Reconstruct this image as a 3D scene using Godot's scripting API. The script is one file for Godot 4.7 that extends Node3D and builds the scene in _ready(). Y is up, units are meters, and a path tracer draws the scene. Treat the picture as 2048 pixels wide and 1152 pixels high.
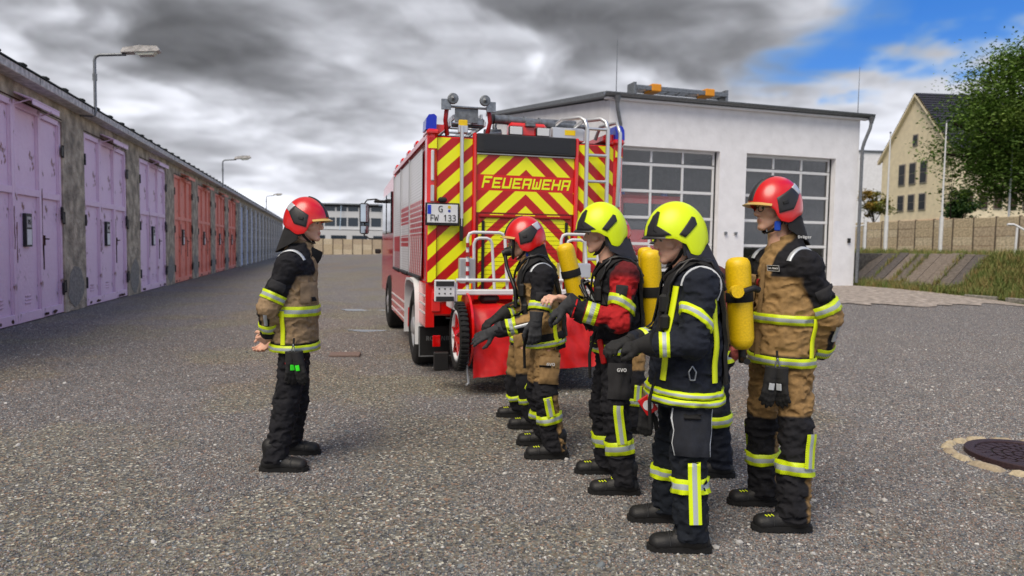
extends Node3D

# ---------------------------------------------------------------- mesh builder
class MB:
	var v := PackedVector3Array()
	var n := PackedVector3Array()
	var u := PackedVector2Array()
	var c := PackedColorArray()
	var col := Color(1, 1, 1)
	var xf := Transform3D()
	func vert(p: Vector3, nn: Vector3, uv := Vector2.ZERO) -> void:
		v.append(xf * p)
		n.append((xf.basis * nn).normalized())
		u.append(uv)
		c.append(col)
	func tri(a: Vector3, b: Vector3, d: Vector3, ua := Vector2.ZERO, ub := Vector2.ZERO, ud := Vector2.ZERO) -> void:
		var nn := (b - a).cross(d - a).normalized()
		vert(a, nn, ua)
		vert(d, nn, ud)
		vert(b, nn, ub)
	func quad(a: Vector3, b: Vector3, d: Vector3, e: Vector3, ua := Vector2(0, 1), ub := Vector2(1, 1), ud := Vector2(1, 0), ue := Vector2(0, 0)) -> void:
		tri(a, b, d, ua, ub, ud)
		tri(a, d, e, ua, ud, ue)
	func tri_n(a: Vector3, b: Vector3, d: Vector3, na: Vector3, nb: Vector3, nd: Vector3, ua := Vector2.ZERO, ub := Vector2.ZERO, ud := Vector2.ZERO) -> void:
		vert(a, na, ua)
		vert(d, nd, ud)
		vert(b, nb, ub)
	func box(o: Vector3, s: Vector3, bv := 0.0) -> void:
		var h := s * 0.5
		if bv <= 0.0:
			for ax in 3:
				for sg in [-1.0, 1.0]:
					var nn := Vector3.ZERO
					nn[ax] = sg
					var t := Vector3.ZERO
					t[(ax + 1) % 3] = h[(ax + 1) % 3]
					var w := Vector3.ZERO
					w[(ax + 2) % 3] = h[(ax + 2) % 3]
					var m := o + nn * h[ax]
					if sg < 0:
						t = -t
					quad(m - t - w, m + t - w, m + t + w, m - t + w)
			return
		var q := h - Vector3.ONE * bv
		for ax in 3:
			for sg in [-1.0, 1.0]:
				var nn := Vector3.ZERO
				nn[ax] = sg
				var t := Vector3.ZERO
				t[(ax + 1) % 3] = q[(ax + 1) % 3]
				var w := Vector3.ZERO
				w[(ax + 2) % 3] = q[(ax + 2) % 3]
				var m := o + nn * h[ax]
				if sg < 0:
					t = -t
				quad(m - t - w, m + t - w, m + t + w, m - t + w)
		for ax in 3:
			var b1 := (ax + 1) % 3
			var b2 := (ax + 2) % 3
			for s1 in [-1.0, 1.0]:
				for s2 in [-1.0, 1.0]:
					var p := Vector3.ZERO
					p[b1] = s1 * h[b1]
					p[b2] = s2 * q[b2]
					var r := Vector3.ZERO
					r[b1] = s1 * q[b1]
					r[b2] = s2 * h[b2]
					var l := Vector3.ZERO
					l[ax] = q[ax]
					if s1 * s2 > 0:
						quad(o + p - l, o + r - l, o + r + l, o + p + l)
					else:
						quad(o + p + l, o + r + l, o + r - l, o + p - l)
		for sx in [-1.0, 1.0]:
			for sy in [-1.0, 1.0]:
				for sz in [-1.0, 1.0]:
					var a := o + Vector3(sx * h.x, sy * q.y, sz * q.z)
					var b := o + Vector3(sx * q.x, sy * h.y, sz * q.z)
					var d := o + Vector3(sx * q.x, sy * q.y, sz * h.z)
					if sx * sy * sz > 0:
						tri(a, b, d)
					else:
						tri(a, d, b)
	func cyl(a: Vector3, b: Vector3, r0: float, r1 := -1.0, k := 12, caps := true) -> void:
		if r1 < 0:
			r1 = r0
		var z := (b - a).normalized()
		var x := z.cross(Vector3.UP if absf(z.y) < 0.9 else Vector3.RIGHT).normalized()
		var y := z.cross(x)
		for i in k:
			var t0 := TAU * i / k
			var t1 := TAU * (i + 1) / k
			var d0 := x * cos(t0) + y * sin(t0)
			var d1 := x * cos(t1) + y * sin(t1)
			var u0 := float(i) / k
			var u1 := float(i + 1) / k
			tri_n(a + d0 * r0, a + d1 * r0, b + d1 * r1, d0, d1, d1, Vector2(u0, 1), Vector2(u1, 1), Vector2(u1, 0))
			tri_n(a + d0 * r0, b + d1 * r1, b + d0 * r1, d0, d1, d0, Vector2(u0, 1), Vector2(u1, 0), Vector2(u0, 0))
			if caps:
				if r1 > 0:
					tri(b, b + d0 * r1, b + d1 * r1)
				if r0 > 0:
					tri(a, a + d1 * r0, a + d0 * r0)
	# points and normals of a rows x cols grid; smooth
	func grid(p: PackedVector3Array, cols: int, wrap := false, flip := false, uvs := PackedVector2Array()) -> void:
		var rows := p.size() / cols
		var nn := PackedVector3Array()
		nn.resize(p.size())
		for r in rows:
			for k in cols:
				var l: int = (k - 1 + cols) % cols if wrap else maxi(k - 1, 0)
				var g: int = (k + 1) % cols if wrap else mini(k + 1, cols - 1)
				var dx := p[r * cols + g] - p[r * cols + l]
				var dy := p[mini(r + 1, rows - 1) * cols + k] - p[maxi(r - 1, 0) * cols + k]
				var m := dx.cross(dy)
				if m.length_squared() < 1e-14:
					var r2 := clampi(r, 1, maxi(rows - 2, 1)) if rows > 2 else r
					dx = p[r2 * cols + g] - p[r2 * cols + l]
					m = dx.cross(p[mini(r2 + 1, rows - 1) * cols + k] - p[maxi(r2 - 1, 0) * cols + k])
				m = m.normalized()
				nn[r * cols + k] = -m if flip else m
		for r in rows - 1:
			for k in (cols if wrap else cols - 1):
				var k2 := (k + 1) % cols
				var i0 := r * cols + k
				var i1 := r * cols + k2
				var i2 := (r + 1) * cols + k2
				var i3 := (r + 1) * cols + k
				var a := Vector2(float(k) / (cols if wrap else cols - 1), float(r) / (rows - 1))
				var b := Vector2(float(k + 1) / (cols if wrap else cols - 1), float(r + 1) / (rows - 1))
				var q0 := a
				var q1 := Vector2(b.x, a.y)
				var q2 := b
				var q3 := Vector2(a.x, b.y)
				if uvs.size() == p.size():
					q0 = uvs[i0]
					q1 = uvs[i1]
					q2 = uvs[i2]
					q3 = uvs[i3]
				if flip:
					tri_n(p[i0], p[i3], p[i2], nn[i0], nn[i3], nn[i2], q0, q3, q2)
					tri_n(p[i0], p[i2], p[i1], nn[i0], nn[i2], nn[i1], q0, q2, q1)
				else:
					tri_n(p[i0], p[i1], p[i2], nn[i0], nn[i1], nn[i2], q0, q1, q2)
					tri_n(p[i0], p[i2], p[i3], nn[i0], nn[i2], nn[i3], q0, q2, q3)
	# a closed sheet: grid pushed out on both sides by half the thickness, with a rim
	func sheet(p: PackedVector3Array, cols: int, th: float) -> void:
		var rows := p.size() / cols
		var a := PackedVector3Array()
		var b := PackedVector3Array()
		for r in rows:
			for k in cols:
				var dx := p[r * cols + mini(k + 1, cols - 1)] - p[r * cols + maxi(k - 1, 0)]
				var dy := p[mini(r + 1, rows - 1) * cols + k] - p[maxi(r - 1, 0) * cols + k]
				var m := dx.cross(dy).normalized() * th * 0.5
				a.append(p[r * cols + k] + m)
				b.append(p[r * cols + k] - m)
		grid(a, cols)
		grid(b, cols, false, true)
		for k in cols - 1:
			quad(b[k], b[k + 1], a[k + 1], a[k])
			var o := (rows - 1) * cols + k
			quad(a[o], a[o + 1], b[o + 1], b[o])
		for r in rows - 1:
			var o := r * cols
			quad(a[o], a[o + cols], b[o + cols], b[o])
			o += cols - 1
			quad(b[o], b[o + cols], a[o + cols], a[o])
	func tube(p: PackedVector3Array, r: float, k := 8, caps := true) -> void:
		var g := PackedVector3Array()
		var side := Vector3.ZERO
		for i in p.size():
			var d := (p[mini(i + 1, p.size() - 1)] - p[maxi(i - 1, 0)]).normalized()
			if side == Vector3.ZERO:
				side = d.cross(Vector3.UP if absf(d.y) < 0.9 else Vector3.RIGHT).normalized()
			side = (side - d * side.dot(d)).normalized()
			var up := d.cross(side)
			for j in k:
				g.append(p[i] + (side * cos(TAU * j / k) + up * sin(TAU * j / k)) * r)
		grid(g, k, true)
		if caps:
			var e := p.size() - 1
			for j in k:
				tri(p[0], g[(j + 1) % k], g[j])
				tri(p[e], g[e * k + j], g[e * k + (j + 1) % k])
	# profile: Vector2(radius, height) from the bottom up, turned round the y axis of t
	func lathe(pr: PackedVector2Array, t := Transform3D(), k := 16) -> void:
		var g := PackedVector3Array()
		for q in pr:
			for j in k:
				g.append(t * Vector3(cos(TAU * j / k) * q.x, q.y, -sin(TAU * j / k) * q.x))
		grid(g, k, true)
	# polygon in x,y (counter-clockwise) from z0 to z1
	func prism(poly: PackedVector2Array, z0: float, z1: float, t := Transform3D()) -> void:
		if Geometry2D.is_polygon_clockwise(poly):
			poly = poly.duplicate()
			poly.reverse()
		var idx := Geometry2D.triangulate_polygon(poly)
		for i in range(0, idx.size(), 3):
			var a := poly[idx[i]]
			var b := poly[idx[i + 1]]
			var d := poly[idx[i + 2]]
			if (b - a).cross(d - a) < 0:
				var w := b
				b = d
				d = w
			tri(t * Vector3(a.x, a.y, z1), t * Vector3(b.x, b.y, z1), t * Vector3(d.x, d.y, z1))
			tri(t * Vector3(a.x, a.y, z0), t * Vector3(d.x, d.y, z0), t * Vector3(b.x, b.y, z0))
		for i in poly.size():
			var a := poly[i]
			var b := poly[(i + 1) % poly.size()]
			quad(t * Vector3(a.x, a.y, z0), t * Vector3(b.x, b.y, z0), t * Vector3(b.x, b.y, z1), t * Vector3(a.x, a.y, z1))
	func mesh() -> ArrayMesh:
		var arr := []
		arr.resize(Mesh.ARRAY_MAX)
		arr[Mesh.ARRAY_VERTEX] = v
		arr[Mesh.ARRAY_NORMAL] = n
		arr[Mesh.ARRAY_TEX_UV] = u
		arr[Mesh.ARRAY_COLOR] = c
		var m := ArrayMesh.new()
		m.add_surface_from_arrays(Mesh.PRIMITIVE_TRIANGLES, arr)
		return m

var M := {}
var T := {}
var used := {}
var rng := RandomNumberGenerator.new()

func numbered(called: String) -> String:
	used[called] = used.get(called, -1) + 1
	return called if used[called] == 0 else "%s_%03d" % [called, used[called]]

func part(called: String, mb: MB, m: Material, parent: Node) -> MeshInstance3D:
	return part_mesh(called, mb.mesh(), m, parent)

func part_mesh(called: String, me: Mesh, m: Material, parent: Node) -> MeshInstance3D:
	var o := MeshInstance3D.new()
	o.name = called
	o.mesh = me
	o.material_override = m
	parent.add_child(o, true)
	return o

func tag(o: Node, label: String, category: String, group := "", kind := "") -> Node:
	if label:
		o.set_meta("label", label)
	if category:
		o.set_meta("category", category)
	if group:
		o.set_meta("group", group)
	if kind:
		o.set_meta("kind", kind)
	return o

func thing(called: String, at: Vector3, turn: float, label: String, category: String, group := "") -> Node3D:
	var o := Node3D.new()
	o.name = numbered(called)
	add_child(o)
	o.position = at
	o.rotation.y = turn
	tag(o, label, category, group)
	return o

func single(called: String, mb: MB, m: Material, label: String, category: String, group := "", at := Vector3.ZERO, turn := 0.0) -> MeshInstance3D:
	var o := part(numbered(called), mb, m, self)
	o.position = at
	o.rotation.y = turn
	tag(o, label, category, group)
	return o

func structure(called: String, mb: MB, m: Material, label := "") -> MeshInstance3D:
	var o := part(numbered(called), mb, m, self)
	tag(o, label, "", "", "structure")
	return o

func mat(color: Color, rough := 0.7, metal := 0.0, spec := 0.5) -> StandardMaterial3D:
	var m := StandardMaterial3D.new()
	m.albedo_color = color
	m.roughness = rough
	m.metallic = metal
	m.metallic_specular = spec
	return m

func noise_tex(size: int, freq: float, oct: int, lo: Color, hi: Color, sd := 1, normal := false, bump := 4.0, kind := FastNoiseLite.TYPE_SIMPLEX_SMOOTH) -> NoiseTexture2D:
	var f := FastNoiseLite.new()
	f.seed = sd
	f.noise_type = kind
	f.frequency = freq
	f.fractal_octaves = oct
	var t := NoiseTexture2D.new()
	t.width = size
	t.height = size
	t.seamless = true
	t.noise = f
	if normal:
		t.as_normal_map = true
		t.bump_strength = bump
	else:
		var g := Gradient.new()
		g.set_color(0, lo)
		g.set_color(1, hi)
		t.color_ramp = g
	return t

# a material whose colour varies in patches, world-mapped so that no UV is needed
func rough_mat(color: Color, vary: float, tile: float, rough := 0.85, bump := 0.0, freq := 0.012, sd := 1, metal := 0.0) -> StandardMaterial3D:
	var m := mat(color, rough, metal)
	var key := "v%.2f_%.3f_%d" % [vary, freq, sd]
	if not T.has(key):
		T[key] = noise_tex(512, freq, 5, Color(1 - vary, 1 - vary, 1 - vary), Color(1, 1, 1), sd)
	m.albedo_texture = T[key]
	m.uv1_triplanar = true
	m.uv1_scale = Vector3.ONE / tile
	if bump > 0:
		if not T.has("bumpn"):
			T["bumpn"] = noise_tex(512, 0.05, 4, Color.BLACK, Color.WHITE, 9, true, 6.0)
		m.normal_enabled = true
		m.normal_texture = T["bumpn"]
		m.normal_scale = bump
	return m

func smooth(a: float, b: float, x: float) -> float:
	return smoothstep(a, b, x)

func ground_h(x: float, z: float) -> float:
	var t := x * 0.968 - z * 0.25
	var f := -x * 0.25 - z * 0.968
	return 0.4 * smoothstep(3.5, 8.0, t) * smoothstep(7.0, 19.0, f)

func text_mesh(s: String, size: float, depth := 0.004, bold := true, mono := false) -> TextMesh:
	var f := SystemFont.new()
	f.font_names = PackedStringArray(["Droid Sans Mono" if mono else "Droid Sans"])
	f.font_weight = 700 if bold else 400
	var t := TextMesh.new()
	t.text = s
	t.font = f
	t.font_size = 64
	t.pixel_size = size / 64.0
	t.depth = depth
	return t

func _ready() -> void:
	rng.seed = 7
	build_camera()
	build_sky()
	build_sun()
	build_materials()
	build_ground()
	build_garages()
	build_station()
	build_bank()
	build_backdrop()
	build_truck()
	build_people()
	build_small()

# ---------------------------------------------------------------- camera, sky, sun
func build_camera() -> void:
	var c := Camera3D.new()
	c.name = "camera"
	c.fov = 2.0 * rad_to_deg(atan(576.0 / 1400.0))
	c.near = 0.1
	c.far = 600.0
	add_child(c)
	var pitch := deg_to_rad(-3.35)
	c.transform = Transform3D(Basis(Vector3.RIGHT, pitch) * Basis(Vector3.BACK, deg_to_rad(0.9)), Vector3(0, 1.55, 0))
	c.current = true
	var at := CameraAttributesPhysical.new()
	at.frustum_focal_length = 12.0 / (576.0 / 1400.0)
	at.frustum_near = 0.1
	at.frustum_far = 600.0
	at.frustum_focus_distance = 4.6
	at.exposure_aperture = 2.8
	c.attributes = at

func build_sky() -> void:
	var w := 2048
	var h := 1024
	var big := FastNoiseLite.new()
	big.seed = 21
	big.noise_type = FastNoiseLite.TYPE_SIMPLEX_SMOOTH
	big.frequency = 1.0
	big.fractal_octaves = 3
	var det := FastNoiseLite.new()
	det.seed = 5
	det.noise_type = FastNoiseLite.TYPE_SIMPLEX_SMOOTH
	det.frequency = 1.0
	det.fractal_octaves = 5
	var data := PackedByteArray()
	data.resize(w * h * 3)
	data.fill(80)
	for y in h / 2 + 8:
		var el := PI / 2 - PI * (y + 0.5) / h
		var ce := cos(el)
		var se := maxf(sin(el), 0.0)
		var eld := rad_to_deg(el)
		var lift := 1.0 / (se + 0.14)
		var low := exp(-se * 8.0)
		for x in w:
			var az := wrapf(TAU * (x + 0.5) / w, -PI, PI)
			var sx := sin(az) * ce
			var sz := -cos(az) * ce
			# clouds lie on a high flat layer
			var px := sx * lift
			var pz := sz * lift
			var b := big.get_noise_3d(px * 0.62 + 3.0, pz * 0.62, se * 0.6)
			var d := det.get_noise_3d(px * 1.25 + b * 0.9, pz * 1.25 - b * 0.7, se * 2.2)
			var d2 := det.get_noise_3d(px * 3.6 + d * 0.8, pz * 3.6 + 11.0, se * 7.0)
			# clear sky opens to the right, above a bank of cumulus
			var azd := rad_to_deg(az)
			var side := smoothstep(17.0, 25.0, azd - maxf(0.0, eld - 13.0) * 0.9 + d * 4.0 + d2 * 3.0) * (1.0 - smoothstep(100.0, 150.0, azd))
			var above := smoothstep(11.0, 14.0, eld - 0.12 * (azd - 27.0) + d * 3.5 + d2 * 3.0)
			var puff := smoothstep(0.12, 0.42, d + 0.35 * d2 + 0.25 * b) * smoothstep(38.0, 60.0, azd)
			var holes := smoothstep(0.12, 0.38, -d - 0.4 * b) * smoothstep(40.0, 65.0, absf(azd)) * smoothstep(9.0, 16.0, eld)
			var clear := maxf(side * above * (1.0 - puff), holes)
			# base of the cloud: dark and heavy to the left and overhead, brighter to the right and low down
			var v := 0.60 + 0.17 * clampf(sx * 1.6, -1.0, 1.0) + 0.20 * low - 0.10 * smoothstep(0.1, 0.5, se)
			v -= 0.34 * smoothstep(0.0, 0.5, b + 0.5 * d) * (1.0 - 0.7 * smoothstep(0.2, 0.5, sx))
			v += 0.26 * smoothstep(0.05, 0.5, -b * 0.6 - d * 0.7 + 0.05)
			v += d2 * 0.13 + d * 0.06
			var floor_v := lerpf(0.58, 0.30, smoothstep(5.0, 14.0, eld))
			var vt := 1.0 / (1.0 + exp(-5.2 * (v - 0.56)))
			v = clampf(floor_v + (0.97 - floor_v) * vt + d2 * 0.05, 0.2, 0.98)
			var t := clampf(se * 2.6, 0.0, 1.0)
			var o := (y * w + x) * 3
			data[o] = int(lerpf(v * 0.98, lerpf(0.52, 0.13, t), clear) * 255.0)
			data[o + 1] = int(lerpf(v * 0.99, lerpf(0.68, 0.36, t), clear) * 255.0)
			data[o + 2] = int(lerpf(minf(v * 1.03, 1.0), lerpf(0.88, 0.68, t), clear) * 255.0)
	var im := Image.create_from_data(w, h, false, Image.FORMAT_RGB8, data)
	var p := PanoramaSkyMaterial.new()
	p.panorama = ImageTexture.create_from_image(im)
	p.energy_multiplier = 0.60
	var sky := Sky.new()
	sky.sky_material = p
	var e := Environment.new()
	e.background_mode = Environment.BG_SKY
	e.sky = sky
	e.tonemap_mode = Environment.TONE_MAPPER_LINEAR
	e.tonemap_exposure = 2.45
	e.sdfgi_enabled = true
	e.ssao_enabled = true
	e.ssil_enabled = true
	var we := WorldEnvironment.new()
	we.name = "world_environment"
	we.environment = e
	add_child(we)

func build_sun() -> void:
	var l := DirectionalLight3D.new()
	l.name = "sun"
	l.light_color = Color(1.0, 0.95, 0.88)
	l.light_energy = 0.5
	l.light_angular_distance = 40.0
	l.shadow_enabled = true
	add_child(l)
	l.look_at_from_position(Vector3(-0.30, 0.80, 0.52), Vector3.ZERO)

# ---------------------------------------------------------------- shared materials
func build_materials() -> void:
	M.steel = rough_mat(Color(0.62, 0.64, 0.66), 0.25, 0.6, 0.38, 0.0, 0.02, 3, 0.85)
	M.zinc = rough_mat(Color(0.55, 0.57, 0.59), 0.3, 0.8, 0.5, 0.0, 0.02, 3, 0.6)
	M.alu = mat(Color(0.80, 0.81, 0.82), 0.35, 0.7)
	M.black = mat(Color(0.055, 0.055, 0.06), 0.55)
	M.rubber = rough_mat(Color(0.075, 0.075, 0.078), 0.3, 0.3, 0.85, 0.3)
	M.darkgrey = rough_mat(Color(0.16, 0.165, 0.175), 0.25, 0.5, 0.6)
	M.white = rough_mat(Color(0.86, 0.87, 0.88), 0.08, 1.5, 0.45)
	M.red = rough_mat(Color(0.86, 0.055, 0.04), 0.06, 2.0, 0.22)
	M.red.clearcoat_enabled = true
	M.red.clearcoat = 0.6
	M.red.clearcoat_roughness = 0.1
	M.darkred = rough_mat(Color(0.62, 0.03, 0.035), 0.1, 2.0, 0.35)
	M.yellow = mat(Color(0.90, 0.95, 0.03), 0.4)
	M.glass = mat(Color(0.3, 0.33, 0.35, 0.06), 0.02)
	M.glass.transparency = BaseMaterial3D.TRANSPARENCY_ALPHA
	M.bluelens = mat(Color(0.03, 0.16, 0.72), 0.12)
	M.stucco = rough_mat(Color(0.80, 0.75, 0.66), 0.45, 3.2, 0.95, 0.9, 0.012, 11)
	M.cement = rough_mat(Color(0.60, 0.59, 0.56), 0.3, 1.1, 0.95, 0.7, 0.02, 12)
	M.fascia = rough_mat(Color(0.88, 0.87, 0.85), 0.35, 1.6, 0.9, 0.4, 0.015, 13)
	M.roofing = rough_mat(Color(0.15, 0.185, 0.17), 0.4, 1.0, 0.9, 0.6, 0.02, 14)
	M.lilac = door_mat(Color(0.87, 0.76, 0.85), 31)
	M.salmon = door_mat(Color(0.87, 0.50, 0.42), 32)
	M.paleblue = door_mat(Color(0.76, 0.80, 0.88), 33)
	M.rust = rough_mat(Color(0.33, 0.17, 0.11), 0.5, 0.4, 0.95, 0.6, 0.03, 15)
	M.rust_worn = rough_mat(Color(0.60, 0.42, 0.42), 0.45, 0.5, 0.9, 0.3, 0.03, 18)
	M.render_white = rough_mat(Color(0.91, 0.915, 0.93), 0.06, 3.5, 0.9, 0.07, 0.012, 16)
	M.concrete = rough_mat(Color(0.60, 0.57, 0.52), 0.35, 1.7, 0.95, 0.8, 0.015, 17)

# old paint: chips and rust runs of an outline of their own
func door_mat(base: Color, sd: int) -> StandardMaterial3D:
	var m := mat(Color.WHITE, 0.62)
	var f := FastNoiseLite.new()
	f.seed = sd
	f.noise_type = FastNoiseLite.TYPE_SIMPLEX_SMOOTH
	f.frequency = 0.006
	f.fractal_octaves = 6
	f.fractal_gain = 0.55
	var g := Gradient.new()
	g.offsets = PackedFloat32Array([0.0, 0.13, 0.17, 0.24, 0.6, 0.95, 1.0])
	var rust := Color(0.42, 0.24, 0.17)
	g.colors = PackedColorArray([rust, rust.lerp(base, 0.3), base.darkened(0.18), base, base.lightened(0.05), base.lightened(0.12), base.lightened(0.2)])
	var t := NoiseTexture2D.new()
	t.width = 1024
	t.height = 1024
	t.seamless = true
	t.noise = f
	t.color_ramp = g
	m.albedo_texture = t
	m.uv1_triplanar = true
	m.uv1_scale = Vector3(0.42, 0.3, 0.42)
	m.uv1_offset = Vector3(0.3, 0.13, 0.2)
	m.normal_enabled = true
	if not T.has("bumpn"):
		T["bumpn"] = noise_tex(512, 0.05, 4, Color.BLACK, Color.WHITE, 9, true, 6.0)
	m.normal_texture = T["bumpn"]
	m.normal_scale = 0.25
	return m

# ---------------------------------------------------------------- ground
var dirt := FastNoiseLite.new()

func dirtiness(x: float, z: float) -> float:
	# brown trodden earth between the two rows of people and along the wheel tracks
	var n := dirt.get_noise_2d(x, z)
	var track := exp(-pow((x + 0.25 * (z + 6.0) + 0.1) / 1.15, 2.0))
	return clampf(smoothstep(-0.05, 0.38, n * 1.2 + track * 0.5 + 0.02), 0.0, 1.0)

func axis_steps(near0: float, near1: float, step: float, far0: float, far1: float) -> PackedFloat32Array:
	var a := PackedFloat32Array()
	var s := step
	var p := near0
	var lows := []
	while p > far0:
		s *= 1.35
		p -= s
		lows.append(maxf(p, far0))
	lows.reverse()
	for q in lows:
		a.append(q)
	p = near0
	while p < near1:
		a.append(p)
		p += step
	a.append(near1)
	s = step
	p = near1
	while p < far1:
		s *= 1.35
		p += s
		a.append(minf(p, far1))
	return a

func ground_y(x: float, z: float) -> float:
	return ground_h(x, z) + dirt.get_noise_2d(x * 1.7 + 40.0, z * 1.7) * 0.012 - 0.006

func build_ground() -> void:
	dirt.seed = 3
	dirt.noise_type = FastNoiseLite.TYPE_SIMPLEX_SMOOTH
	dirt.frequency = 0.42
	dirt.fractal_octaves = 4
	var cell := FastNoiseLite.new()
	cell.seed = 4
	cell.noise_type = FastNoiseLite.TYPE_CELLULAR
	cell.cellular_return_type = FastNoiseLite.RETURN_CELL_VALUE
	cell.frequency = 0.13
	cell.fractal_type = FastNoiseLite.FRACTAL_NONE
	var g := Gradient.new()
	g.interpolation_mode = Gradient.GRADIENT_INTERPOLATE_CONSTANT
	g.offsets = PackedFloat32Array([0.0, 0.16, 0.34, 0.5, 0.62, 0.74, 0.83, 0.9, 0.96])
	g.colors = PackedColorArray([Color(0.28, 0.28, 0.30), Color(0.40, 0.39, 0.38), Color(0.47, 0.455, 0.44), Color(0.36, 0.38, 0.41), Color(0.54, 0.53, 0.52), Color(0.44, 0.40, 0.37), Color(0.62, 0.60, 0.58), Color(0.56, 0.47, 0.42), Color(0.78, 0.77, 0.75)])
	var t := NoiseTexture2D.new()
	t.width = 1024
	t.height = 1024
	t.seamless = true
	t.seamless_blend_skirt = 0.05
	t.noise = cell
	t.color_ramp = g
	var edge := cell.duplicate()
	edge.cellular_return_type = FastNoiseLite.RETURN_DISTANCE
	var tn := NoiseTexture2D.new()
	tn.width = 1024
	tn.height = 1024
	tn.seamless = true
	tn.seamless_blend_skirt = 0.05
	tn.noise = edge
	tn.as_normal_map = true
	tn.bump_strength = 5.0
	var m := mat(Color(1, 1, 1), 0.92, 0.0, 0.35)
	m.vertex_color_use_as_albedo = true
	m.albedo_texture = t
	m.normal_enabled = true
	m.normal_texture = tn
	m.normal_scale = 0.9
	m.uv1_triplanar = true
	m.uv1_world_triplanar = true
	m.uv1_scale = Vector3.ONE * 0.47
	M.ground = m
	var xs := axis_steps(-10.0, 14.0, 0.2, -260.0, 260.0)
	var zs := axis_steps(-26.0, -2.0, 0.2, -420.0, 40.0)
	var v := PackedVector3Array()
	var n := PackedVector3Array()
	var c := PackedColorArray()
	var ix := PackedInt32Array()
	var w := xs.size()
	for z in zs:
		for x in xs:
			v.append(Vector3(x, ground_y(x, z), z))
			var e := 0.1
			n.append(Vector3(ground_y(x - e, z) - ground_y(x + e, z), 2 * e, ground_y(x, z - e) - ground_y(x, z + e)).normalized())
			var d := dirtiness(x, z)
			var broad := 0.5 + 0.5 * dirt.get_noise_2d(x * 0.35 + 9.0, z * 0.35)
			var grey := Color(1.0, 1.0, 1.02) * lerpf(0.78, 1.12, broad)
			# newer, paler gravel spread over the right side of the yard, ending in a ragged edge
			var across := x * 0.966 - z * 0.2588 + 1.6 * dirt.get_noise_2d(x * 0.6 + 70.0, z * 0.6)
			if across > 4.9:
				grey *= 1.2
				d *= 0.35
			var k := grey.lerp(Color(1.16, 0.97, 0.80) * lerpf(0.9, 1.15, broad), d * 0.9)
			c.append(Color(k.r, k.g, k.b))
	for r in zs.size() - 1:
		for k in w - 1:
			var o := r * w + k
			ix.append_array([o, o + 1, o + w + 1, o, o + w + 1, o + w])
	var arr := []
	arr.resize(Mesh.ARRAY_MAX)
	arr[Mesh.ARRAY_VERTEX] = v
	arr[Mesh.ARRAY_NORMAL] = n
	arr[Mesh.ARRAY_COLOR] = c
	arr[Mesh.ARRAY_INDEX] = ix
	var am := ArrayMesh.new()
	am.add_surface_from_arrays(Mesh.PRIMITIVE_TRIANGLES, arr)
	var o := part_mesh("ground", am, m, self)
	tag(o, "grey gravel yard with brown earth showing through", "", "", "structure")
	build_gravel()

func stone_mesh(sd: int) -> ArrayMesh:
	var r := RandomNumberGenerator.new()
	r.seed = sd
	var p := PackedVector3Array()
	var t := (1.0 + sqrt(5.0)) / 2.0
	for q in [Vector3(-1, t, 0), Vector3(1, t, 0), Vector3(-1, -t, 0), Vector3(1, -t, 0), Vector3(0, -1, t), Vector3(0, 1, t), Vector3(0, -1, -t), Vector3(0, 1, -t), Vector3(t, 0, -1), Vector3(t, 0, 1), Vector3(-t, 0, -1), Vector3(-t, 0, 1)]:
		p.append(q.normalized() * r.randf_range(0.75, 1.2) * Vector3(1.0, 0.62, 0.8))
	var mb := MB.new()
	for f in [[0, 11, 5], [0, 5, 1], [0, 1, 7], [0, 7, 10], [0, 10, 11], [1, 5, 9], [5, 11, 4], [11, 10, 2], [10, 7, 6], [7, 1, 8], [3, 9, 4], [3, 4, 2], [3, 2, 6], [3, 6, 8], [3, 8, 9], [4, 9, 5], [2, 4, 11], [6, 2, 10], [8, 6, 7], [9, 8, 1]]:
		mb.tri(p[f[0]], p[f[1]], p[f[2]])
	return mb.mesh()

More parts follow.
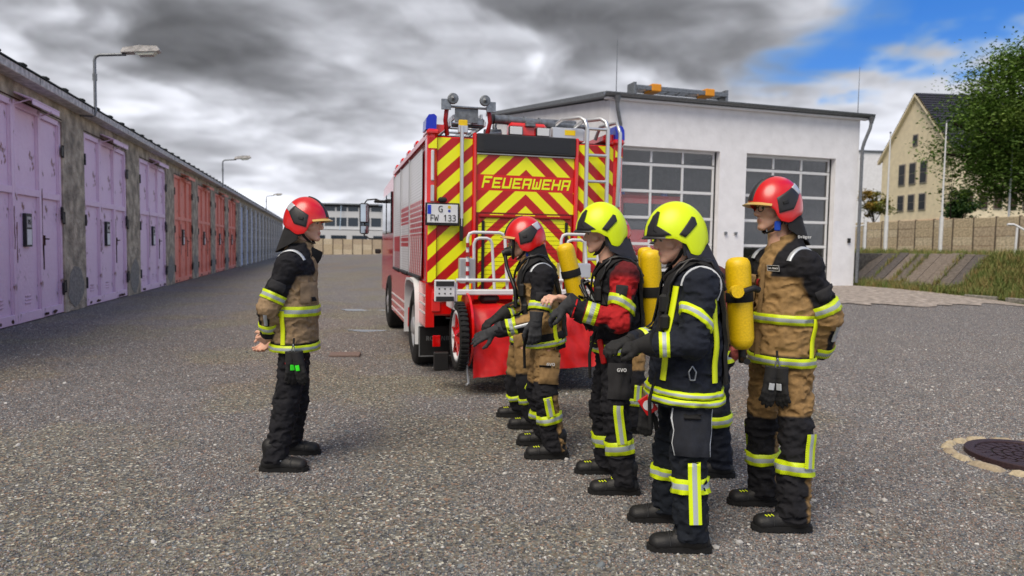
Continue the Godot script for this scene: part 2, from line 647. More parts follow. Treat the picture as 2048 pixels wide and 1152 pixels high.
func build_gravel() -> void:
	var m := mat(Color(1, 1, 1), 0.85, 0.0, 0.4)
	m.vertex_color_use_as_albedo = true
	M.stone = m
	var pal := [Color(0.10, 0.10, 0.11), Color(0.16, 0.155, 0.15), Color(0.20, 0.19, 0.175), Color(0.13, 0.145, 0.165), Color(0.24, 0.235, 0.23), Color(0.18, 0.15, 0.13), Color(0.32, 0.31, 0.30), Color(0.25, 0.18, 0.15), Color(0.48, 0.47, 0.45), Color(0.17, 0.19, 0.20)]
	for k in 3:
		var count := 90000
		var buf := PackedFloat32Array()
		buf.resize(count * 16)
		var i := 0
		while i < count:
			var d := 3.0 + 10.0 * pow(rng.randf(), 1.5)
			var x := (rng.randf() * 1.56 - 0.78) * d
			var z := -d
			var thin := dirtiness(x, z)
			if rng.randf() < thin * 0.72:
				continue
			var s := rng.randf_range(0.003, 0.0075)
			var pick := rng.randf()
			if pick > 0.985:
				s *= 1.6
			if pick > 0.9992:
				s = rng.randf_range(0.014, 0.024)
			var b := Basis.from_euler(Vector3(rng.randf_range(-0.4, 0.4), rng.randf() * TAU, rng.randf_range(-0.4, 0.4))).scaled(Vector3.ONE * s)
			var o := i * 16
			buf[o] = b.x.x
			buf[o + 1] = b.y.x
			buf[o + 2] = b.z.x
			buf[o + 3] = x
			buf[o + 4] = b.x.y
			buf[o + 5] = b.y.y
			buf[o + 6] = b.z.y
			buf[o + 7] = ground_y(x, z) + s * 0.25
			buf[o + 8] = b.x.z
			buf[o + 9] = b.y.z
			buf[o + 10] = b.z.z
			buf[o + 11] = z
			var c: Color = pal[rng.randi() % 8] if pick < 0.94 else pal[8 + rng.randi() % 2]
			var across := x * 0.966 - z * 0.2588 + 1.6 * dirt.get_noise_2d(x * 0.6 + 70.0, z * 0.6)
			var l := rng.randf_range(0.8, 1.2) * (1.2 if across + rng.randf_range(-0.4, 0.4) > 4.9 else 1.0)
			buf[o + 12] = c.r * l
			buf[o + 13] = c.g * l
			buf[o + 14] = c.b * l
			buf[o + 15] = 1.0
			i += 1
		var mm := MultiMesh.new()
		mm.transform_format = MultiMesh.TRANSFORM_3D
		mm.use_colors = true
		mm.mesh = stone_mesh(100 + k)
		mm.instance_count = count
		mm.buffer = buf
		var o := MultiMeshInstance3D.new()
		o.name = numbered("gravel")
		o.multimesh = mm
		o.material_override = m
		add_child(o)
		tag(o, "loose grey gravel covering the yard", "gravel", "", "stuff")

# ---------------------------------------------------------------- the garage row
func leaf_mesh(w: float, h: float) -> MB:
	var mb := MB.new()
	var st := 0.095
	var mid := h * 0.6
	mb.box(Vector3(w / 2, h / 2, -0.045), Vector3(w - 0.01, h - 0.01, 0.02))
	for x in [st / 2, w - st / 2]:
		mb.box(Vector3(x, h / 2, 0.0), Vector3(st, h, 0.05), 0.006)
	for q in [[0.09, 0.18], [mid, 0.13], [h - 0.06, 0.12]]:
		mb.box(Vector3(w / 2, q[0], 0.0), Vector3(w - 2 * st, q[1], 0.046), 0.006)
	for q in [[0.18, mid - 0.065], [mid + 0.065, h - 0.12]]:
		for x in [st + 0.012, w - st - 0.012]:
			mb.box(Vector3(x, (q[0] + q[1]) / 2, -0.02), Vector3(0.02, q[1] - q[0], 0.035), 0.006)
	return mb

func build_garages() -> void:
	var g := thing("garage_row", Vector3(-9.55, 0, -14.93), deg_to_rad(105.0), "long low row of brown rendered garages with painted folding doors and concrete eaves", "garages")
	var doors := []
	for k in 7:
		doors.append([-3.6 + k * 5.0, 3.6, 4.03, k])
	for k in 14:
		doors.append([31.7 + k * 3.45, 2.65, 3.95, 7 + k])
	var wall := MB.new()
	var s0 := -9.0
	var s1 := 81.0
	var wh := 4.38
	var edge := s0
	for d in doors:
		wall.box(Vector3((edge + d[0]) / 2, wh / 2, -0.14), Vector3(d[0] - edge, wh, 0.28))
		wall.box(Vector3(d[0] + d[1] / 2, (d[2] + wh) / 2, -0.14), Vector3(d[1], wh - d[2], 0.276))
		edge = d[0] + d[1]
	wall.box(Vector3((edge + s1) / 2, wh / 2, -0.14), Vector3(s1 - edge, wh, 0.28))
	wall.box(Vector3((s0 + s1) / 2, 2.18, -7.0), Vector3(s1 - s0, 4.36, 0.3))
	wall.box(Vector3(s0 + 0.15, 2.18, -3.56), Vector3(0.3, 4.35, 6.55))
	wall.box(Vector3(s1 - 0.15, 2.18, -3.56), Vector3(0.3, 4.35, 6.55))
	part("wall", wall, M.stucco, g)
	# plinth piers between the pale doors
	for k in 14:
		var mb := MB.new()
		var x: float = 31.7 + k * 3.45 - 0.4
		mb.box(Vector3(x, 2.05, 0.07), Vector3(0.42, 4.1, 0.14), 0.015)
		part("pier", mb, M.fascia, g)
	var f := MB.new()
	f.box(Vector3(36, 4.455, -3.45), Vector3(91, 0.15, 7.5), 0.012)
	part("eaves_slab", f, M.fascia, g)
	for k in 30:
		var j := MB.new()
		j.box(Vector3(-8.0 + k * 3.0, 4.455, 0.301), Vector3(0.02, 0.12, 0.006))
		part("joint", j, M.darkgrey, g)
	var rf := MB.new()
	rf.quad(Vector3(-9.5, 4.56, 0.32), Vector3(81.5, 4.56, 0.32), Vector3(81.5, 5.0, -7.2), Vector3(-9.5, 5.0, -7.2))
	rf.quad(Vector3(-9.5, 4.533, 0.32), Vector3(81.5, 4.533, 0.32), Vector3(81.5, 4.56, 0.32), Vector3(-9.5, 4.56, 0.32))
	part("roof", rf, M.roofing, g)
	var rib := MB.new()
	rib.box(Vector3(0, 0.015, -3.75), Vector3(0.16, 0.05, 7.5), 0.018)
	var ribm := rib.mesh()
	for k in 88:
		var o := part_mesh("roof_rib", ribm, M.roofing, g)
		o.position = Vector3(-8.9 + k * 1.03, 4.565, 0.335)
		o.rotation.x = 0.0585
	var lm := leaf_mesh(1.2, 4.03).mesh()
	var lm2 := leaf_mesh(0.883, 3.95).mesh()
	var lou := MB.new()
	for k in 3:
		lou.xf = Transform3D(Basis(Vector3.RIGHT, 0.5), Vector3(0, k * 0.065, 0))
		lou.box(Vector3.ZERO, Vector3(0.26, 0.05, 0.022), 0.006)
	var loum := lou.mesh()
	var hin := MB.new()
	hin.cyl(Vector3(0, -0.13, 0), Vector3(0, 0.13, 0), 0.026, 0.026, 8)
	hin.box(Vector3(0.06, 0, -0.01), Vector3(0.1, 0.2, 0.012))
	var hinm := hin.mesh()
	var hood := MB.new()
	hood.xf = Transform3D(Basis(Vector3.RIGHT, 0.35), Vector3(0, 0, 0.16))
	hood.box(Vector3(0.65, 0, 0), Vector3(1.3, 0.03, 0.34), 0.008)
	hood.xf = Transform3D()
	hood.box(Vector3(0.65, -0.10, 0.30), Vector3(1.3, 0.09, 0.02), 0.004)
	for x in [0.03, 1.27]:
		hood.cyl(Vector3(x, -0.15, 0.0), Vector3(x, -0.04, 0.29), 0.012, 0.012, 6)
	var hoodm := hood.mesh()
	var patchy := RandomNumberGenerator.new()
	patchy.seed = 12
	for d in doors:
		var k: int = d[3]
		var paint: Material = M.lilac if k < 3 else (M.salmon if k < 7 else M.paleblue)
		var dn := Node3D.new()
		dn.name = "garage_door"
		g.add_child(dn, true)
		dn.position = Vector3(d[0], 0.015, -0.03 if k < 7 else -0.1)
		if k < 7:
			var fr := MB.new()
			fr.box(Vector3(1.8, 4.055, -0.015), Vector3(3.6, 0.03, 0.09))
			part("lintel_strip", fr, M.rust, dn)
			for j in 3:
				var o := part_mesh("leaf", lm, paint, dn)
				o.position = Vector3(j * 1.2 + 0.003, 0.0, [0.0, 0.004, -0.012][j])
				o.rotation.y = [0.0, -0.006, 0.012][j]
				if j < 2:
					var l := part_mesh("louvre", loum, paint, dn)
					l.position = Vector3(j * 1.2 + 0.6, 0.33, -0.028)
			for q in [[0.0, 0], [3.6, 1]]:
				for y in [0.55, 2.0, 3.4]:
					var hn := part_mesh("hinge", hinm, M.black, dn)
					hn.position = Vector3(q[0] + (0.0 if q[1] == 0 else 0.0), y, 0.04)
					hn.rotation.y = 0.0 if q[1] == 0 else PI
			for y in [0.5, 2.1]:
				var hn := part_mesh("hinge", hinm, M.black, dn)
				hn.position = Vector3(3.50, y, 0.036)
			var hd := part_mesh("rain_hood", hoodm, paint, dn)
			hd.position = Vector3(1.22, 4.10, 0.03)
			var lock := MB.new()
			lock.box(Vector3(2.5, 1.52, 0.035), Vector3(0.06, 0.2, 0.025), 0.006)
			lock.cyl(Vector3(2.5, 1.55, 0.05), Vector3(2.62, 1.55, 0.075), 0.014, 0.014, 8)
			lock.cyl(Vector3(2.44, 0.95, 0.04), Vector3(2.44, 1.45, 0.04), 0.012, 0.012, 6)
			part("lock", lock, M.rust, dn)
			var bk := MB.new()
			bk.box(Vector3(1.78, 1.71, -0.002), Vector3(0.27, 0.62, 0.07))
			part("sign_backing", bk, M.darkgrey, dn)
			var sg := MB.new()
			sg.box(Vector3(1.78, 1.58, 0.033), Vector3(0.21, 0.29, 0.008))
			part("notice", sg, M.white, dn)
			var pl := MB.new()
			pl.box(Vector3(1.78, 1.86, 0.033), Vector3(0.20, 0.2, 0.008), 0.002)
			part("number_plate", pl, M.fascia, dn)
			if k < 5:
				var tx := part_mesh("number", text_mesh("%02d" % (5 - k), 0.13), M.black, dn)
				tx.position = Vector3(1.78, 1.86, 0.04)
			for q in [1.155, 1.245, 2.355, 2.445]:
				var st := MB.new()
				var sp := PackedVector2Array()
				var y0 := patchy.randf_range(1.0, 1.4)
				var y1 := patchy.randf_range(1.8, 2.6)
				for a in 9:
					sp.append(Vector2(q + patchy.randf_range(0.004, 0.03), lerpf(y0, y1, a / 8.0)))
				for a in 9:
					sp.append(Vector2(q - patchy.randf_range(0.004, 0.03), lerpf(y1, y0, a / 8.0)))
				st.prism(sp, 0.027, 0.0305)
				part("rust_streak", st, M.rust_worn, dn)
			# worn lower rail, bare metal and rust with ragged edges
			for j in 3:
				for e in 3:
					var rr := MB.new()
					var px := patchy.randf_range(0.12, 1.0)
					var pw := patchy.randf_range(0.05, 0.16)
					var poly := PackedVector2Array()
					for a in 9:
						poly.append(Vector2(px + cos(a * TAU / 9) * pw * patchy.randf_range(0.6, 1.1), 0.06 + sin(a * TAU / 9) * 0.04 * patchy.randf_range(0.5, 1.2)))
					rr.prism(poly, 0.0245, 0.0265, Transform3D(Basis(), Vector3(j * 1.2, 0, 0)))
					part("rust_patch", rr, M.rust, dn)
			var cp := MB.new()
			var poly2 := PackedVector2Array()
			for a in 14:
				var ang := a * TAU / 14
				poly2.append(Vector2(4.3 + cos(ang) * 0.55 * patchy.randf_range(0.8, 1.1), 0.52 + sin(ang) * 0.48 * patchy.randf_range(0.75, 1.1)))
			cp.prism(poly2, 0.031, 0.037)
			part("cement_patch", cp, M.cement, dn)
		else:
			for j in 3:
				var o := part_mesh("leaf", lm2, paint, dn)
				o.position = Vector3(j * 0.883, 0.0, 0.0)
	# lamps on brackets over the eaves
	var where := ["over the nearest lilac doors", "over the salmon doors", "over the pale blue doors"]
	for k in 3:
		var s: float = [1.15, 21.8, 49.5][k]
		var p := g.transform * Vector3(s, 4.5, 0.12)
		var l := thing("street_lamp", p, deg_to_rad(105.0), "grey bracket lamp with angled pole on the garage roof " + where[k], "lamp", "bracket lamps along the garage roof")
		var pole := MB.new()
		var pts := PackedVector3Array([Vector3(0, -0.12, -0.11), Vector3(0, -0.12, 0.12), Vector3(0, -0.1, 0.18), Vector3(0, -0.02, 0.2), Vector3(0, 1.12, 0.2), Vector3(0.0, 1.2, 0.22), Vector3(0, 1.25, 0.3), Vector3(0, 1.31, 0.85)])
		pole.tube(pts, 0.034, 8)
		part("pole", pole, M.zinc, l)
		var br := MB.new()
		br.box(Vector3(0, 0.75, 0.2), Vector3(0.05, 0.16, 0.09), 0.008)
		part("fuse_box", br, M.zinc, l)
		var hd := MB.new()
		var b := Basis(Vector3.RIGHT, -0.12)
		hd.xf = Transform3D(b, Vector3(0, 1.33, 0.82))
		hd.prism(PackedVector2Array([Vector2(-0.06, 0.0), Vector2(0.0, 0.10), Vector2(0.36, 0.14), Vector2(0.72, 0.11), Vector2(0.76, 0.02), Vector2(0.70, 0.0)]), -0.14, 0.14, Transform3D(Basis(Vector3.UP, -PI / 2), Vector3.ZERO))
		part("lamp_head", hd, M.fascia, l)
		var ls := MB.new()
		ls.xf = hd.xf
		ls.prism(PackedVector2Array([Vector2(0.2, -0.002), Vector2(0.68, -0.002), Vector2(0.6, -0.07), Vector2(0.3, -0.07)]), -0.11, 0.11, Transform3D(Basis(Vector3.UP, -PI / 2), Vector3.ZERO))
		part("lens", ls, mat(Color(0.75, 0.76, 0.7), 0.25), l)

# ---------------------------------------------------------------- fire station
func build_station() -> void:
	var base := 0.4
	var s := thing("fire_station", Vector3(11.7, base, -24.0), deg_to_rad(17.0), "white rendered fire station with two glazed sectional doors and sloping roof", "building")
	var H := 5.62
	var x0 := -9.25
	var dep := 13.0
	var rise := 0.13
	var dr := [[-8.9, -5.40], [-4.42, -0.93]]
	var dh := 4.28
	var w := MB.new()
	var t := 0.36
	# front wall as piers and lintel
	w.box(Vector3((x0 - 8.9) / 2, H / 2, -t / 2), Vector3(-8.9 - x0, H, t))
	w.box(Vector3(-4.91, dh / 2, -t / 2), Vector3(0.98, dh, t))
	w.box(Vector3(-0.465, H / 2, -t / 2), Vector3(0.93, H, t))
	w.box(Vector3(-4.915, (dh + H) / 2, -t / 2), Vector3(7.97, H - dh, t - 0.004))
	# side walls follow the roof
	for x in [x0 + 0.15, -0.15]:
		var tr := Transform3D(Basis(Vector3.UP, PI / 2), Vector3(x, 0, 0))
		w.prism(PackedVector2Array([Vector2(t, 0), Vector2(dep, 0), Vector2(dep, H + rise * dep), Vector2(t, H + rise * t)]), -0.15, 0.15, tr)
	w.box(Vector3(x0 / 2, (H + rise * dep) / 2, -dep + 0.15), Vector3(-x0 - 0.6, H + rise * dep - 0.02, 0.3))
	part("wall", w, M.render_white, s)
	var fl := MB.new()
	fl.box(Vector3(x0 / 2, -0.02, -dep / 2), Vector3(-x0 - 0.6, 0.06, dep - 0.7))
	part("hall_floor", fl, M.darkgrey, s)
	var lin := MB.new()
	lin.box(Vector3(x0 / 2, 2.7, -dep + 0.34), Vector3(-x0 - 0.64, 5.3, 0.04))
	for x in [x0 + 0.33, -0.33]:
		lin.box(Vector3(x, 2.7, -dep / 2 - 0.2), Vector3(0.04, 5.3, dep - 1.2))
	part("hall_lining", lin, rough_mat(Color(0.34, 0.35, 0.37), 0.2, 2.0, 0.9), s)
	var rf := MB.new()
	var rt := Transform3D(Basis(Vector3.RIGHT, atan(rise)), Vector3(x0 / 2, H + 0.09, 0.16))
	rf.xf = rt
	rf.box(Vector3(0, 0.02, -7.0), Vector3(-x0 + 0.5, 0.17, 14.0), 0.02)
	part("roof", rf, M.zinc, s)
	var so := MB.new()
	so.box(Vector3(x0 / 2, H + 0.012, 0.085), Vector3(-x0 + 0.4, 0.05, 0.17))
	part("soffit", so, M.render_white, s)
	var gu := MB.new()
	var gp := PackedVector3Array()
	for k in 2:
		for j in 9:
			var a := PI + PI * j / 8.0
			gp.append(Vector3((x0 - 0.3) if k == 0 else 0.3, H + 0.16 + sin(a) * 0.1, 0.26 + cos(a) * 0.09))
	gu.sheet(gp, 9, 0.008)
	part("gutter", gu, M.zinc, s)
	for q in [[x0 + 0.28, -1.0], [0.06, 1.0]]:
		var dp := MB.new()
		var x: float = q[0]
		dp.tube(PackedVector3Array([Vector3(x + q[1] * 0.16, H + 0.1, 0.26), Vector3(x + q[1] * 0.16, H - 0.12, 0.255), Vector3(x + q[1] * 0.14, H - 0.3, 0.24), Vector3(x + 0.02, H - 0.75, 0.14), Vector3(x, H - 0.95, 0.09), Vector3(x, H - 1.2, 0.085), Vector3(x, 0.12, 0.085)]), 0.055, 10)
		dp.lathe(PackedVector2Array([Vector2(0.055, 0), Vector2(0.11, 0.2), Vector2(0.12, 0.22)]), Transform3D(Basis(), Vector3(x + q[1] * 0.16, H - 0.14, 0.26)), 10)
		part("downpipe", dp, M.zinc, s)
		for y in [1.2, 2.9, 4.3]:
			var cl := MB.new()
			cl.cyl(Vector3(x, y, 0.085), Vector3(x, y + 0.05, 0.085), 0.066, 0.066, 10)
			part("pipe_clip", cl, M.zinc, s)
	# doors
	var frame_m := mat(Color(0.82, 0.83, 0.84), 0.4)
	var inner := MB.new()
	for d in dr:
		var dn := Node3D.new()
		dn.name = "sectional_door"
		s.add_child(dn, true)
		dn.position = Vector3(d[0], 0, -0.24)
		var W: float = d[1] - d[0]
		var cuts := [0.0, 0.45, 1.27, 2.09, 2.91, 3.73, 4.28]
		var rows := cuts.size() - 1
		for r in rows:
			var fr := MB.new()
			var y0: float = cuts[r]
			var rh: float = cuts[r + 1] - cuts[r]
			fr.box(Vector3(W / 2, y0 + 0.045, 0), Vector3(W - 0.1, 0.088, 0.045), 0.006)
			if r == rows - 1:
				fr.box(Vector3(W / 2, dh - 0.045, 0), Vector3(W - 0.1, 0.088, 0.045), 0.006)
			for c in 4:
				var cx := 0.09 + (W - 0.18) * c / 3.0
				fr.box(Vector3(cx, y0 + 0.09 + (rh - 0.09) / 2, 0), Vector3(0.075, rh - 0.094 - (0.088 if r == rows - 1 else 0.0) * 0.5, 0.041), 0.006)
			part("door_section", fr, frame_m, dn)
			for c in 3:
				var pn := MB.new()
				var a := 0.09 + (W - 0.18) * c / 3.0
				var b := 0.09 + (W - 0.18) * (c + 1) / 3.0
				pn.box(Vector3((a + b) / 2, y0 + 0.09 + (rh - 0.09) / 2, -0.004), Vector3(b - a - 0.03, rh - 0.05, 0.008))
				part("pane", pn, M.glass, dn)
		var tr := MB.new()
		tr.box(Vector3(0.02, dh / 2, -0.02), Vector3(0.055, dh, 0.1), 0.004)
		tr.box(Vector3(W - 0.02, dh / 2, -0.02), Vector3(0.055, dh, 0.1), 0.004)
		part("guide_rail", tr, M.darkgrey, dn)
	for q in [[-0.28, 1.55, 0.10, 0.16, M.black], [-4.75, 1.7, 0.09, 0.09, M.zinc], [-5.12, 1.7, 0.09, 0.09, M.zinc]]:
		var bx := MB.new()
		bx.box(Vector3(q[0], q[1], 0.035), Vector3(q[2], q[3], 0.07), 0.01)
		part("switch_box", bx, q[4], s)
	for q in [[x0 + 0.1, 1.6], [-0.3, 1.5]]:
		var rd := MB.new()
		rd.cyl(Vector3(q[0], H + 0.2, 0.2), Vector3(q[0], H + 0.2 + q[1], 0.2), 0.014, 0.006, 6)
		part("lightning_rod", rd, M.zinc, s)
	# cable tray with yellow clamps lying on the roof
	var rk := thing("roof_ladder", s.transform * Vector3(-6.0, H + 0.52, -1.6), deg_to_rad(17.0), "grey metal ladder with two yellow clamps lying on the station roof", "ladder")
	for z in [-0.25, 0.25]:
		var ra := MB.new()
		ra.box(Vector3(0, 0.26, z), Vector3(3.4, 0.14, 0.05), 0.006)
		part("rail", ra, M.zinc, rk)
	for k in 9:
		var rg := MB.new()
		rg.cyl(Vector3(-1.6 + k * 0.4, 0.24, -0.23), Vector3(-1.6 + k * 0.4, 0.24, 0.23), 0.02, 0.02, 6)
		part("rung", rg, M.zinc, rk)
	for x in [-1.0, 1.0]:
		var cl := MB.new()
		cl.box(Vector3(x, 0.28, 0.0), Vector3(0.34, 0.24, 0.62), 0.02)
		part("clamp", cl, mat(Color(0.85, 0.55, 0.05), 0.5), rk)
	for x in [-1.75, 1.68]:
		var ps := MB.new()
		ps.box(Vector3(x, 0.2, 0.0), Vector3(0.1, 0.44, 0.5), 0.01)
		part("support", ps, M.zinc, rk)
	# the engine standing inside, behind the left door
	var fe := thing("fire_engine", s.transform * Vector3(-7.1, 0.01, -1.1), deg_to_rad(17.0), "red fire engine parked inside the station behind the glazed door", "fire engine")
	var cab := MB.new()
	cab.box(Vector3(0, 1.75, -1.2), Vector3(2.4, 2.3, 2.2), 0.12)
	cab.box(Vector3(0, 0.85, -1.2), Vector3(2.3, 0.6, 2.1), 0.05)
	cab.box(Vector3(0, 1.9, -4.6), Vector3(2.45, 2.6, 4.4), 0.06)
	part("body", cab, M.red, fe)
	var ws := MB.new()
	ws.box(Vector3(0, 2.2, -0.09), Vector3(2.1, 0.85, 0.03), 0.01)
	part("windscreen", ws, mat(Color(0.05, 0.06, 0.08), 0.05), fe)
	var bp := MB.new()
	bp.box(Vector3(0, 0.72, 0.02), Vector3(2.4, 0.42, 0.25), 0.06)
	part("bumper", bp, M.white, fe)
	for x in [-0.8, 0.8]:
		var bl := MB.new()
		bl.lathe(PackedVector2Array([Vector2(0.13, 0), Vector2(0.12, 0.16), Vector2(0.06, 0.22), Vector2(0.0, 0.23)]), Transform3D(Basis(), Vector3(x, 2.9, -0.8)), 12)
		part("beacon", bl, M.bluelens, fe)
		var hl := MB.new()
		hl.box(Vector3(x, 0.98, -0.06), Vector3(0.4, 0.22, 0.14), 0.04)
		part("headlight", hl, M.alu, fe)
		for z in [-0.95, -4.9]:
			var wh := MB.new()
			wh.cyl(Vector3(x - 0.25 + x * 0.3, 0.5, z), Vector3(x + 0.12 + x * 0.3, 0.5, z), 0.5, 0.5, 20)
			part("wheel", wh, M.rubber, fe)

# ---------------------------------------------------------------- bank, wall and apron on the right
func tf(t: float, f: float, y := 0.0) -> Vector3:
	return Vector3(0.968 * t - 0.25 * f, y, -0.25 * t - 0.968 * f)

func bank_h(t: float, f: float) -> float:
	if f > 22.02:
		return 1.5 + 0.05 * smoothstep(22.0, 30.0, f)
	var k := clampf((t - 18.0) / 2.1, 0.0, 1.0)
	var g := 0.36 + 1.08 * k + 0.06 * smoothstep(20.0, 30.0, t)
	return g

func build_bank() -> void:
	# concrete apron in front of the station
	var ap := MB.new()
	var pts := PackedVector3Array()
	var er := RandomNumberGenerator.new()
	er.seed = 8
	var nf := FastNoiseLite.new()
	nf.seed = 2
	nf.frequency = 0.35
	for r in 14:
		for c in 40:
			var t := 7.6 + c * 0.285
			var f0 := 13.9 + nf.get_noise_2d(t * 3.0, 0.0) * 0.9 + 0.10 * (18.0 - t)
			var f := lerpf(f0, 21.5, r / 13.0)
			var p := tf(t, f)
			p.y = maxf(ground_h(p.x, p.z), ground_y(p.x, p.z)) + 0.012
			pts.append(p)
	ap.grid(pts, 40)
	structure("apron", ap, rough_mat(Color(0.76, 0.71, 0.66), 0.42, 2.6, 0.95, 0.7, 0.02, 41), "worn pale concrete apron in front of the fire station")
	# grass terrain
	var ts := PackedFloat32Array([17.2, 17.7, 18.0, 18.5, 19.0, 19.5, 20.1, 20.6, 22, 25, 29, 34, 45, 70, 130])
	var fs := PackedFloat32Array([2, 6, 9, 11, 12.5, 14, 15.5, 17, 18.5, 20, 21, 22.0, 22.06, 24, 28, 34, 42, 60, 90, 140])
	var gp := PackedVector3Array()
	for f in fs:
		for t in ts:
			var y := bank_h(t, f)
			if f > 22.02 and t < 17.6:
				y = 0.3
			if t < 17.5:
				y = 0.2
			if f > 45.0:
				y += 0.03 * (f - 45.0)
			gp.append(tf(t, f, y + nf.get_noise_2d(t * 4.0, f * 4.0) * 0.03))
	var gm := MB.new()
	gm.grid(gp, ts.size(), false, true)
	var grass_m := rough_mat(Color(0.31, 0.36, 0.12), 0.6, 1.3, 0.95, 0.8, 0.04, 42)
	structure("grass_bank", gm, grass_m, "grassy bank rising on the right side of the yard")
	# grass blades
	var bl := MB.new()
	var br := RandomNumberGenerator.new()
	br.seed = 5
	for k in 7:
		var a := br.randf() * TAU
		var o := Vector3(br.randf_range(-0.06, 0.06), 0, br.randf_range(-0.06, 0.06))
		var d := Vector3(cos(a), 0, sin(a))
		var hh := br.randf_range(0.09, 0.2)
		var s := Vector3(-d.z, 0, d.x) * 0.008
		bl.quad(o - s, o + s, o + s * 0.6 + Vector3(0, hh * 0.6, 0) + d * hh * 0.2, o - s * 0.6 + Vector3(0, hh * 0.6, 0) + d * hh * 0.2)
		bl.tri(o - s * 0.6 + Vector3(0, hh * 0.6, 0) + d * hh * 0.2, o + s * 0.6 + Vector3(0, hh * 0.6, 0) + d * hh * 0.2, o + Vector3(0, hh, 0) + d * hh * 0.55)
	var mm := MultiMesh.new()
	mm.transform_format = MultiMesh.TRANSFORM_3D
	mm.use_colors = true
	mm.mesh = bl.mesh()
	var count := 17000
	mm.instance_count = count
	var i := 0
	var seams := slab_edges()
	while i < count:
		var zone := br.randf()
		var t := br.randf_range(17.55, 20.6)
		var f := br.randf_range(9.0, 17.6)
		if zone > 0.82:
			t = br.randf_range(20.0, 32.0)
			f = br.randf_range(14.0, 38.0)
		elif zone > 0.74:
			t = br.randf_range(17.5, 18.25)
			f = br.randf_range(16.5, 21.9)
		elif zone > 0.725:
			f = seams[[2, 5, 6, 8][br.randi() % 4]] + br.randf_range(-0.04, 0.04)
			t = 18.15 + 1.9 * br.randf() 
			f += (t - 18.15) / 1.9 * 0.8
		if zone <= 0.725 and f > 16.9 + (t - 18.1) * 0.42:
			continue
		var p := tf(t, f, bank_h(t, f) + nf.get_noise_2d(t * 4.0, f * 4.0) * 0.03 - 0.01)
		if zone > 0.725 and zone <= 0.74:
			p.y += 0.05
		var sc := br.randf_range(0.6, 1.5)
		mm.set_instance_transform(i, Transform3D(Basis(Vector3.UP, br.randf() * TAU).scaled(Vector3(sc, sc * br.randf_range(0.7, 1.3), sc)), p))
		var g := Color(0.10, 0.155, 0.03).lerp(Color(0.23, 0.20, 0.06), pow(br.randf(), 1.6))
		if nf.get_noise_2d(t * 9.0 + 30.0, f * 9.0) > 0.18:
			g = g.lerp(Color(0.30, 0.20, 0.08), 0.6)
		mm.set_instance_color(i, g)
		i += 1
	var gi := MultiMeshInstance3D.new()
	gi.name = "grass"
	gi.multimesh = mm
	var gmm := mat(Color.WHITE, 0.8)
	gmm.vertex_color_use_as_albedo = true
	gmm.backlight_enabled = true
	gmm.backlight = Color(0.25, 0.3, 0.1)
	gi.material_override = gmm
	add_child(gi)
	tag(gi, "tufts of green and dry grass on the bank", "grass", "", "stuff")
	# slope of tilted concrete slabs
	var sl := thing("slab_slope", tf(18.1, 18.7, 0.36), 0.0, "sloping bank face paved with long weathered concrete slabs", "retaining slope")
	var sm := [rough_mat(Color(0.50, 0.46, 0.42), 0.45, 1.2, 0.95, 0.9, 0.02, 51), rough_mat(Color(0.43, 0.40, 0.38), 0.45, 1.2, 0.95, 0.9, 0.02, 52), rough_mat(Color(0.56, 0.51, 0.46), 0.4, 1.2, 0.95, 0.9, 0.02, 53)]
	for k in seams.size() - 1:
		var a := seams[k] + 0.012
		var b := seams[k + 1] - 0.012
		var mb := MB.new()
		var lift := br.randf_range(0.10, 0.15)
		var off := br.randf_range(-0.06, 0.1)
		var c := []
		for q in [[18.12 + off, a, 0.0], [18.12 + off, b, 0.0], [20.08, b, 0.8], [20.08, a, 0.8]]:
			c.append(tf(q[0], q[1] + q[2], bank_h(q[0], 18.0) + lift))
		var up := Vector3(0, 0.2, 0)
		for q in 4:
			c[q] -= sl.position
		mb.quad(c[1], c[0], c[3], c[2])
		for q in 4:
			mb.quad(c[q], c[(q + 1) % 4], c[(q + 1) % 4] - up, c[q] - up)
		part("slab", mb, sm[br.randi() % 3], sl)
	var wl := MB.new()
	wl.box(Vector3(0, 0.65, 0), Vector3(2.9, 1.75, 0.25), 0.02)
	single("retaining_wall", wl, rough_mat(Color(0.40, 0.385, 0.365), 0.45, 1.5, 0.95, 0.9, 0.02, 54), "low dark grey concrete retaining wall between station and slab slope", "wall", "", tf(18.95, 22.1, 0.0), deg_to_rad(14.5))
	var kb := RandomNumberGenerator.new()
	kb.seed = 3
	for k in 3:
		var mb := MB.new()
		mb.box(Vector3.ZERO, Vector3(0.16, 0.16, kb.randf_range(0.8, 1.0)), 0.02)
		var p := tf(17.55, 13.2 + k * 1.2, 0.33)
		single("kerb_stone", mb, M.cement, "pale kerb stone at the foot of the grassy bank, the %s of three" % ["nearest", "middle one", "farthest"][k], "kerb stone", "kerb stones at the foot of the bank", p, deg_to_rad(14.5 + kb.randf_range(-4, 4)))
	# white handrail at the top of the bank
	var hr := thing("handrail", Vector3(15.75, 1.2, -22.0), 0.0, "white tubular handrail at the top of the grassy bank", "handrail")
	var ra := MB.new()
	ra.tube(PackedVector3Array([Vector3(-0.28, 1.30, 0.0), Vector3(-0.08, 1.3, 0.0), Vector3(0.02, 1.25, 0.02), Vector3(0.5, 0.9, 0.25), Vector3(1.6, 0.2, 0.8)]), 0.035, 8)
	part("rail", ra, M.white, hr)
	for q in [[Vector3(0.0, 0, 0), Vector3(0.03, 1.26, 0.01)], [Vector3(-0.2, 0, 0.0), Vector3(0.02, 0.52, 0.0)], [Vector3(0.9, -0.6, 0.4), Vector3(0.9, 0.65, 0.45)]]:
		var po := MB.new()
		po.cyl(q[0], q[1], 0.034, 0.034, 8)
		part("post", po, M.white, hr)

